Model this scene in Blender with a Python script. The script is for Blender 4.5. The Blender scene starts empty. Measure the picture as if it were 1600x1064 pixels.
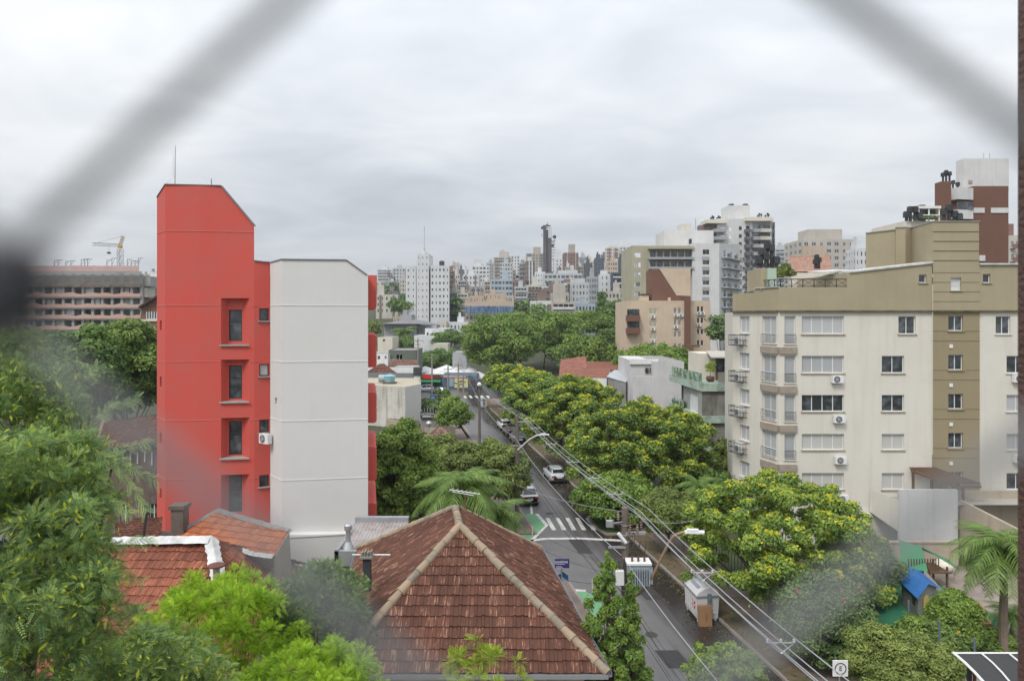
import bpy, math, random
import numpy as np
from mathutils import Vector, Matrix
R = math.radians
SC = bpy.context.scene
COL = SC.collection
# ------------------------------------------------------------------ camera
F, HZ, H = 1067.0, 495.0, 17.0          # focal length in photo pixels, horizon row, eye height
cd = bpy.data.cameras.new('camera'); cam = bpy.data.objects.new('camera', cd); COL.objects.link(cam)
cam.location = (0, 0, H); cam.rotation_euler = (R(90), 0, 0)
cd.lens = 24.0; cd.sensor_width = 36.0; cd.shift_y = -37.0 / 1600.0
cd.clip_start = 0.01; cd.clip_end = 9000
cd.dof.use_dof = True; cd.dof.focus_distance = 70.0; cd.dof.aperture_fstop = 4.2
SC.camera = cam
# ------------------------------------------------------------------ world, sun, exposure
SUN_EL, SUN_AZ = R(52), R(215)
w = bpy.data.worlds.new('World'); SC.world = w; w.use_nodes = True
nt = w.node_tree; nt.nodes.clear()
def N(nt, t, **k):
    n = nt.nodes.new(t)
    for a, b in k.items():
        if a.startswith('i_'):
            n.inputs[a[2:].replace('_', ' ')].default_value = b
        else: setattr(n, a, b)
    return n
out = N(nt, 'ShaderNodeOutputWorld'); mix = N(nt, 'ShaderNodeMixShader')
sky = N(nt, 'ShaderNodeTexSky', sky_type='NISHITA', sun_disc=False, sun_elevation=SUN_EL, sun_rotation=SUN_AZ, altitude=20, air_density=1.0, dust_density=3.0)
bs = N(nt, 'ShaderNodeBackground'); bs.inputs[1].default_value = 0.10
nt.links.new(sky.outputs[0], bs.inputs[0])
tc = N(nt, 'ShaderNodeTexCoord'); sp = N(nt, 'ShaderNodeSeparateXYZ'); nt.links.new(tc.outputs['Generated'], sp.inputs[0])
def M(op, a, b=None, c=None, nt=nt, clamp=False):
    n = nt.nodes.new('ShaderNodeMath'); n.operation = op; n.use_clamp = clamp
    for i, v in enumerate((a, b, c)):
        if v is None: continue
        if isinstance(v, (int, float)): n.inputs[i].default_value = v
        else: nt.links.new(v, n.inputs[i])
    return n.outputs[0]
zc = M('MAXIMUM', sp.outputs[2], 0.0)
den = M('ADD', zc, 0.17)
cx = M('DIVIDE', sp.outputs[0], den); cy = M('DIVIDE', sp.outputs[1], den)
cb = N(nt, 'ShaderNodeCombineXYZ'); nt.links.new(cx, cb.inputs[0]); nt.links.new(cy, cb.inputs[1])
mp = N(nt, 'ShaderNodeMapping'); mp.inputs['Rotation'].default_value = (0, 0, 0.5); mp.inputs['Scale'].default_value = (0.55, 0.75, 1)
nt.links.new(cb.outputs[0], mp.inputs[0])
n1 = N(nt, 'ShaderNodeTexNoise'); n1.inputs['Scale'].default_value = 0.85; n1.inputs['Detail'].default_value = 7; n1.inputs['Roughness'].default_value = 0.52; n1.inputs['Distortion'].default_value = 0.5
nt.links.new(mp.outputs[0], n1.inputs[0])
n2 = N(nt, 'ShaderNodeTexNoise'); n2.inputs['Scale'].default_value = 3.0; n2.inputs['Detail'].default_value = 6; n2.inputs['Distortion'].default_value = 0.8
nt.links.new(mp.outputs[0], n2.inputs[0])
cl = M('ADD', M('MULTIPLY', n1.outputs[0], 0.72), M('MULTIPLY', n2.outputs[0], 0.28))
rp = N(nt, 'ShaderNodeValToRGB'); nt.links.new(cl, rp.inputs[0])
e = rp.color_ramp.elements; e[0].position = 0.36; e[0].color = (0.50, 0.535, 0.58, 1); e[1].position = 0.60; e[1].color = (0.81, 0.83, 0.85, 1)
x = rp.color_ramp.elements.new(0.47); x.color = (0.63, 0.66, 0.70, 1)
br = M('ADD', 0.64, M('MULTIPLY', zc, 1.05))
cloudb = N(nt, 'ShaderNodeBackground'); nt.links.new(rp.outputs[0], cloudb.inputs[0]); nt.links.new(br, cloudb.inputs[1])
mix.inputs[0].default_value = 0.95
nt.links.new(bs.outputs[0], mix.inputs[1]); nt.links.new(cloudb.outputs[0], mix.inputs[2]); nt.links.new(mix.outputs[0], out.inputs[0])
sl = bpy.data.lights.new('sun', 'SUN'); sl.energy = 1.5; sl.angle = R(16); sl.color = (1.0, 0.965, 0.92)
so = bpy.data.objects.new('sun', sl); COL.objects.link(so)
# direction towards the sun: behind the camera, a little to the left
sd = Vector((math.sin(SUN_AZ) * math.cos(SUN_EL), math.cos(SUN_AZ) * math.cos(SUN_EL), math.sin(SUN_EL)))
so.rotation_euler = sd.to_track_quat('Z', 'Y').to_euler(); so.location = (0, -20, 60)
SC.view_settings.view_transform = 'Standard'; SC.view_settings.look = 'None'
SC.view_settings.exposure = 0.49; SC.view_settings.gamma = 1.0
SC.cycles.use_denoising = True; SC.cycles.max_bounces = 6; SC.cycles.transparent_max_bounces = 8
SC.cycles.diffuse_bounces = 3; SC.cycles.glossy_bounces = 2
# ------------------------------------------------------------------ helpers
def P(px, py, d): return Vector(((px - 800) / F * d, d, H - (py - HZ) / F * d))
def G(px, py, z=0.0): return P(px, py, (H - z) * F / (py - HZ))
def XW(px, d): return (px - 800) / F * d
def ZW(py, d): return H - (py - HZ) / F * d
MATS = {}
def mat(name, col=(.5, .5, .5), rough=.8, dirt=0.0, dcol=None, scale=1.0, streak=0.0, metal=0.0, bump=0.0, bscale=40.0, spec=.35, attr=None, emit=0):
    """painted or plastered surface: base colour, patchy dirt, vertical streaks, fine bump"""
    if name in MATS: return MATS[name]
    m = bpy.data.materials.new(name); m.use_nodes = True; t = m.node_tree; b = t.nodes['Principled BSDF']
    b.inputs['Roughness'].default_value = rough; b.inputs['Metallic'].default_value = metal
    b.inputs['Specular IOR Level'].default_value = spec
    b.inputs['Base Color'].default_value = (*col, 1)
    tcn = N(t, 'ShaderNodeTexCoord'); cur = None
    if dirt or streak:
        dc = dcol or tuple(c * .45 for c in col)
        a = N(t, 'ShaderNodeTexNoise'); a.inputs['Scale'].default_value = .35 * scale; a.inputs['Detail'].default_value = 9; a.inputs['Roughness'].default_value = .68
        t.links.new(tcn.outputs['Object'], a.inputs[0])
        r = N(t, 'ShaderNodeValToRGB'); r.color_ramp.elements[0].position = .42; r.color_ramp.elements[1].position = .72
        r.color_ramp.elements[0].color = (0, 0, 0, 1); r.color_ramp.elements[1].color = (1, 1, 1, 1)
        t.links.new(a.outputs[0], r.inputs[0])
        f = M('MULTIPLY', r.outputs[0], dirt, nt=t)
        if streak:
            mpn = N(t, 'ShaderNodeMapping'); mpn.inputs['Scale'].default_value = (2.2 * scale, 2.2 * scale, .12 * scale)
            t.links.new(tcn.outputs['Object'], mpn.inputs[0])
            s = N(t, 'ShaderNodeTexNoise'); s.inputs['Scale'].default_value = 1.3; s.inputs['Detail'].default_value = 6
            t.links.new(mpn.outputs[0], s.inputs[0])
            r2 = N(t, 'ShaderNodeValToRGB'); r2.color_ramp.elements[0].position = .5; r2.color_ramp.elements[1].position = .78
            t.links.new(s.outputs[0], r2.inputs[0])
            f = M('ADD', f, M('MULTIPLY', r2.outputs[0], streak, nt=t), nt=t, clamp=True)
        mx = N(t, 'ShaderNodeMix', data_type='RGBA'); mx.inputs[6].default_value = (*col, 1); mx.inputs[7].default_value = (*dc, 1)
        t.links.new(f, mx.inputs[0]); t.links.new(mx.outputs[2], b.inputs['Base Color']); cur = mx.outputs[2]
    if attr is not None:     # per-face value 'rnd' varies the colour towards attr
        at = N(t, 'ShaderNodeAttribute', attribute_name='rnd')
        mx = N(t, 'ShaderNodeMix', data_type='RGBA'); t.links.new(at.outputs['Fac'], mx.inputs[0])
        if cur: t.links.new(cur, mx.inputs[6])
        else: mx.inputs[6].default_value = (*col, 1)
        mx.inputs[7].default_value = (*attr, 1); t.links.new(mx.outputs[2], b.inputs['Base Color'])
    if bump:
        nb = N(t, 'ShaderNodeTexNoise'); nb.inputs['Scale'].default_value = bscale; nb.inputs['Detail'].default_value = 4
        t.links.new(tcn.outputs['Object'], nb.inputs[0])
        bp = N(t, 'ShaderNodeBump'); bp.inputs['Strength'].default_value = bump; bp.inputs['Distance'].default_value = .02
        t.links.new(nb.outputs[0], bp.inputs['Height']); t.links.new(bp.outputs[0], b.inputs['Normal'])
    MATS[name] = m; return m
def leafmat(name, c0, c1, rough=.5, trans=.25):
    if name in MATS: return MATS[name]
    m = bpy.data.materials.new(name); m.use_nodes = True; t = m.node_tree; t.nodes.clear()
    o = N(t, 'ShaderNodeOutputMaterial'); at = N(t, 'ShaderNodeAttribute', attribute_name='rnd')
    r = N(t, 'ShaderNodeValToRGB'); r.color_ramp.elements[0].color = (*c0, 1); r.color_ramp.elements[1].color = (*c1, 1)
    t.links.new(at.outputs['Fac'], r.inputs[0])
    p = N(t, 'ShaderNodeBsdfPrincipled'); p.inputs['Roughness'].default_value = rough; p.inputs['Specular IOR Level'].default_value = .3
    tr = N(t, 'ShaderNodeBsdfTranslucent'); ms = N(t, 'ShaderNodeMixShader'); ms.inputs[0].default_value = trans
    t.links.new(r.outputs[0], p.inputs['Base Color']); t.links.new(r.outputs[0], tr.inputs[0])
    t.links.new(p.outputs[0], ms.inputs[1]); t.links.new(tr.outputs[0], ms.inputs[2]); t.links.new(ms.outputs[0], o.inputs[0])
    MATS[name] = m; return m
def tilemat(name, c0, c1, c2, lichen=(.5, .42, .34), amt=.5, mscale=1.0):
    """clay tile: base mix c0/c1 by patch, per-tile shade, pale worn streaks c2"""
    if name in MATS: return MATS[name]
    m = bpy.data.materials.new(name); m.use_nodes = True; t = m.node_tree; b = t.nodes['Principled BSDF']
    b.inputs['Roughness'].default_value = .75; b.inputs['Specular IOR Level'].default_value = .3
    tcn = N(t, 'ShaderNodeTexCoord'); at = N(t, 'ShaderNodeAttribute', attribute_name='rnd')
    a = N(t, 'ShaderNodeTexNoise'); a.inputs['Scale'].default_value = .8 * mscale; a.inputs['Detail'].default_value = 6
    t.links.new(tcn.outputs['Object'], a.inputs[0])
    f = M('ADD', M('MULTIPLY', at.outputs['Fac'], .6, nt=t), M('MULTIPLY', M('SUBTRACT', a.outputs[0], .3, nt=t), 1.0, nt=t), nt=t, clamp=True)
    mx = N(t, 'ShaderNodeMix', data_type='RGBA'); t.links.new(f, mx.inputs[0]); mx.inputs[6].default_value = (*c0, 1); mx.inputs[7].default_value = (*c1, 1)
    uv = N(t, 'ShaderNodeAttribute', attribute_name='tuv')
    mpn = N(t, 'ShaderNodeMapping'); mpn.inputs['Scale'].default_value = (26, 2.6, 1); t.links.new(uv.outputs['Vector'], mpn.inputs[0])
    s = N(t, 'ShaderNodeTexNoise'); s.inputs['Scale'].default_value = 1.0; s.inputs['Detail'].default_value = 3
    t.links.new(mpn.outputs[0], s.inputs[0])
    g = M('ADD', s.outputs[0], M('MULTIPLY', M('SUBTRACT', at.outputs['Fac'], .5, nt=t), .17, nt=t), nt=t)
    r2 = N(t, 'ShaderNodeValToRGB'); r2.color_ramp.elements[0].position = .60; r2.color_ramp.elements[1].position = .70
    t.links.new(g, r2.inputs[0])
    mx2 = N(t, 'ShaderNodeMix', data_type='RGBA'); t.links.new(M('MULTIPLY', r2.outputs[0], amt, nt=t), mx2.inputs[0]); t.links.new(mx.outputs[2], mx2.inputs[6]); mx2.inputs[7].default_value = (*c2, 1)
    l = N(t, 'ShaderNodeTexNoise'); l.inputs['Scale'].default_value = 5 * mscale; l.inputs['Detail'].default_value = 8; l.inputs['Roughness'].default_value = .7
    t.links.new(tcn.outputs['Object'], l.inputs[0])
    r3 = N(t, 'ShaderNodeValToRGB'); r3.color_ramp.elements[0].position = .62; r3.color_ramp.elements[1].position = .72; t.links.new(l.outputs[0], r3.inputs[0])
    mx3 = N(t, 'ShaderNodeMix', data_type='RGBA'); t.links.new(M('MULTIPLY', r3.outputs[0], .55, nt=t), mx3.inputs[0]); t.links.new(mx2.outputs[2], mx3.inputs[6]); mx3.inputs[7].default_value = (*lichen, 1)
    t.links.new(mx3.outputs[2], b.inputs['Base Color'])
    MATS[name] = m; return m
def glassmat(name, col=(.03, .035, .04), stripe=None, rough=.08):
    """window pane: what is behind the glass (dark room, blind, curtain) under a glossy coat"""
    if name in MATS: return MATS[name]
    m = bpy.data.materials.new(name); m.use_nodes = True; t = m.node_tree; b = t.nodes['Principled BSDF']
    b.inputs['Roughness'].default_value = .5 if stripe else rough
    b.inputs['Coat Weight'].default_value = .6; b.inputs['Coat Roughness'].default_value = .04
    b.inputs['Base Color'].default_value = (*col, 1)
    tcn = N(t, 'ShaderNodeTexCoord')
    if stripe:
        wv = N(t, 'ShaderNodeTexWave', wave_type='BANDS', bands_direction=stripe[0]); wv.inputs['Scale'].default_value = stripe[1]; wv.inputs['Distortion'].default_value = stripe[2]
        t.links.new(tcn.outputs['Object'], wv.inputs[0])
        mx = N(t, 'ShaderNodeMix', data_type='RGBA'); t.links.new(M('MULTIPLY', wv.outputs['Fac'], .5, nt=t), mx.inputs[0]); mx.inputs[6].default_value = (*col, 1); mx.inputs[7].default_value = tuple(c * .6 for c in col) + (1,)
        t.links.new(mx.outputs[2], b.inputs['Base Color'])
    else:
        a = N(t, 'ShaderNodeTexNoise'); a.inputs['Scale'].default_value = 1.6; a.inputs['Detail'].default_value = 3
        oi = N(t, 'ShaderNodeObjectInfo'); va = N(t, 'ShaderNodeVectorMath', operation='ADD'); t.links.new(tcn.outputs['Object'], va.inputs[0]); t.links.new(oi.outputs['Location'], va.inputs[1])
        t.links.new(va.outputs[0], a.inputs[0])
        r = N(t, 'ShaderNodeValToRGB'); r.color_ramp.elements[0].position = .45; r.color_ramp.elements[1].position = .7
        r.color_ramp.elements[0].color = (*col, 1); r.color_ramp.elements[1].color = tuple(min(1, c * 3.2 + .02) for c in col) + (1,)
        t.links.new(a.outputs[0], r.inputs[0]); t.links.new(r.outputs[0], b.inputs['Base Color'])
    MATS[name] = m; return m

def base_of(p):
    v = Vector((0, 0, 0))
    while p is not None: v += Vector(p.location); p = p.parent
    return v
class MB:
    def __init__(s): s.v = []; s.f = []; s.m = []; s.r = None
    def face(s, pts, m=0):
        i = len(s.v); s.v += [tuple(p) for p in pts]; s.f.append(tuple(range(i, i + len(pts)))); s.m.append(m)
    def hexa(s, c, m=0):
        i = len(s.v); s.v += [tuple(p) for p in c]
        for q in ((0, 3, 2, 1), (4, 5, 6, 7), (0, 1, 5, 4), (1, 2, 6, 5), (2, 3, 7, 6), (3, 0, 4, 7)):
            s.f.append(tuple(i + k for k in q)); s.m.append(m)
        return s
    def box(s, x0, y0, z0, x1, y1, z1, m=0):
        return s.hexa([(x0, y0, z0), (x1, y0, z0), (x1, y1, z0), (x0, y1, z0), (x0, y0, z1), (x1, y0, z1), (x1, y1, z1), (x0, y1, z1)], m)
    def obox(s, O, u, v, wv, m=0):
        O = Vector(O); u = Vector(u); v = Vector(v); wv = Vector(wv)
        return s.hexa([O, O + u, O + u + v, O + v, O + wv, O + u + wv, O + u + v + wv, O + v + wv], m)
    def prism(s, poly, z0, z1, m=0, mt=None):
        n = len(poly); i = len(s.v)
        s.v += [(p[0], p[1], z0) for p in poly] + [(p[0], p[1], z1) for p in poly]
        s.f.append(tuple(range(i + n - 1, i - 1, -1))); s.m.append(m)
        s.f.append(tuple(range(i + n, i + 2 * n))); s.m.append(m if mt is None else mt)
        for k in range(n):
            j = (k + 1) % n; s.f.append((i + k, i + j, i + n + j, i + n + k)); s.m.append(m)
        return s
    def tube(s, pts, r, n=6, m=0, cap=True):
        pts = [Vector(p) for p in pts]; rs = r if isinstance(r, (list, tuple)) else [r] * len(pts)
        rings = []; up = None
        for k, p in enumerate(pts):
            d = (pts[min(k + 1, len(pts) - 1)] - pts[max(k - 1, 0)]); d.normalize()
            if up is None or abs(up.dot(d)) > .95: up = Vector((0, 0, 1)) if abs(d.z) < .9 else Vector((1, 0, 0))
            a = d.cross(up); a.normalize(); b = a.cross(d); up = b.copy()
            i = len(s.v)
            for j in range(n):
                t = 2 * math.pi * j / n; s.v.append(tuple(p + (a * math.cos(t) + b * math.sin(t)) * rs[k]))
            rings.append(i)
        for k in range(len(rings) - 1):
            for j in range(n):
                q = (j + 1) % n; s.f.append((rings[k] + j, rings[k] + q, rings[k + 1] + q, rings[k + 1] + j)); s.m.append(m)
        if cap:
            s.f.append(tuple(rings[0] + j for j in range(n - 1, -1, -1))); s.m.append(m)
            s.f.append(tuple(rings[-1] + j for j in range(n))); s.m.append(m)
        return s
    def lathe(s, prof, c=(0, 0, 0), n=12, m=0):
        i0 = len(s.v)
        for (r, z) in prof:
            for j in range(n):
                t = 2 * math.pi * j / n; s.v.append((c[0] + r * math.cos(t), c[1] + r * math.sin(t), c[2] + z))
        for k in range(len(prof) - 1):
            for j in range(n):
                q = (j + 1) % n; s.f.append((i0 + k * n + j, i0 + k * n + q, i0 + (k + 1) * n + q, i0 + (k + 1) * n + j)); s.m.append(m)
        s.f.append(tuple(i0 + j for j in range(n - 1, -1, -1))); s.m.append(m)
        e0 = i0 + (len(prof) - 1) * n; s.f.append(tuple(e0 + j for j in range(n))); s.m.append(m)
        return s
    def wall(s, O, u, n, W, z0, z1, ops, dep=.2, m=0, mr=None, mg=None):
        """wall from O along u, inward normal n, with real openings (x0,x1,z0,z1) and reveals; mg closes them with a pane"""
        O = Vector(O); u = Vector(u); n = Vector(n); mr = m if mr is None else mr
        xs = sorted({0, W} | {min(max(o[i], 0), W) for o in ops for i in (0, 1)}); zs = sorted({z0, z1} | {min(max(o[i], z0), z1) for o in ops for i in (2, 3)})
        Z = lambda a, z, d=0: O + u * a + n * d + Vector((0, 0, z))
        for j in range(len(zs) - 1):
            zc = (zs[j] + zs[j + 1]) / 2; row = [o for o in ops if o[2] < zc < o[3]]; st = None
            for i in range(len(xs) - 1):
                xc = (xs[i] + xs[i + 1]) / 2; hit = any(o[0] < xc < o[1] for o in row)
                if not hit and st is None: st = xs[i]
                if hit and st is not None: s.face([Z(st, zs[j]), Z(xs[i], zs[j]), Z(xs[i], zs[j + 1]), Z(st, zs[j + 1])], m); st = None
            if st is not None: s.face([Z(st, zs[j]), Z(W, zs[j]), Z(W, zs[j + 1]), Z(st, zs[j + 1])], m)
        for (a, b, c, d) in [o[:4] for o in ops]:
            s.face([Z(a, c), Z(b, c), Z(b, c, dep), Z(a, c, dep)], mr); s.face([Z(a, d, dep), Z(b, d, dep), Z(b, d), Z(a, d)], mr)
            s.face([Z(a, c), Z(a, c, dep), Z(a, d, dep), Z(a, d)], mr); s.face([Z(b, c, dep), Z(b, c), Z(b, d), Z(b, d, dep)], mr)
            if mg is not None: s.face([Z(a, c, dep), Z(b, c, dep), Z(b, d, dep), Z(a, d, dep)], mg)
        return s
    def build(s, name, mats, parent=None, smooth=False, local=False):
        me = bpy.data.meshes.new(name); mats = mats if isinstance(mats, (list, tuple)) else [mats]
        o = base_of(parent) if (parent and not local) else Vector((0, 0, 0))
        me.from_pydata([(a[0] - o.x, a[1] - o.y, a[2] - o.z) for a in s.v], [], s.f)
        for mm in mats: me.materials.append(mm)
        if len(mats) > 1: me.polygons.foreach_set('material_index', s.m)
        if s.r is not None:
            at = me.attributes.new('rnd', 'FLOAT', 'FACE'); at.data.foreach_set('value', s.r)
        if smooth: me.polygons.foreach_set('use_smooth', [True] * len(s.f))
        me.update()
        return link(name, me, parent)
def link(name, data, parent=None, loc=None, rz=None):
    ob = bpy.data.objects.new(name, data); COL.objects.link(ob)
    if parent: ob.parent = parent
    if loc is not None: ob.location = loc
    if rz is not None: ob.rotation_euler = (0, 0, rz)
    return ob
def tag(o, label=None, cat=None, group=None, kind=None):
    if label: o['label'] = label
    if cat: o['category'] = cat
    if group: o['group'] = group
    if kind: o['kind'] = kind
    return o
def thing(name, label, cat, loc=(0, 0, 0), rz=0, group=None):
    o = bpy.data.objects.new(name, None); COL.objects.link(o); o.location = loc; o.rotation_euler = (0, 0, rz); o.empty_display_size = .5
    return tag(o, label, cat, group)
def copy_tree(o, parent=None):
    c = o.copy(); COL.objects.link(c); c.parent = parent
    for ch in list(o.children): copy_tree(ch, c)
    return c
def struct(mb, name, mats, kind='structure', smooth=False):
    return tag(mb.build(name, mats, smooth=smooth), kind=kind)
def text_part(body, name, size, m, parent, loc, rot, label=None, align='CENTER', ext=.004):
    cu = bpy.data.curves.new(name, 'FONT'); cu.body = body; cu.size = size; cu.extrude = ext; cu.align_x = align; cu.align_y = 'CENTER'
    tmp = bpy.data.objects.new(name + '_tmp', cu); COL.objects.link(tmp)
    dg = bpy.context.evaluated_depsgraph_get(); me = bpy.data.meshes.new_from_object(tmp.evaluated_get(dg))
    bpy.data.objects.remove(tmp); me.materials.clear(); me.materials.append(m); me.name = name
    o = link(name, me, parent, loc); o.rotation_euler = rot
    if label: o['label'] = label
    return o
# ------------------------------------------------------------------ common materials
ASPH = (.05, .05, .052)
def simple(n, c, **k): return mat(n, c, **k)
m_glass = glassmat('dark_glass'); m_blind = glassmat('white_blind_behind_glass', (.50, .51, .52), ('Z', 2.2, 0.0))
m_curt = glassmat('pale_curtain_behind_glass', (.42, .43, .44), ('X', 5.0, 2.5)); m_shut = mat('white_shutter', (.66, .67, .68), .55, dirt=.15, scale=3)
m_louv = glassmat('striped_blind_behind_glass', (.55, .55, .52), ('Z', 6.0, 0.0))
m_white = mat('white_paint', (.74, .74, .72), .6, dirt=.25, streak=.15); m_alum = mat('white_aluminium', (.72, .73, .74), .4)
m_dk = mat('dark_iron', (.035, .035, .04), .5); m_black = mat('black_sheet_metal', (.035, .038, .042), .55, dirt=.4, dcol=(.12, .12, .12), scale=4)
m_steel = mat('galvanised_steel', (.48, .49, .50), .4, metal=.6, dirt=.4, scale=4); m_conc = mat('weathered_concrete', (.30, .29, .275), .85, dirt=.6, dcol=(.11, .11, .105), streak=.3, bump=.3)
m_wood = mat('brown_timber', (.13, .075, .045), .65, dirt=.4, scale=5); m_cream = mat('cream_render', (.66, .61, .52), .8, dirt=.18, streak=.12)
m_stone = mat('stone_sill', (.36, .34, .31), .8, dirt=.5, scale=3)
# ------------------------------------------------------------------ windows (shared protos)
WP = {}
def win_mesh(W, Hh, nm, pane, fr, bar=None):
    """frame mesh and pane mesh for an opening W x Hh; local x across, y inward, z up"""
    k = (round(W, 2), round(Hh, 2), nm, pane.name, fr.name, bar)
    if k in WP: return WP[k]
    t = .055; y0, y1 = .02, .08; a = MB()
    a.box(0, y0, 0, W, y1, t); a.box(0, y0, Hh - t, W, y1, Hh); a.box(0, y0, t, t, y1, Hh - t); a.box(W - t, y0, t, W, y1, Hh - t)
    for i in range(1, nm):
        c = W * i / nm; a.box(c - t * .5, y0 + .005, t, c + t * .5, y1 - .005, Hh - t)
    if bar: a.box(t, y0 + .006, Hh * bar - t * .5, W - t, y1 - .006, Hh * bar + t * .5)
    def mk(mb, nme, mm):
        me = bpy.data.meshes.new(nme); me.from_pydata(mb.v, [], mb.f); me.materials.append(mm); me.update(); return me
    b = MB().box(t * .5, y0 + .03, t * .5, W - t * .5, y0 + .045, Hh - t * .5)
    WP[k] = (mk(a, 'window_frame', fr), mk(b, 'pane', pane)); return WP[k]
def sill_mesh(W, mm, out=.09):
    k = ('sill', round(W, 2), mm.name)
    if k in WP: return WP[k]
    a = MB().box(-.08, -out, -.07, W + .08, .05, 0); me = bpy.data.meshes.new('sill'); me.from_pydata(a.v, [], a.f); me.materials.append(mm); WP[k] = me; return me
def window(parent, O, u, W, Hh, nm=2, pane=None, fr=None, sill=None, bar=None, dep=.12, sub=True, label=None):
    """O = lower outer corner of the opening in world space, u = direction along the wall (inward = u rotated +90 deg)"""
    pane = pane or m_glass; fr = fr or m_alum; u = Vector(u); nrm = Vector((-u.y, u.x, 0)); rz = math.atan2(u.y, u.x)
    fm, pm = win_mesh(W, Hh, nm, pane, fr, bar)
    o = link('window', fm, parent, Vector(O) + nrm * dep - base_of(parent), rz)
    if label: o['label'] = label
    if sub: link('pane', pm, o, (0, 0, 0))
    if sill: link('sill', sill_mesh(W, sill), o, (0, -dep, 0))
    return o
rng = random.Random(7)
# ------------------------------------------------------------------ ground and streets
TZ = [(-200, 0), (165, 0), (240, 6), (300, 12), (400, 20), (600, 42), (900, 72), (1300, 92), (2500, 100), (6000, 100)]
def terr(x, y):
    for (a, b), (c, d) in zip(TZ, TZ[1:]):
        if y <= c: return b + (d - b) * max(0, (y - a)) / (c - a)
    return TZ[-1][1]
m_ground = mat('bare_soil_and_grass', (.045, .06, .025), .95, dirt=.9, dcol=(.09, .07, .05), scale=1.2)
mb = MB(); ys = [-150, 5, 25, 45, 65, 90, 120, 165] + [int(165 * 1.09 ** k) for k in range(1, 42)]
xs = [-4000, -1500, -600, -250, -100, -40, 0, 40, 100, 250, 600, 1500, 4000]
for j in range(len(ys)):
    for i in range(len(xs)): mb.v.append((xs[i], ys[j], terr(xs[i], ys[j])))
n = len(xs)
for j in range(len(ys) - 1):
    for i in range(n - 1): mb.f.append((j * n + i, j * n + i + 1, (j + 1) * n + i + 1, (j + 1) * n + i)); mb.m.append(0)
struct(mb, 'ground', m_ground)
def kx(y, t=0.0): return 9.48 - .178 * (y - 49.8) + t            # right kerb line of the street, t metres to its right
def asphalt():
    m = bpy.data.materials.new('wet_asphalt'); m.use_nodes = True; t = m.node_tree; b = t.nodes['Principled BSDF']
    tcn = N(t, 'ShaderNodeTexCoord'); s = N(t, 'ShaderNodeSeparateXYZ'); t.links.new(tcn.outputs['Object'], s.inputs[0])
    # distance across the street (0 at the right kerb, negative to the left)
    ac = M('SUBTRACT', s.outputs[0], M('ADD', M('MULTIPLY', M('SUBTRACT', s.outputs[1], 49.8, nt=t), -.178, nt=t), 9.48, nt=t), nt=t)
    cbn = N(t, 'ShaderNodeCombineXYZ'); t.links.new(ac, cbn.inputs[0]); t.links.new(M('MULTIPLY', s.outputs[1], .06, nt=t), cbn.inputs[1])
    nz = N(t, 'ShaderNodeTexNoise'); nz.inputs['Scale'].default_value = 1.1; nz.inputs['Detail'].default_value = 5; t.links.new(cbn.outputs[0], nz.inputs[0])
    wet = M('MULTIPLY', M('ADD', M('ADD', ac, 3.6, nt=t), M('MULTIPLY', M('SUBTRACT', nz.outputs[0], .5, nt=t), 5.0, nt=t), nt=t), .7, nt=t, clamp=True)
    n2 = N(t, 'ShaderNodeTexNoise'); n2.inputs['Scale'].default_value = .9; n2.inputs['Detail'].default_value = 8; t.links.new(tcn.outputs['Object'], n2.inputs[0])
    n3 = N(t, 'ShaderNodeTexNoise'); n3.inputs['Scale'].default_value = 22; n3.inputs['Detail'].default_value = 2; t.links.new(tcn.outputs['Object'], n3.inputs[0])
    n4 = N(t, 'ShaderNodeTexNoise'); n4.inputs['Scale'].default_value = 5.0; n4.inputs['Detail'].default_value = 5; t.links.new(cbn.outputs[0], n4.inputs[0])
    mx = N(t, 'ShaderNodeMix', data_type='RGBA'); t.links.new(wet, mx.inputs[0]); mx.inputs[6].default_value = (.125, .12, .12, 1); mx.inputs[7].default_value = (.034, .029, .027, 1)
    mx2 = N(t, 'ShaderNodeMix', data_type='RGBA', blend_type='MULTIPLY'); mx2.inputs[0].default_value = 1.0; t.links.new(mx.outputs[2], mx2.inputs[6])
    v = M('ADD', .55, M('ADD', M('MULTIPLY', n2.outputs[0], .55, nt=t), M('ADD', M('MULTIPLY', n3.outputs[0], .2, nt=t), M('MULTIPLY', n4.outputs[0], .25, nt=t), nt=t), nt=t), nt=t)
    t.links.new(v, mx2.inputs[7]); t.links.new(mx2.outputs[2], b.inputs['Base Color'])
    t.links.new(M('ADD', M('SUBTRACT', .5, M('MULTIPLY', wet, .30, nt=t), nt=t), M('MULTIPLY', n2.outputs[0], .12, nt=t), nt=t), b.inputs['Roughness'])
    bp = N(t, 'ShaderNodeBump'); bp.inputs['Strength'].default_value = .25; bp.inputs['Distance'].default_value = .01; t.links.new(n3.outputs[0], bp.inputs['Height']); t.links.new(bp.outputs[0], b.inputs['Normal'])
    return m
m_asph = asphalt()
def strip(t0, t1, y0, y1, z, name, m, kerb=False, step=8.0):
    b = MB(); n = max(1, int((y1 - y0) / step)); yy = [y0 + (y1 - y0) * k / n for k in range(n + 1)]
    for a, c in zip(yy, yy[1:]):
        if kerb: b.hexa([(kx(a, t0), a, 0), (kx(a, t1), a, 0), (kx(c, t1), c, 0), (kx(c, t0), c, 0), (kx(a, t0), a, z), (kx(a, t1), a, z), (kx(c, t1), c, z), (kx(c, t0), c, z)])
        else: b.face([(kx(a, t0), a, z), (kx(a, t1), a, z), (kx(c, t1), c, z), (kx(c, t0), c, z)])
    return struct(b, name, m)
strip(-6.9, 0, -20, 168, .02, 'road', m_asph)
b = MB(); b.face([(-60, 141, .012), (75, 141, .012), (75, 166, .012), (-60, 166, .012)])       # cross street at the far end
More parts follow.
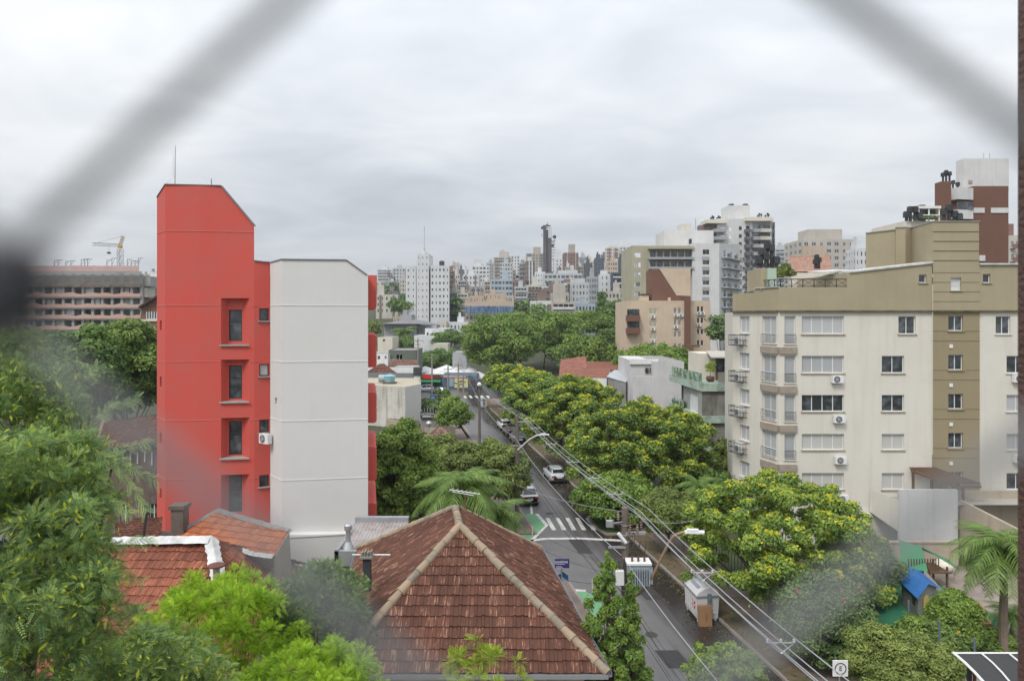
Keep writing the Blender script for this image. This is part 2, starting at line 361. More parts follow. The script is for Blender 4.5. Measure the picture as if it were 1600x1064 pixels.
b.face([(-40, 43.6, .012), (4.2, 43.6, .012), (2.5, 52.6, .012), (-40, 58.6, .012)])           # side street behind the hipped roof
struct(b, 'road', m_asph)
m_kerb = mat('kerb_stone', (.30, .26, .235), .85, dirt=.5, scale=2); m_pave = mat('pinkish_paving', (.20, .155, .135), .85, dirt=.7, dcol=(.10, .085, .07), scale=2, bump=.3, bscale=12)
m_verge = mat('red_earth_verge', (.15, .105, .075), .95, dirt=1.0, dcol=(.05, .08, .025), scale=5)
for nm, args in (('kerb', (0, .16, -20, 141, .14)),): strip(*args, nm, m_kerb, True)
strip(.16, 1.5, -20, 141, .125, 'verge', m_verge, True); strip(1.5, 3.8, -20, 141, .14, 'pavement', m_pave, True)
for (y0, y1) in ((-20, 43.4), (53.2, 141)):
    strip(-7.06, -6.9, y0, y1, .14, 'kerb', m_kerb, True); strip(-10.2, -7.06, y0, y1, .135, 'pavement', m_pave, True)
b = MB()
for k in range(60):                                                   # joints of the pavement slabs
    y = 20 + k * 1.5; b.face([(kx(y, 1.55), y, .146), (kx(y, 3.7), y, .146), (kx(y, 3.7), y + .04, .146), (kx(y, 1.55), y + .04, .146)])
b.v = list(b.v); struct(b, 'pavement_joints', mat('joint', (.07, .055, .05)))
def gpoly(pts, z, name, m, kind='structure'):
    b = MB(); b.face([tuple(G(px, py, z)) for px, py in pts][::-1]); o = struct(b, name, m, kind); return o
m_paintw = mat('road_paint', (.62, .61, .58), .7, dirt=.7, dcol=(.25, .25, .25), scale=4); m_green = mat('green_road_paint', (.13, .32, .16), .7, dirt=.5, dcol=(.22, .36, .24), scale=1.5)
m_grass = mat('mown_grass', (.06, .11, .025), .95, dirt=.6, scale=3)
b = MB()
for k in range(5):
    x0 = 852 + 15.6 * k; q = [(x0, 809), (x0 + 6.2, 809), (x0 + 17.5, 828), (x0 + 10.5, 828)]
    b.face([tuple(G(px, py, .03)) for px, py in q][::-1])
struct(b, 'zebra_crossing', m_paintw)
b = MB()
for q in ([(836, 803), (841, 802), (857, 820), (852, 821)], [(852, 821), (857, 820), (829, 849), (825, 846)], [(829, 843), (851, 840), (852, 843), (830, 846)],
          [(851, 840), (905, 839.5), (905, 842.3), (852, 843)], [(905, 839.5), (968, 842.5), (975, 846), (905, 842.3)]):
    b.face([tuple(G(px, py, .032)) for px, py in q][::-1])
for k in range(5):                                                     # far crossing
    x0 = 723 + k * 9; q = [(x0, 618), (x0 + 4, 618), (x0 + 7, 622), (x0 + 3, 622)]
    b.face([tuple(G(px, py, .03)) for px, py in q][::-1])
for q in ([(828, 786), (831, 786), (833, 803), (829, 803)], [(880, 919), (915, 921), (916, 924), (880, 923)]):
    b.face([tuple(G(px, py, .03)) for px, py in q][::-1])
struct(b, 'road_markings', m_paintw)
gpoly([(786, 838), (800, 815), (825, 802), (836, 803), (852, 821), (825, 846)], .026, 'green_kerb_extension', m_green)
gpoly([(870, 923), (915, 924), (938, 935), (942, 950), (930, 968), (905, 985), (880, 985)], .026, 'green_kerb_extension', m_green)
def island(pts, name, mk, mt):
    q = [tuple(G(px, py, .12)) for px, py in pts][::-1]; c = Vector((sum(p[0] for p in q) / len(q), sum(p[1] for p in q) / len(q), 0))
    b = MB(); b.prism([(p[0], p[1]) for p in q], 0, .13); struct(b, 'kerb', mk)
    b = MB(); b.prism([((p[0] - c.x) * .82 + c.x, (p[1] - c.y) * .86 + c.y) for p in q], .05, .15); struct(b, name, mt)
island([(918, 806), (943, 803), (961, 816), (977, 833), (948, 835), (930, 824)], 'grass_island', m_kerb, m_grass)
island([(778, 812), (790, 797), (808, 795), (812, 806), (806, 815), (790, 824), (778, 824)], 'pavement', m_kerb, m_pave)
# ------------------------------------------------------------------ foliage
def leaf_mesh(name, clumps, n, size, m, parent, seed=1, aspect=1.9, shell=(.55, 1.05), flat=.75, zmin=-.55, tint=.35, base=.0, top=0.0, droop=0.0):
    """n leaf faces scattered through the clumps (x,y,z,r); per-face value 'rnd' = tint of the leaf"""
    g = np.random.default_rng(seed); c = np.array(clumps, dtype=float)
    wgt = c[:, 3] ** 2; ci = g.choice(len(c), n, p=wgt / wgt.sum())
    d = g.normal(size=(n, 3)); d /= np.linalg.norm(d, axis=1)[:, None]; d[:, 2] = np.where(d[:, 2] < zmin, -d[:, 2], d[:, 2])
    rad = g.uniform(shell[0], shell[1], n) * (1 + np.minimum(g.exponential(.09, n), .6)); pos = c[ci, :3] + d * (c[ci, 3] * rad)[:, None] * np.array([1, 1, flat])
    nn = d + g.normal(size=(n, 3)) * .55 + np.array([0, 0, .35]); nn /= np.linalg.norm(nn, axis=1)[:, None]
    a = np.cross(nn, g.normal(size=(n, 3))); a /= np.linalg.norm(a, axis=1)[:, None]; a[:, 2] -= droop; bb = np.cross(nn, a)
    s = size * g.uniform(.6, 1.35, n)[:, None]; L = a * s * .5 * aspect ** .5; W = bb * s * .5 / aspect ** .5
    bend = nn * s * .12
    V = np.stack([pos - L - bend, pos + W * .9, pos + L - bend, pos - W * .9], axis=1).reshape(-1, 3)
    o = base_of(parent); V -= np.array(o)
    me = bpy.data.meshes.new(name); me.vertices.add(4 * n); me.vertices.foreach_set('co', V.astype('f').ravel())
    me.loops.add(4 * n); me.loops.foreach_set('vertex_index', np.arange(4 * n, dtype='i'))
    me.polygons.add(n); me.polygons.foreach_set('loop_start', np.arange(0, 4 * n, 4, dtype='i')); me.polygons.foreach_set('loop_total', np.full(n, 4, 'i'))
    me.materials.append(m); me.update(calc_edges=True)
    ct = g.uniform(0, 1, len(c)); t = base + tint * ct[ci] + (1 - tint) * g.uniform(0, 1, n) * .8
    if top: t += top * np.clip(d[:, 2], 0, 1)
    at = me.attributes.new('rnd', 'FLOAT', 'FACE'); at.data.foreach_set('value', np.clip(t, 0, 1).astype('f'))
    return link(name, me, parent)
def frond_mesh(name, items, m, parent, seed=1, npair=9, lw=.16):
    """compound (feather) leaves: items = (pos, dir, normal, length); paired leaflets along a drooping rachis"""
    g = np.random.default_rng(seed); m_ = len(items); p = np.array([i[0] for i in items], float); d = np.array([i[1] for i in items], float); nn = np.array([i[2] for i in items], float); L = np.array([i[3] for i in items], float)[:, None, None, None]
    nz = lambda a: a / (np.linalg.norm(a, axis=-1, keepdims=True) + 1e-9)
    d = nz(d); s = nz(np.cross(d, nn)); nn = np.cross(s, d); E = lambda a: a[:, None, None, :]
    f = ((np.arange(npair) + .6) / npair)[None, :, None, None]; sg = np.array([-1., 1.])[None, None, :, None]; droop = g.uniform(.1, .5, m_)[:, None, None, None]
    q = E(p) + E(d) * L * f - np.array([0, 0, 1.0]) * L * droop * f * f; ll = L * lw * 1.5 * (1 - abs(f - .4) * .9); wd = E(d) * L / npair * .42
    e = E(s) * sg * ll + E(d) * ll * .35 - E(nn) * ll * .15; q = q + 0 * e; wd = wd + 0 * e
    V = np.stack([q - wd * .2, q + e * .5 - wd * .9, q + e, q + e * .5 + wd * .9], axis=3).reshape(-1, 3) - np.array(base_of(parent))
    T = np.clip(g.uniform(0, 1, m_)[:, None, None] + g.uniform(-.12, .12, (m_, npair, 2)), 0, 1).ravel(); n = len(T)
    me = bpy.data.meshes.new(name); me.vertices.add(4 * n); me.vertices.foreach_set('co', V.astype('f').ravel())
    me.loops.add(4 * n); me.loops.foreach_set('vertex_index', np.arange(4 * n, dtype='i'))
    me.polygons.add(n); me.polygons.foreach_set('loop_start', np.arange(0, 4 * n, 4, dtype='i')); me.polygons.foreach_set('loop_total', np.full(n, 4, 'i'))
    me.materials.append(m); me.update(calc_edges=True)
    at = me.attributes.new('rnd', 'FLOAT', 'FACE'); at.data.foreach_set('value', T.astype('f'))
    return link(name, me, parent)
m_bark = mat('bark', (.10, .08, .065), .9, dirt=.6, scale=6, bump=.6, bscale=20)
L_dark = leafmat('dark_green_leaf', (.07, .14, .034), (.28, .38, .07)); L_mid = leafmat('mid_green_leaf', (.08, .17, .036), (.32, .43, .08))
L_olive = leafmat('olive_green_leaf', (.085, .135, .036), (.29, .35, .085)); L_bright = leafmat('bright_green_leaf', (.17, .32, .022), (.52, .72, .05), trans=.35)
L_yel = leafmat('yellow_blossom', (.48, .50, .03), (.76, .70, .05), trans=.2); L_grey = leafmat('grey_green_leaf', (.075, .14, .055), (.27, .37, .12))
L_far = leafmat('far_green_leaf', (.06, .13, .036), (.23, .35, .07)); L_lime = leafmat('lime_leaf', (.14, .22, .015), (.40, .50, .05), trans=.35)
def crown_clumps(c, a, bdep, ch, n, rc, seed, under=.25, jit=.12):
    g = random.Random(seed); out = []
    for k in range(n):
        z = 1 - (k + .5) / n * (1 + under); ph = k * 2.399963 + g.uniform(-.3, .3); rr = math.sqrt(max(0, 1 - min(1, abs(z)) ** 2)) if z > -.99 else .2
        q = g.uniform(.78, 1.08) if g.random() > .12 else g.uniform(.4, .7)
        out.append((c.x + a * rr * math.cos(ph) * q + g.gauss(0, jit), c.y + bdep * rr * math.sin(ph) * q + g.gauss(0, jit), c.z + ch * z * q + g.gauss(0, jit), rc * g.uniform(.65, 1.25)))
    return out
def limbs(parent, base, c, clumps, r0, seed, fork=.45, nl=10, name='trunk', m=None):
    g = random.Random(seed); b = MB(); base = Vector(base); c = Vector(c)
    f = base.lerp(c, fork); f.x += g.uniform(-.3, .3)
    b.tube([base, base.lerp(f, .5) + Vector((g.uniform(-.15, .15), 0, 0)), f], [r0, r0 * .8, r0 * .7], 8)
    for q in g.sample(clumps, min(nl, len(clumps))):
        e = Vector(q[:3]); mid = f.lerp(e, .5) + Vector((0, 0, -.1 * (e - f).length))
        b.tube([f, mid, e], [r0 * .42, r0 * .26, r0 * .07], 5, cap=False)
    return b.build(name, m or m_bark, parent, smooth=True)
def tree(name, label, cat, px, py, d, rx, ry, leaf, n, size, base=None, depth=1.0, nc=60, rc=None, flowers=0, fm=None, group=None, seed=1, under=.25, r0=.22, flat=.7, dz=None, aspect=1.9, nl=10, top=.0, fsize=None):
    c = P(px, py, d); a = rx * d / F; ch = ry * d / F; bx, by = base or (c.x, c.y); gz = terr(bx, by)
    root = thing(name, label, cat, (bx, by, gz), 0, group)
    rc = rc or a * .24; cl = crown_clumps(c, a - rc * .5, (a - rc * .5) * depth, ch - rc * .35, nc, rc, seed, under, a * .055)
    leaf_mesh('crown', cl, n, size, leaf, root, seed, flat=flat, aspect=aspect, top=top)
    if flowers:
        g = random.Random(seed + 5); fc = []
        for q in cl:
            if q[2] < c.z - ch * .45: continue
            for _ in range(14):
                if g.random() < .3: continue
                th = g.uniform(0, 6.28); u = g.uniform(.1, .9)
                fc.append((q[0] + q[3] * math.cos(th) * u, q[1] + q[3] * math.sin(th) * u - q[3] * .2, q[2] + q[3] * flat * math.sqrt(1 - u * u) * 1.0, q[3] * g.uniform(.04, .20)))
        leaf_mesh('blossom', fc, flowers, fsize or size * .8, fm or L_yel, root, seed + 9, shell=(.3, 1.3), aspect=1.3)
    limbs(root, (bx, by, gz), (c.x, c.y, c.z), cl, r0, seed, nl=nl)
    return root
# ------------------------------------------------------------------ trees
GR = 'yellow flowering trees along the right kerb'
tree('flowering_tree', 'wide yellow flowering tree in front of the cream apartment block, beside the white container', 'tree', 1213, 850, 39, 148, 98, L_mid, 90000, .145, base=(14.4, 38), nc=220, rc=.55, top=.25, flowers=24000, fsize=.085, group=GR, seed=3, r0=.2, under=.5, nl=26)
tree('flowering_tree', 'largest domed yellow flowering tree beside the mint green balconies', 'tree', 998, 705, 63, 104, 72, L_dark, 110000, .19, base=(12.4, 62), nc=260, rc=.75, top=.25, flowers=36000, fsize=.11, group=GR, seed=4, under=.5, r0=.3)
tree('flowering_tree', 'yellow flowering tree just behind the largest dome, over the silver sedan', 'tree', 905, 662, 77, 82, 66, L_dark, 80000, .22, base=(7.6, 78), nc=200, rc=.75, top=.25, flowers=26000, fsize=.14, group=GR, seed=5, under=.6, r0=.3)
tree('street_tree', 'plain green crown between two yellow flowering trees, in front of the white walled house', 'tree', 888, 612, 92, 50, 22, L_mid, 16000, .3, base=(6.5, 92), nc=50, seed=6, under=.5)
tree('flowering_tree', 'yellow topped tree at the row of motorcycles by the kerb', 'tree', 842, 630, 101, 52, 48, L_mid, 28000, .3, base=(3.4, 101), nc=70, rc=1.0, flowers=9000, fsize=.17, group=GR, seed=7, under=.6)
tree('flowering_tree', 'second farthest yellow flowering tree, below the brick red house roofs', 'tree', 825, 603, 118, 42, 27, L_mid, 18000, .34, base=(2.0, 118), nc=60, rc=1.0, flowers=16000, fsize=.18, group=GR, seed=8, under=.5)
tree('flowering_tree', 'farthest yellow flowering tree, over the far white container', 'tree', 790, 597, 128, 34, 28, L_mid, 14000, .36, base=(0.2, 129), nc=46, rc=1.0, flowers=10000, fsize=.2, group=GR, seed=9, under=.5)
tree('broad_tree', 'dark green understorey tree below the largest yellow dome', 'tree', 962, 775, 56, 62, 34, L_mid, 26000, .2, nc=60, seed=11, under=.7, r0=.16)
tree('bush', 'olive green bush left of the wide flowering tree', 'bush', 1045, 800, 49, 48, 30, L_olive, 24000, .16, nc=60, rc=.6, seed=12, under=.8, r0=.1, base=None)
tree('broad_tree', 'dark tree in the gap beside the stained grey flats', 'tree', 1095, 772, 60, 55, 40, L_far, 22000, .24, nc=50, seed=13, under=.8, r0=.2)
tree('broad_tree', 'dark leafy tree squeezed between mint balconies and the cream block', 'tree', 1130, 732, 66, 20, 44, L_olive, 12000, .24, nc=40, rc=.8, seed=14, under=.9)
tree('broad_tree', 'spindly grey green tree between peach block and cream block', 'tree', 1127, 518, 118, 19, 26, L_grey, 2600, .42, nc=30, rc=1.0, seed=15, under=.6)
# big far trees at the end of the street
GF = 'large green trees behind the far end of the street'
tree('broad_tree', 'tall bright crown left of centre behind the farthest flowering tree', 'tree', 780, 540, 172, 56, 47, L_mid, 26000, .5, nc=80, rc=2.2, group=GF, seed=21, under=.7)
tree('broad_tree', 'broad rounded crown behind the red tiled houses', 'tree', 850, 532, 190, 62, 44, L_mid, 24000, .55, nc=80, rc=2.4, group=GF, seed=22, under=.6)
tree('broad_tree', 'wide low crown right behind the red tiled houses', 'tree', 940, 556, 150, 72, 34, L_dark, 22000, .5, nc=70, rc=2.0, group=GF, seed=23, under=.6)
tree('broad_tree', 'flat topped vivid green crown beneath the peach apartment block', 'tree', 1022, 566, 119, 58, 25, L_mid, 26000, .36, nc=90, rc=1.2, group=GF, seed=24, under=.5)
tree('broad_tree', 'green crown below the beige balcony apartments in the distance', 'tree', 905, 508, 215, 54, 18, L_mid, 14000, .6, nc=60, rc=2.2, group=GF, seed=25, under=.5)
tree('broad_tree', 'dark crown touching the left edge of the peach apartment block', 'tree', 962, 494, 250, 24, 22, L_far, 9000, .7, nc=40, rc=2.4, group=GF, seed=26, under=.6)
tree('conifer', 'narrow dark conifer left of the peach apartment block', 'tree', 941, 478, 262, 7, 20, L_far, 4000, .7, nc=30, rc=1.2, seed=27, under=.9)
tree('broad_tree', 'green tree mass over the white market tents', 'tree', 688, 563, 196, 36, 15, L_far, 14000, .55, nc=50, rc=1.6, group=GF, seed=28, under=.6)
tree('broad_tree', 'umbrella shaped dark tree beside the white curved wall', 'tree', 703, 532, 228, 26, 13, L_far, 8000, .6, nc=36, rc=1.9, group=GF, seed=29, under=.3)
tree('hedge_tree', 'low leafy green clump below the grey institutional building', 'tree', 646, 539, 232, 26, 9, L_far, 6000, .6, nc=36, rc=1.3, seed=30, under=.5)
tree('broad_tree', 'small tree at the foot of the brown and cream tower', 'tree', 582, 514, 250, 13, 13, L_olive, 5000, .6, nc=26, rc=1.6, seed=31, under=.7)
# middle left, behind the hipped roof
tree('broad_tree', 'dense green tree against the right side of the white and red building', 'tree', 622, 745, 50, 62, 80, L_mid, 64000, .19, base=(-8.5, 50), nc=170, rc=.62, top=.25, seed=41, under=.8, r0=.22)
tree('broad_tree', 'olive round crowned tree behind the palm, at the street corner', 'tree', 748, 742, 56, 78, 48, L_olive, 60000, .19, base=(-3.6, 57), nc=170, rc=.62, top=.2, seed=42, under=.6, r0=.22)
tree('broad_tree', 'shadowy tree behind the dense green tree, near the spotted tile roofs', 'tree', 668, 716, 62, 48, 30, L_olive, 24000, .24, nc=60, rc=1.0, seed=43, under=.7)
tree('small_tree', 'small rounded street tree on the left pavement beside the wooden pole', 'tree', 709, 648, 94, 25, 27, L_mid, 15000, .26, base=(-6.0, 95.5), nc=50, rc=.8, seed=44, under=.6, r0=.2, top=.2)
tree('bush', 'dark shrub hedge behind the dark sign board', 'bush', 664, 634, 112, 22, 10, L_grey, 7000, .25, nc=30, rc=.8, seed=45, under=.8, r0=.06)
# left side, behind the big near tree
tree('broad_tree', 'tree with vivid green crown touching the red building', 'tree', 205, 578, 66, 62, 70, L_dark, 56000, .27, nc=110, rc=1.15, seed=51, under=.8)
tree('broad_tree', 'tree with paler green crown below the building under construction', 'tree', 115, 590, 60, 66, 78, L_far, 56000, .27, nc=110, rc=1.1, seed=52, under=.9)
tree('broad_tree', 'half hidden green tree at the left edge under the net knot', 'tree', 20, 590, 66, 62, 62, L_far, 30000, .3, nc=70, rc=1.2, seed=53, under=.9)
# narrow shrubby tree standing in front of the street
def spire(name, label, cat, px, pyt, pyb, d, wpx, leaf, n, size, seed, group=None, base=None):
    g = random.Random(seed); x0 = XW(px, d); zt = ZW(pyt, d); zb = max(.8, ZW(pyb, d)); root = thing(name, label, cat, (x0, d, 0), 0, group); cl = []
    for k in range(130):
        f = (k + .5) / 130; z = zt + (zb - zt) * f + g.uniform(-.2, .2); ww = wpx * d / F * (f ** .75) * (g.uniform(.2, 1.0) if g.random() < .8 else g.uniform(1.0, 1.45)); th = g.uniform(0, 6.28)
        cl.append((x0 + ww * math.cos(th), d + ww * math.sin(th), z, (.08 + .14 * f) * g.uniform(.6, 1.4)))
    leaf_mesh('crown', cl, n, size, leaf, root, seed, flat=1.35, aspect=2.3)
    b = MB(); b.tube([(x0, d, 0), (x0 + .1, d, zb + 2), (x0, d, zt - .2)], [.13, .09, .02], 7)
    for q in cl[6::3]: b.tube([(x0, d, q[2] - .6 - .2 * q[3]), q[:3]], [.04, .01], 4, cap=False)
    b.build('trunk', m_bark, root, smooth=True); return root
spire('upright_tree', 'upright glossy green tree with pointed top in front of the transformer pole', 'tree', 950, 868, 1120, 21.5, 66, L_mid, 42000, .085, 61)
spire('young_tree', 'side leader of glossy leaves right of the upright tree top', 'tree', 985, 905, 1120, 22.6, 34, L_mid, 16000, .085, 62)
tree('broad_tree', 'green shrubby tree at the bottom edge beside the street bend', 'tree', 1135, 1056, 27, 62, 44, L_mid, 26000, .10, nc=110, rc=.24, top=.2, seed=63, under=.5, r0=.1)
tree('bush', 'pink flowering bush behind the parking sign', 'bush', 1290, 968, 33, 72, 66, L_grey, 46000, .12, nc=90, rc=.6, seed=64, under=.8, r0=.09, flowers=160, fm=leafmat('pink_blossom', (.55, .06, .12), (.75, .16, .22)), fsize=.12)
tree('broad_tree', 'leafy tree between the wide flowering tree and the play tower', 'tree', 1335, 890, 41, 58, 46, L_grey, 32000, .16, nc=70, rc=.7, seed=65, under=.7, r0=.12)
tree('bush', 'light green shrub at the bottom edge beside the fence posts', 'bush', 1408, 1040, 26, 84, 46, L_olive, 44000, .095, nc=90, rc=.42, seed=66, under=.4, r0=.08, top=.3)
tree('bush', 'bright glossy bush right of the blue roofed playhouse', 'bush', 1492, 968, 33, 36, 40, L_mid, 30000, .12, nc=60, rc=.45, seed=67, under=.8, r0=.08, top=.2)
tree('bush', 'dark hedge bush behind the thin fence posts', 'bush', 1450, 1010, 30, 48, 34, L_dark, 20000, .12, nc=50, rc=.5, seed=68, under=.8, r0=.06)
tree('bush', 'dark low bush under the parked carport membrane', 'bush', 1545, 1002, 34, 34, 16, L_dark, 12000, .14, nc=40, rc=.4, seed=69, under=.8, r0=.06)
L_spray = leafmat('pale_spray_leaf', (.12, .24, .06), (.44, .60, .12), trans=.35)
# bright feathery tree, bottom left of centre
def feather_tree(name, label, px, py, d, rx, ry, m, nf, L, seed, base, nc=70, npair=8, up=.35, pods=None, depth=1.0, rc=None, cl=None, kind='tree', r0=.12, nl=24, twist=1.0):
    c = P(px, py, d); a = rx * d / F; ch = ry * d / F; root = thing(name, label, kind, (base[0], base[1], 0))
    rc = rc or a * .26; cl = cl or crown_clumps(c, a - rc * .5, (a - rc * .5) * depth, ch - rc * .4, nc, rc, seed, .4)
    g = np.random.default_rng(seed); w = np.array([q[3] ** 2 for q in cl]); ci = g.choice(len(cl), nf, p=w / w.sum()); it = []
    for k in range(nf):
        q = cl[ci[k]]; v = g.normal(size=3); v /= np.linalg.norm(v); v[2] = abs(v[2]) if g.random() < .7 else v[2]
        p = np.array(q[:3]) + v * q[3] * g.uniform(.35, .9); dr = v + g.normal(size=3) * .45 * twist; dr[2] += up * g.uniform(-.6, 1)
        nn = np.array([0, 0, 1.0]) + g.normal(size=3) * .35; it.append((p, dr, nn, L * g.uniform(.6, 1.25)))
    frond_mesh('crown', it, m, root, seed, npair)
    if pods: leaf_mesh('seed_pods', cl, pods[0], pods[1], pods[2], root, seed + 3, aspect=2.6, shell=(.8, 1.15), droop=.5)
    limbs(root, (base[0], base[1], 0), c, cl, r0, seed, nl=nl); return root
feather_tree('feathery_tree', 'bright lime green feathery tree below the left terracotta roofs', 345, 995, 18.5, 118, 92, L_bright, 15000, .19, 71, (-7.8, 18.6), nc=110, rc=.30, r0=.1)
feather_tree('feathery_tree', 'grey green feathery tree at the left edge of the hipped roof', 500, 962, 20, 74, 72, L_grey, 10000, .20, 72, (-5.5, 20.2), nc=90, rc=.33, r0=.09)
feather_tree('feathery_tree', 'lime green feathery tree top at the bottom edge in front of the hipped roof wall', 480, 1075, 16, 120, 42, L_bright, 9000, .18, 73, (-4.8, 16), nc=80, rc=.27, r0=.09)
feather_tree('feathery_tree', 'small lime shoots of a tree poking up in front of the roof gutter', 752, 1072, 14.5, 78, 40, L_lime, 900, .22, 74, (-.7, 14.5), nc=22, rc=.16, r0=.04)
feather_tree('feathery_tree', 'pale feathery tree at the bottom edge, left of the bright lime one', 225, 1075, 13.5, 120, 62, L_spray, 8000, .2, 75, (-7.2, 13.8), nc=80, rc=.26, r0=.07)
# the big near tree on the left: four big lobes of one crown
gg = random.Random(5); cl = []
for (px, py, d, rr, n) in ((15, 655, 12.5, 95, 46), (20, 800, 11.0, 140, 70), (92, 765, 12.0, 82, 40), (30, 960, 10.5, 135, 70), (190, 1045, 11.0, 90, 40), (140, 880, 12.0, 40, 12), (95, 930, 12.0, 70, 24), (-90, 700, 12, 150, 36), (15, 590, 13, 75, 26), (105, 600, 14, 30, 8), (290, 1070, 11.5, 60, 18)):
    c = P(px, py, d)
    for _ in range(n):
        v = Vector((gg.gauss(0, 1), gg.gauss(0, 1), gg.gauss(0, 1))).normalized() * (rr * d / F) * gg.uniform(.55, 1.0)
        cl.append((c.x + v.x, c.y + v.y, c.z + v.z, gg.uniform(.16, .36)))
L_acacia = leafmat('blue_green_feather_leaf', (.085, .18, .085), (.46, .60, .19), trans=.4)
big = feather_tree('locust_tree', 'huge near tree filling the lower left corner, feathery leaves and yellow pods', 30, 820, 11.5, 100, 100, L_acacia, 46000, .165, 81, (-9.5, 12.5), pods=(11000, .05, leafmat('yellow_pod', (.30, .38, .03), (.68, .68, .06), trans=.35)), cl=cl, r0=.28, npair=7, nl=26)
it = []                                                             # long sprays that stick out to the right
for (px, py, ex, ey, d) in ((150, 705, 245, 750, 11.6), (165, 700, 240, 690, 11.6), (150, 650, 180, 625, 12), (185, 730, 228, 795, 11.6), (150, 770, 205, 800, 11.6), (160, 640, 215, 620, 12), (170, 890, 222, 905, 11.5), (130, 590, 152, 570, 13), (180, 850, 235, 840, 11.6)):
    A = P(px, py, d); B = P(ex, ey, d - .3)
    for k in range(26):
        f = k / 25; q = A.lerp(B, f); v = (B - A).normalized(); s = Vector((-v.z, 0, v.x)) * (1 if k % 2 else -1)
        it.append((tuple(q), tuple(v + s * gg.uniform(.4, 1.1) + Vector((0, gg.uniform(-.5, .5), 0))), (0, -.7, .7), gg.uniform(.12, .2)))
frond_mesh('spray', it, L_acacia, big, 4, 10)
# palms
m_palmtrunk = mat('palm_trunk', (.20, .16, .12), .9, dirt=.6, scale=3, bump=.8, bscale=8); L_palm = leafmat('palm_leaf', (.08, .16, .04), (.27, .38, .09), trans=.3)
def palm_frond(name, L, seed):
    g = random.Random(seed); b = MB(); b.r = []; pts = []; n = 13
    for k in range(n + 1):
        f = k / n; pts.append(Vector((L * (f - .22 * f * f), 0, L * (.55 * f - 1.02 * f ** 2.1))))
    b.tube(pts, [.035 * (1 - .8 * k / n) for k in range(n + 1)], 4, cap=False); b.r += [.6] * len(b.f)
    for k in range(1, n * 4):
        f = k / (n * 4); i = min(n - 1, int(f * n)); p = pts[i].lerp(pts[i + 1], f * n - i); d = (pts[i + 1] - pts[i]).normalized(); ll = L * .36 * (math.sin(math.pi * (f * .86 + .1)) ** .7) + .05
        for sg in (-1, 1):
            e = Vector((d.x * .45, sg * .8, d.z * .45 - g.uniform(.35, .9))).normalized() * ll * g.uniform(.85, 1.1); wd = d * .021
            mid = p + e * .55 + Vector((0, 0, .08 * ll)); b.face([p - wd, p + wd, mid + wd, mid - wd]); b.face([mid - wd, mid + wd, p + e]); t = g.random(); b.r += [t, t]
    b.f = list(b.f); me = b.build(name, L_palm); me_d = me.data; bpy.data.objects.remove(me); return me_d
fr_meshes = [palm_frond('frond', 2.6, s) for s in (1, 2, 3)]
def palm(label, px, pytop, d, scale, nfr, seed, group=None, dead=False, th=.17):
    c = P(px, pytop, d); g = random.Random(seed); root = thing('palm_tree', label, 'palm tree', (c.x, c.y, terr(c.x, c.y)), 0, group); zt = c.z - root.location.z
    b = MB(); k = 12; b.tube([(c.x + .02 * math.sin(i), c.y, root.location.z + (zt * i / k)) for i in range(k + 1)], [th * (1.25 - .35 * i / k + (.04 if i % 2 else 0)) for i in range(k + 1)], 9); b.build('trunk', m_palmtrunk, root)
    for i in range(nfr):
        o = link('frond', fr_meshes[i % 3], root, (0, 0, zt)); f = i / nfr; o.rotation_euler = (0, R(88 * f - 62 + g.uniform(-8, 8)), i * 2.39996 + g.uniform(-.2, .2)); s = scale * g.uniform(.85, 1.1); o.scale = (s, s, s)
    if dead:
        o = leaf_mesh('seed_cluster', [(c.x + .35, c.y - .7, c.z - .4 - .22 * i, .16 + .05 * (i < 4)) for i in range(7)], 900, .10, leafmat('straw_seed', (.5, .36, .10), (.75, .6, .28)), root, 3, aspect=3, droop=.8)
        b = MB(); b.tube([(c.x, c.y, c.z), (c.x - .1, c.y - .5, c.z + .1), (c.x - .12, c.y - .75, c.z - .9)], [.05, .12, .03], 6); b.build('spathe', mat('orange_spathe', (.42, .17, .05), .7), root)
    return root
palm('feather palm with straw coloured seeds behind the hipped roof', 722, 775, 34, 1.02, 34, 3, dead=True)
palm('second, lower palm crown right of the seed hung palm', 775, 812, 37, .85, 24, 5, th=.14)
palm('tall feather palm beside the carport at the right edge', 1568, 868, 33, 1.05, 34, 7)
palm('low young palm behind the tall palm trunk', 1582, 965, 36, .6, 18, 9, th=.1)
palm('dark low palm in the shade under the largest yellow dome', 1092, 765, 54, .8, 20, 10, th=.1)
palm('small far palm in front of the grey institutional building', 630, 524, 236, 2.2, 18, 11, th=.25)
palm('tiny palm on the roof terrace beyond the cream block corner', 1163, 441, 95, .8, 16, 12, th=.12) if False else None
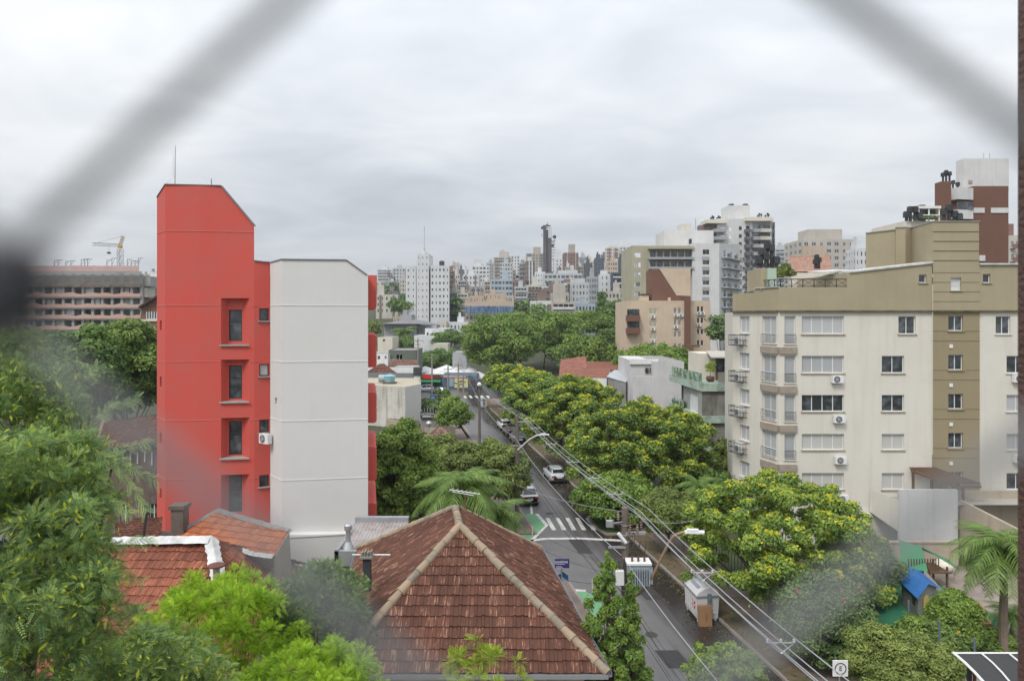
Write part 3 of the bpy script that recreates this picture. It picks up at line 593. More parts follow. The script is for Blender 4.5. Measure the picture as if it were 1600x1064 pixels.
# ------------------------------------------------------------------ tiled roofs
class Tiles:
    def __init__(s, seed=1): s.v = []; s.f = []; s.r = []; s.t = []; s.g = random.Random(seed)
    def slope(s, pts, tw=.24, tl=.34, prof=((0, 0), (.14, .032), (.36, .032), (.5, .004), (.78, -.004), (1, 0)), lift=.045):
        """pts: planar polygon, first two points are the eave (left to right seen from outside)"""
        P0 = Vector(pts[0]); e = (Vector(pts[1]) - P0).normalized(); nrm = e.cross(Vector(pts[-1]) - P0).normalized()
        if nrm.z < 0: nrm = -nrm
        up = nrm.cross(e).normalized()
        if up.z < 0: up = -up
        q = [((Vector(p) - P0).dot(e), (Vector(p) - P0).dot(up)) for p in pts]; vmax = max(a[1] for a in q)
        def rng_(v):
            us = []
            for (a, b), (c, d) in zip(q, q[1:] + q[:1]):
                if (b - v) * (d - v) <= 0 and abs(b - d) > 1e-6: us.append(a + (c - a) * (v - b) / (d - b))
            return (min(us), max(us)) if us else (0, 0)
        rows = int(vmax / tl) + 1
        for j in range(rows):
            v0 = j * tl; v1 = min(v0 + tl * 1.06, vmax - .001); v0c = min(max(v0, .002), vmax - .002)
            if v1 <= v0c: continue
            a0, b0 = rng_(v0c); a1, b1 = rng_(v1); lo = min(a0, a1); hi = max(b0, b1); k0 = int(math.floor(lo / tw)); k1 = int(math.ceil(hi / tw)); wob = s.g.uniform(-.01, .01)
            for k in range(k0, k1):
                rr = s.g.random(); ox = s.g.uniform(0, 9); dz = s.g.uniform(-.006, .010); sk = s.g.uniform(-.012, .012) - (.05 if s.g.random() < .03 else 0); base = len(s.v); m = len(prof)
                for (vv, hh, (ra, rb)) in ((v0c, lift, (a0, b0)), (v1, .006, (a1, b1))):
                    for (fx, fh) in prof:
                        u = min(max((k + fx) * tw, ra), rb); p = P0 + e * u + up * (vv + (sk + wob if vv == v0c else 0)) + nrm * (fh + hh + dz); s.v.append(tuple(p)); s.t.append((u + ox, vv, 0))
                for (fx, fh) in prof:
                    u = min(max((k + fx) * tw, a0), b0); p = P0 + e * u + up * (v0c + sk + wob) + nrm * (fh + .004); s.v.append(tuple(p)); s.t.append((u + ox, v0c, 0))
                for i in range(m - 1):
                    s.f.append((base + i, base + i + 1, base + m + i + 1, base + m + i)); s.r.append(rr)
                    s.f.append((base + 2 * m + i, base + 2 * m + i + 1, base + i + 1, base + i)); s.r.append(rr * .4)
        return s
    def build(s, name, m, parent):
        o = base_of(parent); me = bpy.data.meshes.new(name); me.from_pydata([(a[0] - o.x, a[1] - o.y, a[2] - o.z) for a in s.v], [], s.f); me.materials.append(m)
        at = me.attributes.new('rnd', 'FLOAT', 'FACE'); at.data.foreach_set('value', s.r)
        tv = me.attributes.new('tuv', 'FLOAT_VECTOR', 'POINT'); tv.data.foreach_set('vector', [c for t in s.t for c in t]); me.update()
        return link(name, me, parent)
def ridge(parent, A, B, m, r=.13, L=.42, name='ridge_cap', seed=1, lift=.03):
    """overlapping half round ridge tiles"""
    A = Vector(A); B = Vector(B); d = (B - A); n = max(1, int(d.length / L)); d.normalize(); b = MB(); g = random.Random(seed); b.r = []
    side = d.cross(Vector((0, 0, 1))).normalized(); up = side.cross(d)
    for k in range(n):
        p = A + (B - A) * (k / n); q = A + (B - A) * ((k + 1.12) / n); r0 = r * g.uniform(1.0, 1.14); r1 = r * g.uniform(.82, .92); j = side * g.uniform(-.015, .015); i0 = len(b.v); t = g.random()
        for (c, rr) in ((p, r0), (q, r1)):
            for a in range(7):
                th = math.pi * (a / 6) * 1.1 - .05 * math.pi; b.v.append(tuple(c + j + up * (lift + rr * math.sin(th) - .05) + side * rr * math.cos(th)))
        for a in range(6): b.f.append((i0 + a, i0 + a + 1, i0 + 8 + a, i0 + 7 + a)); b.m.append(0); b.r.append(t)
        b.f.append(tuple(i0 + a for a in range(7))); b.m.append(0); b.r.append(t)
    return b.build(name, m, parent)
T_old = tilemat('old_brown_tile', (.065, .027, .018), (.145, .058, .036), (.42, .25, .17), (.30, .24, .18), .7)
T_red = tilemat('terracotta_tile', (.13, .045, .028), (.29, .095, .052), (.46, .22, .14), (.17, .11, .075), .6)
T_org = tilemat('orange_tile', (.26, .080, .035), (.48, .15, .055), (.50, .24, .13), (.14, .10, .075), .5)
T_spot = tilemat('spotted_tile', (.10, .055, .040), (.22, .11, .075), (.55, .47, .38), (.5, .44, .36), .9, .8)
T_pink = tilemat('faded_pink_tile', (.30, .17, .13), (.44, .27, .20), (.52, .40, .33), (.25, .2, .16), .5)
T_far = tilemat('far_red_tile', (.20, .085, .060), (.34, .145, .10), (.46, .30, .24), (.3, .2, .15), .4)
m_lich = mat('lichened_mortar', (.26, .22, .17), .9, dirt=.7, dcol=(.07, .065, .055), scale=9, attr=(.36, .27, .18), bump=.5); m_flash = mat('white_roof_membrane', (.62, .62, .61), .5, dirt=.7, dcol=(.22, .22, .22), scale=4, bump=1.0, bscale=7)
m_gut = mat('zinc_gutter', (.42, .43, .45), .4, metal=.5, dirt=.3, scale=4); m_beige = mat('beige_house_wall', (.42, .36, .28), .85, dirt=.4, streak=.4, bump=.3)
# --- the big hipped roof house
A = Vector((-5.15, 19.15, 7)); B = Vector((2.69, 19.15, 7)); C = Vector((1.22, 29.5, 7)); D = Vector((-6.65, 29.5, 7)); R1 = P(718, 822, 23.0); R2 = P(711, 794, 25.6)
hip = thing('hipped_roof_house', 'house with large weathered brown tiled hip roof in the middle foreground', 'house', ((A.x + B.x) / 2, 24, 0))
t = Tiles(3); t.slope([A, B, R1], .235, .335); t.slope([B, C, R2, R1], .235, .335); t.slope([D, A, R1, R2], .235, .335); t.slope([C, D, R2], .235, .335)
roof = t.build('roof', T_old, hip)
for i, (a, b2) in enumerate(((A, R1), (B, R1), (R1, R2), (C, R2), (D, R2))): ridge(roof, a + (Vector((0, 0, .02))), b2 + Vector((0, 0, .05)), m_lich, r=.135, seed=i)
b = MB()
for a, c in ((A, B), (B, C), (C, D), (D, A)):
    d = (c - a).normalized(); o = Vector((d.y, -d.x, 0)); b.obox(a + o * .01 + Vector((0, 0, -.10)), c - a, o * .11, (0, 0, .012)); b.obox(a + o * .11 + Vector((0, 0, -.10)), c - a, o * .012, (0, 0, .12)); b.obox(a + o * .001 + Vector((0, 0, -.10)), c - a, o * .01, (0, 0, .10))
b.build('gutter', m_gut, roof)
hc = [A + Vector((.55, .55, 0)), B + Vector((-.6, .55, 0)), C + Vector((-.6, -.5, 0)), D + Vector((.6, -.5, 0))]
b = MB(); n4 = [(hc[i], hc[(i + 1) % 4]) for i in range(4)]
for i, (a, c) in enumerate(n4):
    u = (c - a); W = u.length; u.normalize(); ops = [(3.4, 4.9, 3.6, 6.2), (5.4, 6.1, 4.2, 6.2)] if i == 0 else ([(2, 3.2, 4, 5.6), (6, 7.2, 4, 5.6)] if i in (1, 3) else [])
    b.wall((a.x, a.y, 0), u, (-u.y, u.x, 0), W, 0, 6.98, ops, .15, 0, 0)
    for q in ops: window(hip, Vector((a.x, a.y, q[2])) + u * q[0], u, q[1] - q[0], q[3] - q[2], 2, m_glass, m_wood, dep=.08)
b.build('wall', m_beige, hip)
b = MB(); b.face([A - Vector((0, 0, .04)), B - Vector((0, 0, .04)), C - Vector((0, 0, .04)), D - Vector((0, 0, .04))]); b.build('soffit', m_white, hip)
c = P(573, 898, 22.3)                                                   # chimney: square black flue with clay tiles on top
b = MB(); b.box(c.x - .11, c.y - .11, c.z - .5, c.x + .13, c.y + .13, c.z + .58, 0); b.box(c.x - .19, c.y - .19, c.z + .58, c.x + .21, c.y + .21, c.z + .64, 1)
for i in range(4): b.box(c.x - .17 + .095 * i, c.y - .14, c.z + .64, c.x - .11 + .095 * i, c.y + .14, c.z + .76 + .03 * (i % 2), 2)
b.tube([(c.x - .5, c.y + .1, c.z + .62), (c.x + .75, c.y + .1, c.z + .62)], .025, 6, 3)
b.build('chimney', [m_black, m_conc, m_lich, m_white], hip)
an = thing('tv_antenna', 'old rooftop television aerial on a mast behind the brown hip roof', 'antenna', (P(727, 806, 25.9).x, 25.9, 8)); a0 = P(727, 810, 25.9); a1 = P(727, 769, 25.9)
b = MB(); b.tube([a0 - Vector((0, 0, .5)), a1], .022, 6); b.build('mast', mat('rusty_pipe', (.16, .09, .06), .8), an)
b = MB(); bo = P(703, 765, 25.7), P(749, 772, 26.2); b.tube(bo, .02, 6); b.tube([P(706, 768, 25.9), P(740, 774, 25.6)], .014, 5)
for k in range(7):
    q = bo[0].lerp(bo[1], .05 + .15 * k); L = .38 - .03 * k; b.tube([q + Vector((-.06, -L, .05)), q + Vector((.06, L, -.02))], .008, 4)
b.build('boom', m_white, an)
# --- lean-to with corrugated roof and vent stack between the white wall and the house
lt = thing('lean_to', 'low annex with pale corrugated roof between the white block and the brown hip roof', 'annex', (-7, 31.5, 0))
x0, x1 = XW(537, 30), XW(640, 33); b = MB(); n = 60
for k in range(n):
    a = x0 + (x1 - x0) * k / n; c2 = x0 + (x1 - x0) * (k + 1) / n; h0 = .03 * math.sin(k * math.pi / 2); h1 = .03 * math.sin((k + 1) * math.pi / 2); b.face([(a, 29.2, 6.75 + h0), (c2, 29.2, 6.75 + h1), (c2, 32.6, 7.2 + h1), (a, 32.6, 7.2 + h0)])
b.build('roof', mat('stained_corrugated_sheet', (.40, .37, .36), .7, dirt=.8, dcol=(.18, .12, .10), streak=.4, scale=3), lt)
b = MB(); b.box(x0, 29.25, 0, x1, 32.9, 6.6); b.build('wall', m_beige, lt)
b = MB(); b.box(x0 - .1, 32.6, 7.0, x1, 32.9, 7.42); b.box(x0 - .15, 29.0, 6.62, x0 + .02, 32.6, 7.12); b.box(x0 - .15, 29.0, 6.4, x0 + .9, 29.2, 7.05); b.build('flashing', m_gut, lt)
c = P(544, 862, 29.6); b = MB(); b.lathe([(.34, -.1), (.33, .0), (.12, .45), (.11, .55), (.11, .95), (.17, .95), (.17, 1.15), (.1, 1.22)], c, 12); v = b.build('vent_stack', m_steel, lt, smooth=False)
# --- left neighbours: terracotta roofs
def simple_house(label, name='tiled_house', group=None, loc=(0, 0, 0)): return thing(name, label, 'house', loc, 0, group)
lh = simple_house('terracotta roofed house with white painted ridge, lower left behind the lime tree', loc=(-14, 26, 0))
ra = P(145, 845, 27.2); rb = P(330, 843, 27.0); ea = Vector((ra.x + .9, 22.2, 5.2)); eb = Vector((P(372, 1010, 22.2).x, 22.2, 5.2))
t = Tiles(8); t.slope([ea, eb, rb, ra], .25, .40); bk = Vector((rb.x + 2.3, 31.5, 5.4)); t.slope([eb, bk, rb], .25, .40); t.slope([Vector((bk.x, 32, 5.4)), Vector((ea.x, 32, 5.4)), ra, rb], .25, .4)
rf = t.build('roof', T_red, lh)
def flashing(parent, pts, wd, seed, zup=.1, m=m_flash):
    g = random.Random(seed); b = MB(); n = 26
    for A_, B_ in zip(pts, pts[1:]):
        A_ = Vector(A_); B_ = Vector(B_); d = (B_ - A_).normalized(); s = d.cross(Vector((0, 0, 1))).normalized(); prev = None
        for k in range(n + 1):
            p = A_.lerp(B_, k / n); a = p + s * (wd * g.uniform(.85, 1.15)) + Vector((0, 0, zup - wd * .5)); m_ = p + Vector((0, 0, zup + .05 + g.uniform(-.02, .03))); c = p - s * (wd * g.uniform(.85, 1.15)) + Vector((0, 0, zup - wd * .45))
            if prev: b.face([prev[0], a, m_, prev[1]]); b.face([prev[1], m_, c, prev[2]])
            prev = (a, m_, c)
    return b.build('ridge_flashing', m, parent)
flashing(rf, [ra, rb], .30, 1); flashing(rf, [rb, rb.lerp(eb, .42)], .26, 2)
b = MB(); b.box(ea.x + .6, 22.8, 0, eb.x - .5, 31.2, 5.1); b.build('wall', m_beige, lh)
q = P(338, 889, 25.0); b = MB(); b.lathe([(.12, -.6), (.12, .1)], q, 10, 0); b.lathe([(.30, .1), (.30, .16), (.05, .2)], q, 14, 1); b.build('flue', [m_steel, mat('rusty_cap', (.14, .06, .045), .8)], lh)
q = P(224, 838, 28.2); b = MB(); b.tube([q, q + Vector((.12, 0, .95))], .06, 8); b.lathe([(.1, .9), (.12, 1.0), (.05, 1.1)], q + Vector((.12, 0, 0)), 8); b.build('vent_pipe', m_black, lh)
oh = simple_house('orange tiled house with grey mortared ridge and square chimney in front of the red tower', loc=(-11, 30, 0))
o1 = P(340, 798, 32); o2 = P(452, 831, 29.2); o3 = P(428, 872, 27.7); o4 = P(258, 846, 30.6)
t = Tiles(9); t.slope([o4, o3, o2, o1], .30, .36); l1 = P(352, 853, 28.9); l2 = P(428, 874, 27.6); l3 = P(420, 985, 24.2); l4 = P(372, 925, 25.2)
t.build('roof', T_org, oh); t = Tiles(10); t.slope([l4, l3, l2, l1], .30, .36); t.build('roof', T_org, oh); t = Tiles(10); t.slope([Vector((-11.0, 31.8, 6.9)), Vector((-16, 34.5, 6.6)), o1, o2], .3, .36); rf = t.build('roof', T_org, oh)
m_mort = mat('grey_mortar', (.26, .255, .245), .9, dirt=.7, dcol=(.12, .12, .115), scale=5, bump=1, bscale=9)
flashing(rf, [o1, o2], .17, 3, .08, m_mort); flashing(rf, [o1, o4], .12, 4, .08, m_mort); flashing(rf, [P(352, 853, 28.8), P(398, 868, 28), o3], .14, 5, .1)
b = MB(); b.face([o3, Vector((o3.x, o3.y, 4)), Vector((o2.x + .1, o2.y + .3, 4)), o2]); b.box(-15.6, 31.4, 0, -11.6, 33.3, 6.5); b.box(-11.3, 25.2, 0, -10.0, 30.3, 6.3); b.build('wall', m_beige, oh)
q = P(281, 826, 31); b = MB(); b.box(q.x - .28, q.y - .28, q.z - 1, q.x + .28, q.y + .28, q.z + .95); b.box(q.x - .36, q.y - .36, q.z + .95, q.x + .36, q.y + .36, q.z + 1.12); b.build('chimney', mat('sooty_brick', (.15, .125, .105), .9, dirt=.7, dcol=(.05, .045, .04), scale=4, bump=.6), oh)
# white verge wall and small roofs
bh = simple_house('dark dilapidated villa with brown hip roof left of the red tower', loc=(-30, 52, 0))
k1 = P(161, 659, 53.5); k2 = P(213, 652, 54.5); k3 = P(262, 664, 52); e1 = P(122, 676, 52.5); e2 = P(147, 706, 46.9); e3 = P(262, 690, 46.9); k3 = Vector((e3.x + 1, k1.y, k1.z))
t = Tiles(11); t.slope([e2, e3, k3, k1], .30, .40); e1 = Vector((e2.x - 2.6, 60, e2.z)); t.slope([e1, e2, k1], .3, .4); t.slope([Vector((e3.x, 60, e2.z)), e1, k1, k3], .3, .4); rf = t.build('roof', T_old, bh); ridge(rf, e2, k1, m_lich, r=.15); ridge(rf, k1, k3, m_lich, r=.15)
m_dil = mat('stained_old_plaster', (.20, .15, .125), .95, dirt=.9, dcol=(.06, .055, .05), streak=.7, scale=1.5)
b = MB(); ops = [(.9 + 2.0 * i, 1.5 + 2.0 * i, 2.4, 4.0) for i in range(3)]; b.wall((e2.x + .5, 47.6, 0), (1, 0, 0), (0, 1, 0), 6.2, 0, e2.z - .02, ops, .2); b.wall((e2.x + .5, 59, 0), (0, -1, 0), (1, 0, 0), 11.4, 0, e2.z - .02, [], .2); b.box(e2.x + 6.7, 47.6, 0, e2.x + 6.9, 59, e2.z - .05); b.build('wall', m_dil, bh)
for o_ in ops: window(bh, (e2.x + .5 + o_[0], 47.6, o_[2]), (1, 0, 0), .6, 1.6, 2, m_glass, m_white, dep=.1)
b = MB()
for i in range(12): b.box(e2.x + .6 + i * .5, 47.5, e2.z - 1.05 + .12 * (i % 3), e2.x + .68 + i * .5, 47.58, e2.z - .12)
b.build('eave_bracket', m_white, bh)
lo = simple_house('low brown tiled outbuilding between the big near tree and the red tower', 'outbuilding', loc=(-20, 33, 0))
t = Tiles(12); t.slope([P(180, 842, 31.5), P(252, 838, 31.5), P(252, 790, 34), P(180, 814, 34)], .26, .36); t.build('roof', T_old, lo)
b = MB(); b.box(XW(182, 32), 31.9, 0, XW(250, 32), 34.5, 6.2); b.build('wall', m_dil, lo)
# ------------------------------------------------------------------ white and red apartment building
m_red = mat('red_paint', (.57, .088, .068), .75, dirt=.45, dcol=(.44, .13, .11), scale=2, streak=.22, bump=.35, bscale=30); m_wht = mat('offwhite_render', (.63, .625, .61), .8, dirt=.22, dcol=(.50, .49, .47), streak=.10, scale=1.2, bump=.25)
m_band = mat('pink_joint', (.60, .16, .13), .8); m_bandw = mat('white_joint', (.68, .67, .65), .8); m_cope = mat('grey_coping', (.16, .15, .15), .7)
rbd = thing('apartment_building', 'red and white painted mid rise block with slanted tower top, left of centre', 'apartment building', (-11, 38, 0))
def vface(b, pa, pb, da, db, ytops, m=0, zb=0, n=None):
    """vertical wall from pixel column pa at depth da to pb at db; ytops rows of the top at each end"""
    A_ = P(pa, ytops[0], da); B_ = P(pb, ytops[1], db); b.face([(A_.x, A_.y, zb), (B_.x, B_.y, zb), B_, A_], m)
f1 = (245, 37.6); f2 = (258, 36.3); f3 = (311, 36.45); f4 = (397, 36.9); f5 = (422, 37.3)
def wallpx(b, a, c, ops_px, ztop, m=0, mr=None, dep=.35, z0=0, mg=None):
    A_ = Vector((XW(*a), a[1], 0)); B_ = Vector((XW(*c), c[1], 0)); u = (B_ - A_); W = u.length; u.normalize(); n_ = Vector((-u.y, u.x, 0)); ops = []
    for (p0, p1, q0, q1) in ops_px:
        dm = (a[1] + c[1]) / 2; f0 = (p0 - a[0]) / (c[0] - a[0]); f1_ = (p1 - a[0]) / (c[0] - a[0]); d0 = a[1] + (c[1] - a[1]) * f0
        ops.append((f0 * W, f1_ * W, ZW(q1, d0), ZW(q0, d0)))
    b.wall(A_, u, n_, W, z0, ztop, ops, dep, m, mr, mg); return A_, u, n_, ops
rows = [(466, 539, 484, 533), (562, 628, 571, 623), (653, 716, 658, 711), (742, 812, 742, 800)]
zt1 = ZW(353, 36.7); zs = ZW(408, 37.0)
b = MB()
smallslots = [(249.5, 252.5, 501, 516), (249.5, 252.5, 588, 604), (249.5, 252.5, 675, 691), (249.5, 252.5, 762, 778)]
wallpx(b, f1, f2, smallslots, ZW(350, 37), 0); wallpx(b, f2, f3, [], zt1, 0)
u34 = wallpx(b, f3, f4, [(345, 390, r[0], r[1]) for r in rows], zs, 0, dep=.0)
sm = [(405, 420, 482, 501), (405, 420, 569, 588), (405, 420, 656, 676), (405, 420, 743, 761)]
A5, u5, n5, o5 = wallpx(b, f4, f5, [s_ for s_ in sm], zs, 0, dep=.14)
# tower head above the shoulder: slanted gable outline with thickness
A_ = lambda px, py, dd: P(px, py, dd)
b.face([(XW(*f1), f1[1], ZW(350, 37)), (XW(*f2), f2[1], ZW(350, 37)), P(258, 289, f2[1]), P(245, 309, f1[1])])
b.face([(XW(*f2), f2[1], zt1), (XW(*f3), f3[1], zt1), P(311, 290, f3[1]), P(258, 289, f2[1])])
b.face([(XW(*f3), f3[1], zs), (XW(*f4), f4[1], zs), P(397, 353, f4[1]), P(345, 291, 36.62), P(311, 290, f3[1])])
bd = Vector((-.44, 1, 0)).normalized() * 5.0
for (p, q) in ((P(258, 289, f2[1]), P(345, 291, 36.62)), (P(345, 291, 36.62), P(397, 353, f4[1])), (P(245, 309, f1[1]), P(258, 289, f2[1]))): b.face([p, q, q + bd, p + bd])
tp = P(397, 353, f4[1]); lw = Vector((tp.x, tp.y, zs)); b.face([tp, lw, lw + bd, tp + bd])
a = P(245, 309, f1[1]); a0 = Vector((a.x, a.y, 0)); b.face([a0, a, a + bd, a0 + bd])
# splayed niches around the tall windows
for (y0, y1, w0, w1) in rows:
    d3 = 36.63; d4 = 36.86; zt = ZW(y0, 36.7); zb = ZW(y1, 36.7); L = Vector((XW(345, d3), d3, 0)); Rr = Vector((XW(390, d4), d4, 0)); n_ = u34[2]; wl = Vector((XW(355.5, 37.1), 37.1, 0)); wr = Vector((XW(379.5, 37.2), 37.2, 0))
    up = lambda v, z: Vector((v.x, v.y, z))
    b.face([up(L, zb), up(wl, zb), up(wl, zt), up(L, zt)]); b.face([up(wr, zb), up(Rr, zb), up(Rr, zt), up(wr, zt)]); b.face([up(L, zt), up(wl, zt), up(wr, zt), up(Rr, zt)]); b.face([up(L, zb), up(Rr, zb), up(wr, zb), up(wl, zb)])
    uw = (wr - wl).normalized(); Ww = (wr - wl).length; wz0 = ZW(w1, 37.1); wz1 = ZW(w0, 37.1); b.wall(wl, uw, (-uw.y, uw.x, 0), Ww, zb, zt, [(.06, Ww - .05, wz0, wz1)], .12)
    window(rbd, up(wl, wz0) + uw * .06, uw, Ww - .11, wz1 - wz0, 1, m_glass, m_dk, dep=.03, bar=.62)
    sb = MB(); sb.prism([(L.x - .05, L.y - .12), (Rr.x + .02, Rr.y - .12), (wr.x, wr.y), (wl.x, wl.y)], zb - .06, zb + .02); sb.build('sill', m_stone, rbd)
b.build('wall', m_red, rbd, )
for o_ in o5: window(rbd, A5 + u5 * o_[0] + Vector((0, 0, o_[2])), u5, o_[1] - o_[0], o_[3] - o_[2], 1, m_glass if o_ is not o5[1] else m_blind, m_dk, sill=m_stone, dep=.05)
# horizontal joints, coping
def band(parent, chain, z, m, name='band_course', h=.035, out=.02):
    sb = MB()
    for (pa, da), (pb, db) in zip(chain, chain[1:]):
        a_ = Vector((XW(pa, da), da, z)); c_ = Vector((XW(pb, db), db, z)); u = (c_ - a_); nn = Vector((u.y, -u.x, 0)).normalized(); sb.obox(a_ - u.normalized() * 0, u, nn * out, (0, 0, h))
    return sb.build(name, m, parent)
band(rbd, [f1, f2, f3, f4], ZW(362, 36.5), m_band)
for y in (478, 565, 656, 747): band(rbd, [f1, f2, f3, (344.5, 36.63)], ZW(y, 36.7), m_band); band(rbd, [(390.5, 36.86), f4, (404, 37.0)], ZW(y, 36.9), m_band)
g1 = (422.3, 36.6); g2 = (440, 35.3); g3 = (575, 36.0)
b = MB(); zw = ZW(430, g3[1]); b2_ = Vector((-.30, 1, 0)).normalized()
wallpx(b, g1, g2, [(429.5, 433, 621, 631)], ZW(430, 36), dep=.3)
A_w, u_w, n_w, _ = wallpx(b, g2, g3, [], zw)
q1 = P(422.3, 411, g1[1]); q2 = P(440, 406, g2[1]); q3 = P(541, 407, 35.83); q4 = P(573, 430, g3[1] - .01); zz = ZW(430, 36)
b.face([(XW(*g1), g1[1], zz), (XW(*g2), g2[1], zz), q2, q1]); b.face([(XW(*g2), g2[1], zw), (XW(*g3), g3[1], zw), q4, q3, q2])
for p, q in ((q1, q2), (q2, q3), (q3, q4)): b.face([p, q, q + b2_ * 7, p + b2_ * 7])
e_ = Vector((XW(*g3), g3[1], 0)); b.face([e_, e_ + b2_ * 7, e_ + b2_ * 7 + Vector((0, 0, zw)), e_ + Vector((0, 0, zw))])
for pz in ((q1, 0),): b.face([Vector((q1.x, q1.y, 0)), q1, q1 + b2_ * 2, Vector((q1.x, q1.y, 0)) + b2_ * 2])
lw0 = Vector((XW(450, 34.9), 34.9, 0)); lw1 = Vector((XW(575, 35.6), 35.6, 0)); b.face([lw0, lw1, lw1 + Vector((0, 0, ZW(835, 35.4))), lw0 + Vector((0, 0, ZW(835, 35)))]); b.face([lw0 + Vector((0, 0, ZW(835, 35))), lw1 + Vector((0, 0, ZW(835, 35.4))), lw1 + Vector((0, .5, ZW(835, 35.4))), lw0 + Vector((0, .5, ZW(835, 35)))])
b.build('end_wall', m_wht, rbd)
for y in (478, 565, 656, 747): band(rbd, [g1, g2, g3], ZW(y, 35.9), m_bandw)
band(rbd, [(450, 34.88), (575, 35.58)], ZW(837, 35.2), m_bandw, h=.06)
b = MB()
for p, q in ((P(397, 408, f4[1]), P(424, 411, f5[1])), (q1, q2), (q2, q3), (q3, q4), (P(245, 309, f1[1]), P(258, 289, f2[1])), (P(258, 289, f2[1]), P(345, 291, 36.62)), (P(345, 291, 36.62), P(397, 353, f4[1]))):
    d = (q - p); b.obox(p + Vector((0, -.06, .0)), d, (0, .3, 0), (0, 0, .05))
b.build('coping', m_cope, rbd)
for k, (y0, y1) in enumerate(((430, 483), (523, 574), (613, 661), (698, 751), (786, 833))):         # red balcony ends with rounded corners
    dd = 36.6; x0 = XW(574, dd); x1 = XW(588.5, dd); z1 = ZW(y0, dd); z0 = ZW(y1, dd); r = .17; poly = [(x0, z0), (x1 - r, z0)] + [(x1 - r + r * math.cos(a), z0 + r + r * math.sin(a)) for a in (-1.2, -.6, 0)] + [(x1, (z0 + z1) / 2 - .1), (x1 - .04, (z0 + z1) / 2), (x1, (z0 + z1) / 2 + .1)] + [(x1 - r + r * math.cos(a), z1 - r + r * math.sin(a)) for a in (0, .6, 1.2)] + [(x1 - r, z1), (x0, z1)]
    sb = MB(); i = len(poly); sb.v = [(p[0], dd, p[1]) for p in poly] + [(p[0] - 1.1, dd + 5.2, p[1]) for p in poly]; sb.f = [tuple(range(i)), tuple(range(2 * i - 1, i - 1, -1))] + [(a + i, (a + 1) % i + i, (a + 1) % i, a) for a in range(i)]; sb.m = [0] * len(sb.f); sb.build('balcony', m_red, rbd)
ac_m = [m_alum, m_dk, m_white]
def ac_mesh():
    b = MB(); b.box(-.42, -.30, 0, .42, 0, .56, 0); b.lathe([(.235, 0), (.235, .012)], (0, 0, 0), 18, 1)
    k = len(b.v) - 36
    for i in range(k, len(b.v)): x, y, z = b.v[i]; b.v[i] = (x - .08, -.302 - z, y + .28)
    for rr in (.08, .15): 
        pts = [(-.08 + rr * math.cos(t * .5236), -.318, .28 + rr * math.sin(t * .5236)) for t in range(13)]; b.tube(pts, .008, 4, 2, cap=False)
    for t in range(6): b.tube([(-.08, -.32, .28), (-.08 + .23 * math.cos(t * 1.047), -.32, .28 + .23 * math.sin(t * 1.047))], .006, 4, 2)
    for s_ in (-.3, .3): b.box(s_ - .02, -.3, -.04, s_ + .02, .0, 0, 1)
    o = b.build('air_conditioner', ac_m); me = o.data; bpy.data.objects.remove(o); return me
AC = ac_mesh()
def ac(label, px, py, d, group, rz=0, s=1.0):
    c = P(px, py, d); o = link('air_conditioner', AC, None, (c.x, c.y, c.z), rz); o.scale = (s, s, s); return tag(o, label, 'air conditioner', group)
ac('white air conditioner on the corner between red and white walls', 418, 692, 36.4, None, R(-35), .9)
b = MB(); p = P(273, 289, 37.5); b.tube([p - Vector((0, 0, .3)), P(274, 228, 37.5)], [.035, .018], 6); b.tube([P(258, 288, 37), P(266, 283, 37.3), P(270, 275, 37.5), P(270.5, 240, 37.5)], .010, 4)
for k in range(4): q = P(274, 276 - 13 * k, 37.5); b.tube([q, q + Vector((-.12, 0, 0))], .008, 4)
b.build('lightning_rod', m_steel, rbd); b = MB(); p = P(330, 291, 37.2); b.tube([p, p + Vector((0, 0, .4))], .02, 5); b.build('vent_pipe', m_dk, rbd)
# ------------------------------------------------------------------ cream apartment block on the right
m_crm = mat('cream_render_wall', (.66, .63, .565), .8, dirt=.22, dcol=(.46, .40, .32), streak=.22, bump=.25); m_tan = mat('tan_render', (.37, .32, .215), .85, dirt=.3, dcol=(.24, .20, .13), streak=.15, bump=.3)
m_olv = mat('olive_render', (.30, .25, .155), .85, dirt=.25, dcol=(.20, .165, .10), streak=.1, bump=.3); m_peb = mat('pebble_band', (.36, .30, .245), .9, dirt=.5, scale=8, bump=.8); m_moss = mat('mossy_ledge', (.16, .13, .085), .95, dirt=.9, dcol=(.03, .03, .022), scale=3, bump=1)
cb_ = thing('apartment_building', 'cream and tan five storey apartment block with olive column, right side', 'apartment building', (27, 56, 0))
ZB = ZW(487, 51)
c0 = (1145, 56.6); c1 = (1217, 51.0); c2 = (1457, 51.0); c3 = (1530, 51.0); c4 = (1660, 51.0)
def rowz(q0, q1): return ZW(q1, 51), ZW(q0, 51)
RW = [(494, 522), (556, 583), (617, 643), (678, 703), (739, 765)]
b = MB(); A_ = Vector((XW(*c0), c0[1], 0)); B_ = Vector((XW(*c1), c1[1], 0)); u = (B_ - A_); Wf = u.length; u.normalize(); nn = Vector((-u.y, u.x, 0)); uf, nf_, Af = u, nn, A_
def fx(px):   # distance along the facet of the photo column px
    k = (px - 800) / F; return (k * A_.y - A_.x) / (u.x - k * u.y)
ops1 = []; Lw = []
for i, (q0, q1) in enumerate(RW):
    z0, z1 = rowz(q0, q1); ops1.append((fx(1156), fx(1171), z0 - .02, z1)); Lw.append(('b', ops1[-1]))
    ops1.append((fx(1191), fx(1213), z0 - .72, z1)); Lw.append(('c' if i in (1, 2) else ('b' if i < 4 else 'd'), ops1[-1]))
b.wall(A_, u, nn, Wf, 0, ZB, ops1, .16)
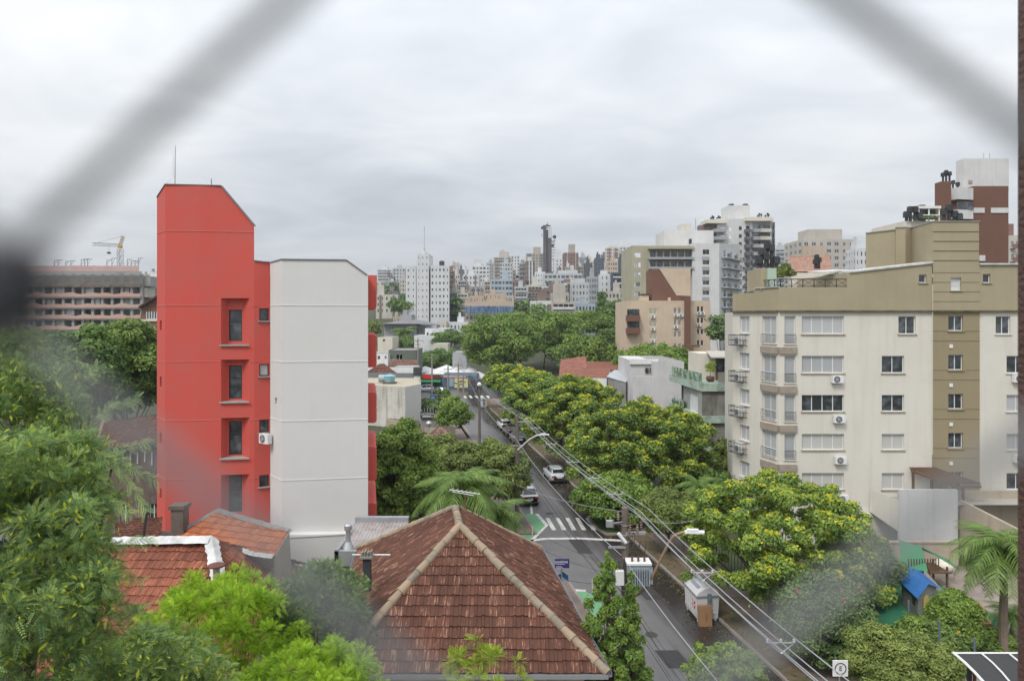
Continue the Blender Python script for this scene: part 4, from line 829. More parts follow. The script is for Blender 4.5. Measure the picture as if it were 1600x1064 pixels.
A2 = Vector((XW(*c1), 51, 0)); U = Vector((1, 0, 0)); W2 = XW(1457, 51) - A2.x; ops2 = []; kinds = []
X = lambda px: XW(px, 51) - A2.x
for i, (q0, q1) in enumerate(RW):
    z0, z1 = rowz(q0, q1)
    ops2.append((X(1226), X(1243), z0 - .72, z1)); kinds.append((1, 'bcccb'[i], 0)); ops2.append((X(1253), X(1319), z0, z1)); kinds.append((4, 'bcdll'[i], 1))
    a, c = ((1404, 1431) if i == 0 else (1378, 1413)); ops2.append((X(a), X(c), z0, z1)); kinds.append((2, 'dddll'[i], 1))
b.wall(A2, U, (0, 1, 0), W2, 0, ZB, ops2, .16)
A4 = Vector((XW(1530, 51), 51, 0)); ops4 = []; k4 = []
for i, (q0, q1) in enumerate(RW):
    z0, z1 = rowz(q0, q1); a, c = ((1556, 1579) if i == 0 else (1573, 1606)); ops4.append((XW(a, 51) - A4.x, XW(c, 51) - A4.x, z0, z1)); k4.append('ddbbd'[i])
b.wall(A4, U, (0, 1, 0), XW(1660, 51) - A4.x, 0, ZB, ops4, .16)
e0 = A_; b.face([e0, e0 + Vector((0, 0, ZB)), e0 + Vector((3.4, 13, ZB)), e0 + Vector((3.4, 13, 0))])
b.build('wall', m_crm, cb_)
pk = {'b': m_blind, 'c': m_curt, 'd': m_glass, 'l': m_louv}
for k, (s_, o_) in enumerate(Lw): window(cb_, Af + uf * o_[0] + Vector((0, 0, o_[2])), uf, o_[1] - o_[0], o_[3] - o_[2], 2 if k % 2 else 2, pk[s_], m_alum, sill=m_crm, bar=.34 if k % 2 else None)
for o_, (nm, s_, sl_) in zip(ops2, kinds): window(cb_, A2 + U * o_[0] + Vector((0, 0, o_[2])), U, o_[1] - o_[0], o_[3] - o_[2], nm, pk[s_], m_alum, sill=m_tan if sl_ else m_crm)
for o_, s_ in zip(ops4, k4): window(cb_, A4 + U * o_[0] + Vector((0, 0, o_[2])), U, o_[1] - o_[0], o_[3] - o_[2], 2, pk[s_], m_alum, sill=m_crm)
# olive column, a little proud of the wall
A3 = Vector((XW(1457, 51) + .0, 50.93, 0)); W3 = XW(1530, 51) - A3.x; ops3 = [(XW(1481, 51) - A3.x, XW(1504, 51) - A3.x, ZW(517 + 61 * i, 51), ZW(493 + 61 * i, 51)) for i in range(5)]
b = MB(); b.wall(A3, U, (0, 1, 0), W3, 0, ZB - .003, ops3, .18); b.build('column_wall', m_olv, cb_)
for o_ in ops3: window(cb_, A3 + U * o_[0] + Vector((0, 0, o_[2])), U, o_[1] - o_[0], o_[3] - o_[2], 2, m_glass, m_alum, sill=m_olv)
for i in range(4): q = P(1486, 541 + 61 * i, 50.9); mb = MB(); mb.box(q.x - .12, 50.86, q.z - .13, q.x + .13, 50.92, q.z + .13); mb.build('vent_cover', m_white, cb_)
# tan upper storey
b = MB(); zt = lambda py: ZW(py, 51)
zl = ZW(459, 56.2)
b.face([Af + Vector((0, 0, ZB)), Af + uf * fx(1180) + Vector((0, 0, ZB)), Af + uf * fx(1180) + Vector((0, 0, zl)), Af + Vector((0, 0, zl))])
b.face([Af + uf * fx(1180) + Vector((0, 0, ZB)), B_ + Vector((0, 0, ZB)), B_ + Vector((0, 0, zt(449))), Af + uf * fx(1180) + Vector((0, 0, zt(449)))])
b.wall(A2, U, (0, 1, 0), X(1327), ZB, zt(449), [], .1)
oo = [(X(1436), X(1448), zt(442), zt(429))]; b.wall(A2 + U * X(1327), U, (0, 1, 0), W2 - X(1327), ZB, zt(427), [(o[0] - X(1327), o[1] - X(1327), o[2], o[3]) for o in oo], .18)
b.face([A2 + U * X(1327) + Vector((0, 0, zt(427))), A2 + U * W2 + Vector((0, 0, zt(427))), A2 + U * W2 + Vector((0, 0, zt(412))), A2 + U * X(1327) + Vector((0, 0, zt(426.5)))])
b.build('upper_wall', m_tan, cb_); b = MB(); o5_ = [(XW(1536, 51) - A4.x, XW(1548, 51) - A4.x, zt(442), zt(428))]; b.wall(A4, U, (0, 1, 0), XW(1660, 51) - A4.x, ZB, zt(414), o5_, .18)
b.build('upper_wall', m_tan, cb_); b = MB(); b.box(A2.x + X(1327) - .14, 51.002, zt(449) - .4, A2.x + X(1327), 60, zt(426.5)); b.build('upper_wall', m_tan, cb_)
for O_, o_ in ((A2, oo[0]), (A4, o5_[0])): window(cb_, O_ + U * o_[0] + Vector((0, 0, o_[2])), U, o_[1] - o_[0], o_[3] - o_[2], 1, m_glass, m_alum, sill=m_tan)
b = MB(); o6 = (XW(1485, 51) - A3.x, XW(1501, 51) - A3.x, zt(454), zt(434)); b.wall(A3, U, (0, 1, 0), W3, ZB, zt(415), [o6], .2)
b.build('upper_column', m_tan, cb_); window(cb_, A3 + U * o6[0] + Vector((0, 0, o6[2])), U, o6[1] - o6[0], o6[3] - o6[2], 1, m_shut, m_alum, sill=m_tan)
TP = [(1457, 50.95), (1530, 50.95), (1520, 60), (1372, 61), (1353, 58), (1399, 55.8), (1400, 54.4), (1415, 54.2), (1424, 54.6)]
poly = [(XW(a, d), d) for a, d in TP]; b = MB(); b.prism(poly, zt(416), zt(347)); b.build('stair_tower', m_tan, cb_)
b = MB(); b.prism([(x_ + (.06 if x_ > 33 else -.06), y_ - .06) for x_, y_ in poly], zt(347) + .003, zt(347) + .07); b.build('coping', m_stone, cb_)
b = MB()
for i in range(4): b.box(A3.x + .02, 50.90, zt(362 + 15 * i), XW(1530, 50.95) - .02, 50.948, zt(362 + 15 * i) + .02)
for i in range(5): b.box(A3.x + .02, 50.90, zt(426 + 15 * i), A3.x + W3 - .02, 50.926, zt(426 + 15 * i) + .018)
for i in range(21): b.box(A3.x + .02, 50.90, zt(502 + 15.2 * i), A3.x + W3 - .02, 50.926, zt(502 + 15.2 * i) + .012) if (i % 4) in (1, 2) else None
b.build('groove', m_olv, cb_)
b = MB()                                                              # ledges
b.box(A2.x + .0, 50.80, ZB - .03, XW(1660, 51), 50.998, ZB + .10); b.obox(Af + Vector((0, 0, ZB - .03)) - nf_ * .2, uf * Wf, nf_ * .19, (0, 0, .13)); b.box(A3.x - .05, 50.74, ZB - .031, A3.x + W3 + .05, 50.8, ZB + .101)
b.build('ledge', m_moss, cb_)
b = MB(); b.obox(A2 + U * X(1327) + Vector((0, -.12, zt(426.5) + .01)), (W2 - X(1327), 0, zt(412) - zt(426.5)), (0, 1.6, .1), (0, 0, .12)); b.build('roof_flashing', m_flash, cb_); b = MB(); b.box(A4.x, 50.85, zt(414) + .003, XW(1660, 51), 52.4, zt(414) + .12); b.build('roof_flashing', m_flash, cb_); b = MB(); b.obox(Af + uf * fx(1180) + Vector((0, 0, zt(449) + .003)) - nf_ * .1, uf * (Wf - fx(1180)), nf_ * .5, (0, 0, .06)); b.build('roof_flashing', m_flash, cb_)
xr0 = A2.x + X(1327); b = MB(); b.face([(xr0, 51.2, zt(427) - .3), (XW(1660, 51), 51.2, zt(427) - .3), (XW(1660, 51), 62, zt(427) - .3), (xr0, 62, zt(427) - .3)]); b.build('roof', m_conc, cb_); b = MB(); b.face([(A_.x, A_.y, zt(455)), (B_.x, 51.2, zt(455)), (xr0 - .2, 51.2, zt(455)), (xr0 - .2, 60, zt(455)), (A_.x + 1, 62, zt(455))]); b.build('terrace_deck', m_stone, cb_)
m_mint = mat('mint_render', (.40, .50, .40), .8, dirt=.2); b = MB(); q0 = XW(1181, 54); q1 = XW(1215, 52.4); b.box(q0 + .42, 52.6, zt(449), q1, 56, ZW(419, 52.6)); b.build('water_tank_room', m_mint, cb_)
b = MB(); b.box(q0, 52.9, zt(452), q0 + .418, 56, ZW(419, 52.6) - .002); b.build('tank_room_wall', m_tan, cb_)
b = MB(); b.box(XW(1216, 56), 56, zt(449) - .5, XW(1327, 56), 56.2, ZW(449, 56)); b.box(XW(1300, 54.4), 54.6, zt(449) - .5, XW(1327, 54.4), 56.0, ZW(428, 54.6)); b.build('terrace_wall', m_mint, cb_)
b = MB(); b.obox(P(1285, 427, 53.4), P(1327, 424, 52.2) - P(1285, 427, 53.4), (0, 2.6, .2), (0, 0, .12)); b.build('terrace_canopy', m_flash, cb_)
b = MB()                                                              # terrace railing with crossed bars
def railx(b, a, c, z0, hh, npan):
    a = Vector(a); c = Vector(c); b.tube([a + Vector((0, 0, z0 + hh)), c + Vector((0, 0, z0 + hh))], .035, 5); b.tube([a + Vector((0, 0, z0 + .08)), c + Vector((0, 0, z0 + .08))], .025, 5)
    for k in range(npan + 1): q = a.lerp(c, k / npan); b.tube([q + Vector((0, 0, z0)), q + Vector((0, 0, z0 + hh))], .035, 5)
    for k in range(npan):
        q = a.lerp(c, k / npan); r_ = a.lerp(c, (k + 1) / npan); b.tube([q + Vector((0, 0, z0 + .08)), r_ + Vector((0, 0, z0 + hh))], .015, 4); b.tube([q + Vector((0, 0, z0 + hh)), r_ + Vector((0, 0, z0 + .08))], .015, 4)
railx(b, B_ + nf_ * .15, A2 + U * X(1326) + Vector((0, .15, 0)), zt(449), .62, 6); railx(b, Af + uf * fx(1190) + nf_ * .15, B_ + nf_ * .15, zt(449), .62, 3); b.build('railing', m_dk, cb_)
for i in range(5):                                                    # pebble band under each bay, balcony guards, left cages
    z = ZW(553 + 61 * i, 51); 
    if i < 4: b = MB(); b.box(A2.x, 50.86, z, A2.x + X(1245), 50.997, z + .5); b.obox(Af + uf * fx(1190) + Vector((0, 0, z)) - nf_ * .14, uf * (Wf - fx(1190)), nf_ * .139, (0, 0, .5)); b.build('pebble_band', m_peb, cb_)
    z0 = rowz(*RW[i])[0] - .70; b = MB()
    for (a, c, n_) in ((A2 + U * X(1226), A2 + U * X(1243), Vector((0, -.1, 0))), (Af + uf * fx(1191), Af + uf * fx(1213), nf_ * -.1)):
        a = a + n_ + Vector((0, 0, z0)); c = c + n_ + Vector((0, 0, z0)); b.tube([a + Vector((0, 0, .66)), c + Vector((0, 0, .66))], .022, 4); b.tube([a + Vector((0, 0, .04)), c + Vector((0, 0, .04))], .018, 4)
        for k in range(11): q = a.lerp(c, k / 10); b.tube([q, q + Vector((0, 0, .3)) - n_ * -.35, q + Vector((0, 0, .66))], .009, 4)
    b.build('balcony_guard', m_dk, cb_)
    zc = ZW([531, 587, 641, 697, 752][i], 56) - .42; a = Af + uf * fx(1149) - nf_ * .62; c = Af + uf * fx(1168) - nf_ * .62; Lc = (c - a); b = MB()
    for zz in (0, .42, .84):
        for (p, q) in ((a, c), (a, a + nf_ * .6), (c, c + nf_ * .6)): b.tube([p + Vector((0, 0, zc + zz)), q + Vector((0, 0, zc + zz))], .028, 4)
    for k in range(9): q = a + Lc * (k / 8); b.tube([q + Vector((0, 0, zc)), q + Vector((0, 0, zc + .84))], .018, 4)
    for k in range(4): q = c + nf_ * (.15 * k); b.tube([q + Vector((0, 0, zc)), q + Vector((0, 0, zc + .84))], .015, 4)
    b.build('condenser_cage', m_dk, cb_)
    o = link('air_conditioner', AC, None, a + Lc * .5 + nf_ * .5 + Vector((0, 0, zc + .06)), math.atan2(uf.y, uf.x)); tag(o, 'condenser inside a dark cage at the cream block corner, %s' % ['top', 'second from top', 'middle', 'fourth', 'lowest'][i], 'air conditioner', 'caged condenser units on the cream block')
for (px, py, i, lb) in ((1307, 598, 0, 'below the second row wide curtained window'), (1310, 660, 1, 'below the dark wide window of the third row'), (1312, 724, 2, 'below the fourth row striped blind window'), (1315, 784, 3, 'just above the flowering tree'), (1349, 812, 4, 'at the patio wall foot beside the flowering tree')):
    ac('white condenser on the cream block, ' + lb, px, py, 50.95, 'condensers on the cream facade', 0, .98)
ac('small white condenser at the right edge of the cream block, upper one', 1590, 597, 50.95, 'condensers on the cream facade'); ac('small white condenser at the right edge of the cream block, lower one', 1591, 722, 50.95, 'condensers on the cream facade')
def cowl_cluster(label, px, py, d, W, hts, parent=None, s=1.0, m=m_black, group='black chimney cowls on flat roofs'):
    c = P(px, py, d); g = random.Random(int(px)); r = thing('chimney_cowls', label, 'chimney', (c.x, c.y, c.z), 0, group)
    for i, hh in enumerate(hts):
        x = (i - (len(hts) - 1) / 2) * W / max(1, len(hts)); y = g.uniform(-.3, .3) * s; b = MB(); b.box(c.x + x - .11 * s, c.y + y - .11 * s, c.z, c.x + x + .11 * s, c.y + y + .11 * s, c.z + hh - .5 * s)
        w_ = .24 * s; b.box(c.x + x - w_, c.y + y - w_, c.z + hh - .62 * s, c.x + x + w_, c.y + y + w_, c.z + hh - .08 * s); b.box(c.x + x - w_ * .8, c.y + y - w_ * .8, c.z + hh - .08 * s, c.x + x + w_ * .8, c.y + y + w_ * .8, c.z + hh); b.build('cowl', m, r)
    return r
cowl_cluster('tall black cowled flues on the tank room at the left corner of the cream block', 1198, 419, 54, 1.7, (.9, 1.6, 1.2, 2.1, 1.9, .9), s=.9)
cowl_cluster('grey black cowls on the left part of the tan stair tower', 1425, 346, 56, 1.3, (.8, 1.2, 1.2, .7), s=.8)
cowl_cluster('dark cowls in the middle of the tan stair tower roof', 1487, 346, 53, 1.3, (1.0, 1.3, .8, .6), s=.8)
# patio in front of the block
pt = thing('patio_wall', 'white patio wall with sloping cream side wall below the cream block', 'wall', (31, 48.5, 0))
b = MB(); x0, x1 = XW(1405, 48.5), XW(1497, 48.5); b.box(x0, 48.5, 0, x1, 48.7, ZW(765, 48.5)); b.build('wall', mat('white_patio_paint', (.58, .58, .575), .9, dirt=.35, streak=.3, scale=.9), pt)
b = MB(); z4 = ZW(785, 48.6); p0 = (XW(1360, 50.9), 50.9); b.v = []; b.hexa([(p0[0], p0[1], ZW(800, 50.9)), (x0, 48.55, ZW(830, 48.6)), (x0, 48.8, ZW(830, 48.6)), (p0[0], 50.95, ZW(800, 50.9)), (p0[0], p0[1], ZW(764, 50.9)), (x0, 48.55, ZW(782, 48.5)), (x0, 48.8, ZW(782, 48.5)), (p0[0], 50.95, ZW(764, 50.9))]); b.build('side_wall', m_crm, pt)
b = MB(); b.hexa([(XW(1500, 49), 49, 0), (XW(1600, 45), 45, 0), (XW(1600, 45) + .2, 45, 0), (XW(1500, 49) + .2, 49, 0), (XW(1500, 49), 49, ZW(781, 49)), (XW(1600, 45), 45, ZW(832, 45)), (XW(1600, 45) + .2, 45, ZW(832, 45)), (XW(1500, 49) + .2, 49, ZW(781, 49))]); b.box(XW(1497, 50.4), 50.4, 0, XW(1640, 50.4), 50.6, ZW(767, 50.4)); b.build('ramp_wall', m_beige, pt)
b = MB(); b.box(XW(1340, 46.5), 46.5, 0, XW(1498, 46.5), 46.7, ZW(848, 46.5)); b.box(XW(1340, 46.5), 46.42, ZW(848, 46.5), XW(1498, 46.5), 46.78, ZW(846, 46.5)); b.build('base_wall', m_beige, pt)
b = MB(); b.face([(x0, 48.7, ZW(790, 48.5)), (XW(1640, 50.4), 48.7, ZW(790, 48.5)), (XW(1640, 50.4), 51, ZW(790, 48.5)), (x0, 51, ZW(790, 48.5))]); b.build('terrace_floor', m_stone, pt)
b = MB()
for k in range(9): x = XW(1380, 50.8) + k * .135; b.tube([(x, 50.7, ZW(833, 50.8)), (x, 50.7, ZW(812, 50.8))], .02, 4)
b.build('window_grille', m_white, pt)
pg = thing('pergola', 'brown timber pergola over the patio of the cream block', 'pergola', (31, 50, 4))
b = MB(); 
for k in range(10):
    x = XW(1425, 50.4) + k * .2; b.hexa([(x, 50.7, ZW(732, 50.7)), (x + .06, 50.7, ZW(732, 50.7)), (x + .06 + 2.2 * (1 if 1 else 0), 48.9, ZW(757, 48.9)), (x + 2.2, 48.9, ZW(757, 48.9)), (x, 50.7, ZW(732, 50.7) + .12), (x + .06, 50.7, ZW(732, 50.7) + .12), (x + 2.26, 48.9, ZW(757, 48.9) + .12), (x + 2.2, 48.9, ZW(757, 48.9) + .12)])
b.build('rafter', m_wood, pg); b = MB(); xe = XW(1425, 50.4); b.box(xe + .3 - .3, 50.5, ZW(735, 50.6) - .02, xe + 2.0, 50.6, ZW(735, 50.6) + .12); b.hexa([(xe, 50.5, ZW(738, 50.5)), (xe + .12, 50.5, ZW(738, 50.5)), (xe + 2.3, 48.95, ZW(762, 49)), (xe + 2.18, 48.95, ZW(762, 49)), (xe, 50.5, ZW(734, 50.5)), (xe + .12, 50.5, ZW(734, 50.5)), (xe + 2.3, 48.95, ZW(758, 49)), (xe + 2.18, 48.95, ZW(758, 49))]); b.box(xe + 2.1, 48.9, ZW(762, 49), xe + 4.1, 49.0, ZW(758, 49)); b.build('beam', m_wood, pg)
for (px, dd) in ((1427, 50.5), (1456, 50.5), (1470, 49), (1505, 49)): x = XW(px, dd); b = MB(); b.box(x - .07, dd - .07, 3.6, x + .07, dd + .07, ZW(737 if dd > 50 else 760, dd)); b.build('post', m_wood, pg)
# ------------------------------------------------------------------ mint green balconied flats
mg = thing('apartment_building', 'stained grey flats with mint green balcony slabs and roof terrace', 'apartment building', (24, 78, 0))
m_stn = mat('mould_stained_plaster', (.24, .23, .20), .9, dirt=1.0, dcol=(.085, .08, .072), streak=.6, scale=1.3, bump=.3); m_mintd = mat('mossy_mint_slab', (.40, .50, .42), .85, dirt=.8, dcol=(.11, .13, .08), streak=.25, scale=2.0)
cw = (XW(1097, 74), 74.0); lw_ = (XW(1068, 82), 82.0); rw_ = (XW(1200, 74), 74.0); b = MB(); u = Vector((cw[0] - lw_[0], cw[1] - lw_[1], 0)); Wl = u.length; u.normalize(); n_ = Vector((-u.y, u.x, 0))
zs_ = [(ZW(633, 74), ZW(612, 74)), (ZW(681, 74), ZW(660, 74)), (ZW(729, 74), ZW(708, 74))]; ops = [(Wl * .36, Wl * .80, ZW(645 + 48 * i, 76.5), ZW(617 + 48 * i, 76.5)) for i in range(3)]
b.wall((lw_[0], lw_[1], 0), u, n_, Wl, 0, ZW(598, 74), ops, .12); b.build('side_wall', mat('grey_render', (.36, .36, .33), .85, dirt=.6, dcol=(.2, .2, .18), streak=.5), mg)
for o_ in ops: window(mg, Vector((lw_[0], lw_[1], o_[2])) + u * o_[0], u, o_[1] - o_[0], o_[3] - o_[2], 2, m_shut, m_alum, sill=m_stone, dep=.06)
b = MB(); b.wall((cw[0], cw[1], 0), (1, 0, 0), (0, 1, 0), rw_[0] - cw[0], 0, ZW(598, 74), [], .1); b.box(cw[0] + .3, 84, 0, rw_[0], 84.2, ZW(598, 74)); b.build('front_wall', m_stn, mg)
for i, (y0, y1) in enumerate(((598, 611), (650, 660.5), (698, 708.5))):
    z1, z0 = ZW(y0, 74), ZW(y1, 74); poly = [(cw[0] - .15, 73.7), (rw_[0], 73.7), (rw_[0], 84.5), (XW(1049, 85), 86), (XW(1049, 85), 84.6)]; b = MB(); b.prism(poly, z0, z1); b.build('balcony_slab', m_mintd, mg)
gl = glassmat('greenish_glass_rail', (.16, .22, .20)); b = MB(); z1 = ZW(598, 74)
a = Vector((XW(1050, 84.4), 84.5, z1)); c = Vector((cw[0] - .1, 73.85, z1)); b.obox(a, (c - a), (.03, 0, 0), (0, 0, 1.05)); b.build('glass_rail', gl, mg)
z2 = ZW(650, 74); b = MB(); a2 = Vector((XW(1050, 84.4), 84.5, z2)); c2_ = a2.lerp(Vector((cw[0] - .1, 73.8, z2)), .42); b.obox(a2, (c2_ - a2), (.03, 0, 0), (0, 0, 1.0)); b.build('glass_rail', gl, mg)
b = MB(); b.box(XW(1122, 74), 73.85, z1, rw_[0], 74.0, z1 + 1.15); b.build('parapet', m_stn, mg)
b = MB(); xa, xb = XW(1093, 79), XW(1119, 79); b.box(xa, 79, z1, xb, 84, z1 + 2.9); b.build('penthouse', m_cream, mg)
b = MB(); x0_, x1_ = XW(1119, 77), XW(1200, 77); 
for k in range(7): x = x0_ + (x1_ - x0_) * k / 6; b.box(x - .05, 77, z1, x + .05, 77.1, z1 + 2.4)
b.box(x0_, 76.9, z1 + 2.4, x1_, 77.1, z1 + 2.6); b.box(x0_, 76.97, z1, x1_, 77.0, z1 + .9); b.build('sunroom_frame', m_wood, mg); b = MB(); b.box(x0_, 77.04, z1 + .9, x1_, 77.06, z1 + 2.4); b.build('pane', m_glass, mg)
b = MB(); b.hexa([(x0_ - .9, 75.8, z1 + 2.55), (x1_, 75.8, z1 + 2.55), (x1_, 80, z1 + 3.05), (x0_ - .3, 80, z1 + 3.05), (x0_ - .9, 75.8, z1 + 2.67), (x1_, 75.8, z1 + 2.67), (x1_, 80, z1 + 3.17), (x0_ - .3, 80, z1 + 3.17)]); b.build('canopy', mat('pale_fibre_cement', (.45, .42, .38), .85, dirt=.5), mg)
b = MB(); x = XW(1082, 84); b.box(x - .12, 84, z1, x + .12, 84.2, z1 + 3.4); b.box(x - 1.2, 84, z1 + 3.4, x + .9, 84.3, z1 + 3.7); b.build('roof_pergola', m_wood, mg)
leaf_mesh('terrace_plants', [(a.x + .35 + (c.x - a.x) * f, a.y + (c.y - a.y) * f, z1 + .35, .38) for f in (.1, .2, .3, .45, .55, .66)] + [(a2.x + .3 + (c2_.x - a2.x) * f, a2.y + (c2_.y - a2.y) * f, z2 + .4, .45) for f in (.1, .3, .5, .8)], 1600, .2, L_grey, mg, 5)
q = P(1110, 594, 75); b = MB(); b.lathe([(.2, 0), (.42, .15), (.48, .4), (.4, .62)], (q.x, q.y, z1), 12); pp = b.build('flower_pot', mat('brown_pot', (.12, .055, .035), .6)); tag(pp, 'round brown pot on the roof terrace of the mint flats', 'plant pot')
o = thing('potted_shrub', 'thin yellow green shrub growing out of the brown terrace pot', 'plant', (q.x, q.y, z1)); leaf_mesh('foliage', [(q.x, q.y, z1 + 1.3, .5), (q.x + .2, q.y, z1 + 1.9, .4), (q.x - .3, q.y, z1 + 1.7, .3)], 500, .14, L_lime, o, 7); b = MB(); b.tube([(q.x, q.y, z1 + .5), (q.x, q.y, z1 + 1.6)], .03, 5); b.build('stem', m_bark, o)
# ------------------------------------------------------------------ small buildings
def box_bld(name, label, cat, px0, px1, yt, d, dep, m, z0=0, group=None, wins=(), roof=None, rz=None):
    x0, x1, zt_ = XW(px0, d), XW(px1, d), ZW(yt, d); r = thing(name, label, cat, ((x0 + x1) / 2, d + dep / 2, z0), 0, group); b = MB(); ops = [(XW(a, d) - x0, XW(c, d) - x0, ZW(y1, d), ZW(y0, d)) for (a, c, y0, y1) in wins]
    b.wall((x0, d, 0), (1, 0, 0), (0, 1, 0), x1 - x0, z0, zt_, ops, .15); b.wall((x0, d + dep, 0), (0, -1, 0), (1, 0, 0), dep, z0, zt_, [], .1); b.wall((x1, d, 0), (0, 1, 0), (-1, 0, 0), dep, z0, zt_, [], .1); b.wall((x1, d + dep, 0), (-1, 0, 0), (0, -1, 0), x1 - x0, z0, zt_, [], .1); b.build('wall', m, r)
    for o_ in ops: window(r, (x0 + o_[0], d, o_[2]), (1, 0, 0), o_[1] - o_[0], o_[3] - o_[2], 2, m_glass, m_alum, sub=False, dep=.1)
    b = MB(); b.box(x0 + .1, d + .1, zt_ - .25, x1 - .1, d + dep - .1, zt_ - .15); b.build('roof', roof or m_conc, r); return r
w1 = box_bld('white_house', 'tall blank white party wall with flat roof left of the mint flats', 'house', 1022, 1069, 565, 95, 14, mat('patchy_white_wall', (.58, .57, .57), .85, dirt=.5, dcol=(.36, .36, .36), streak=.3))
x0, x1 = XW(989, 95), XW(1022, 95); b = MB(); b.box(x0, 95, 0, x1 - .003, 95.3, ZW(588, 95)); b.box(x0, 97.2, 0, x1 - .004, 108, ZW(563, 97)); b.build('side_wall', MATS['patchy_white_wall'], w1)
b = MB(); b.box(x0 - .1, 96.9, ZW(569, 97), x1 + 1, 97.1, ZW(561, 97)); b.build('parapet', m_white, w1)
for k in range(2): window(w1, (XW(1008 + 7 * k, 97.1), 97.1, ZW(583, 97)), (1, 0, 0), .5, .75, 1, m_glass, m_wood, dep=-.1)
rr = simple_house('brick red lean-to roof sloping between the yellow dome and the mint flats', 'tiled_house', None, (21, 86, 0)); t = Tiles(21); t.slope([P(1010, 644, 84), P(1062, 660, 80), P(1062, 624, 88), P(1008, 634, 89)], .3, .45); t.build('roof', T_far, rr); b = MB(); b.box(XW(1012, 88), 85, 0, XW(1060, 88), 88, 4.0); b.build('wall', m_conc, rr)
def gable(label, A, B, C, D, wallm, tm, seed, name='tiled_house', cap=True, base=None, tw=.32, tl=.45):
    """A,B eave left/right, C,D ridge right/left"""
    r = simple_house(label, name, None, ((A.x + B.x) / 2, (A.y + C.y) / 2, 0)); t = Tiles(seed); t.slope([A, B, C, D], tw, tl); Bk = Vector((C.x * 2 - B.x, C.y * 2 - B.y, B.z)); Ak = Vector((D.x * 2 - A.x, D.y * 2 - A.y, A.z)); t.slope([Bk, Ak, D, C], tw, tl); rf = t.build('roof', tm, r)
    if cap: ridge(rf, D, C, m_lich, .16, .6)
    b = MB(); b.face([(A.x, A.y, 0), (B.x, B.y, 0), (B.x, B.y, B.z - .1), (A.x, A.y, A.z - .1)])
    for p, q, r_ in ((B, Bk, C), (Ak, A, D)): b.face([(p.x, p.y, 0), (q.x, q.y, 0), (q.x, q.y, q.z - .05), (r_.x, r_.y, r_.z - .06), (p.x, p.y, p.z - .05)])
    b.build('wall', wallm, r); return r
m_brk = mat('red_brick_wall', (.26, .095, .06), .85, dirt=.4)
gable('brick red house with chimneys behind the farthest yellow trees, left roof', P(873, 590, 118), P(919, 590, 116), P(917, 567, 126), P(876, 562, 126), m_brk, T_far, 22)
gable('long red tiled roof behind, touching the white parapet house', P(905, 580, 128), P(994, 580, 126), P(994, 567, 135), P(916, 566, 136), m_white, T_far, 23)
gable('red tiled roof with white wall just over the green crown', P(889, 589, 108), P(948, 591, 105), P(956, 579, 113), P(896, 577, 114), m_white, T_far, 24)
gr = simple_house('grey metal roofed shed left of the blank white wall', 'shed', None, (15, 103, 0)); b = MB(); b.hexa([(XW(948, 103), 103, ZW(589, 103)), (XW(978, 99), 99, ZW(598, 99)), (XW(993, 106), 106, ZW(581, 106)), (XW(960, 110), 110, ZW(579, 110)), (XW(948, 103), 103, ZW(589, 103) + .1), (XW(978, 99), 99, ZW(598, 99) + .1), (XW(993, 106), 106, ZW(581, 106) + .1), (XW(960, 110), 110, ZW(579, 110) + .1)]); b.build('roof', mat('blue_grey_sheet', (.40, .43, .45), .5, dirt=.3), gr)
b = MB(); b.face([(XW(950, 103), 103.1, 0), (XW(978, 99), 99.1, 0), (XW(978, 99), 99.1, ZW(599, 99)), (XW(950, 103), 103.1, ZW(590, 103))]); b.face([(XW(978, 99), 99.1, 0), (XW(989, 102), 103, 0), (XW(989, 103), 103, ZW(583, 103)), (XW(978, 99), 99.1, ZW(599, 99))]); b.build('wall', m_conc, gr)
# left of the street
m_stw = mat('streaked_white_wall', (.60, .58, .53), .9, dirt=.7, dcol=(.30, .27, .22), streak=.9, scale=.8, bump=.2)
ws = thing('workshop', 'flat roofed workshop with streaked white walls beyond the red balconies', 'building', (-17, 112, 0)); pA = (XW(560, 108), 108); pB = (XW(633, 104), 104); pC = (XW(658, 109), 109); zt_ = 6.3
b = MB(); b.face([(*pA, 0), (*pB, 0), (*pB, zt_), (*pA, zt_)]); b.build('side_wall', m_stw, ws); b = MB(); b.face([(*pB, 0), (*pC, 0), (*pC, zt_), (*pB, zt_)]); b.face([(*pC, 0), (pC[0] - 2, 121, 0), (pC[0] - 2, 121, zt_ + .6), (*pC, zt_)]); b.build('front_wall', m_wht, ws)
b = MB(); b.face([(*pA, zt_ - .05), (*pB, zt_ - .05), (*pC, zt_ - .05), (XW(652, 121), 121, zt_ - .05), (XW(555, 124), 124, zt_ - .05)]); b.build('roof', mat('yellowish_roof_screed', (.42, .38, .29), .9, dirt=.4, scale=.5), ws)
b = MB(); b.box(XW(555, 122), 120.6, zt_, XW(654, 121), 121, zt_ + .75); b.build('parapet', mat('slate_blue_parapet', (.16, .19, .20), .8, dirt=.4), ws)
wt = thing('water_tank', 'pale blue plastic water tank on the workshop roof', 'water tank', (XW(609, 110), 110, 6.3)); b = MB(); q = (XW(609, 110), 110, 6.5); b.lathe([(.75, 0), (.95, .9), (1.0, .95), (.9, 1.05), (.3, 1.25)], q, 14); b.build('body', mat('pale_blue_plastic', (.22, .42, .50), .4, dirt=.3), wt); b = MB(); b.box(q[0] - 1, 109.2, 6.25, q[0] + 1, 110.8, 6.5); b.build('stand', m_wood, wt); 
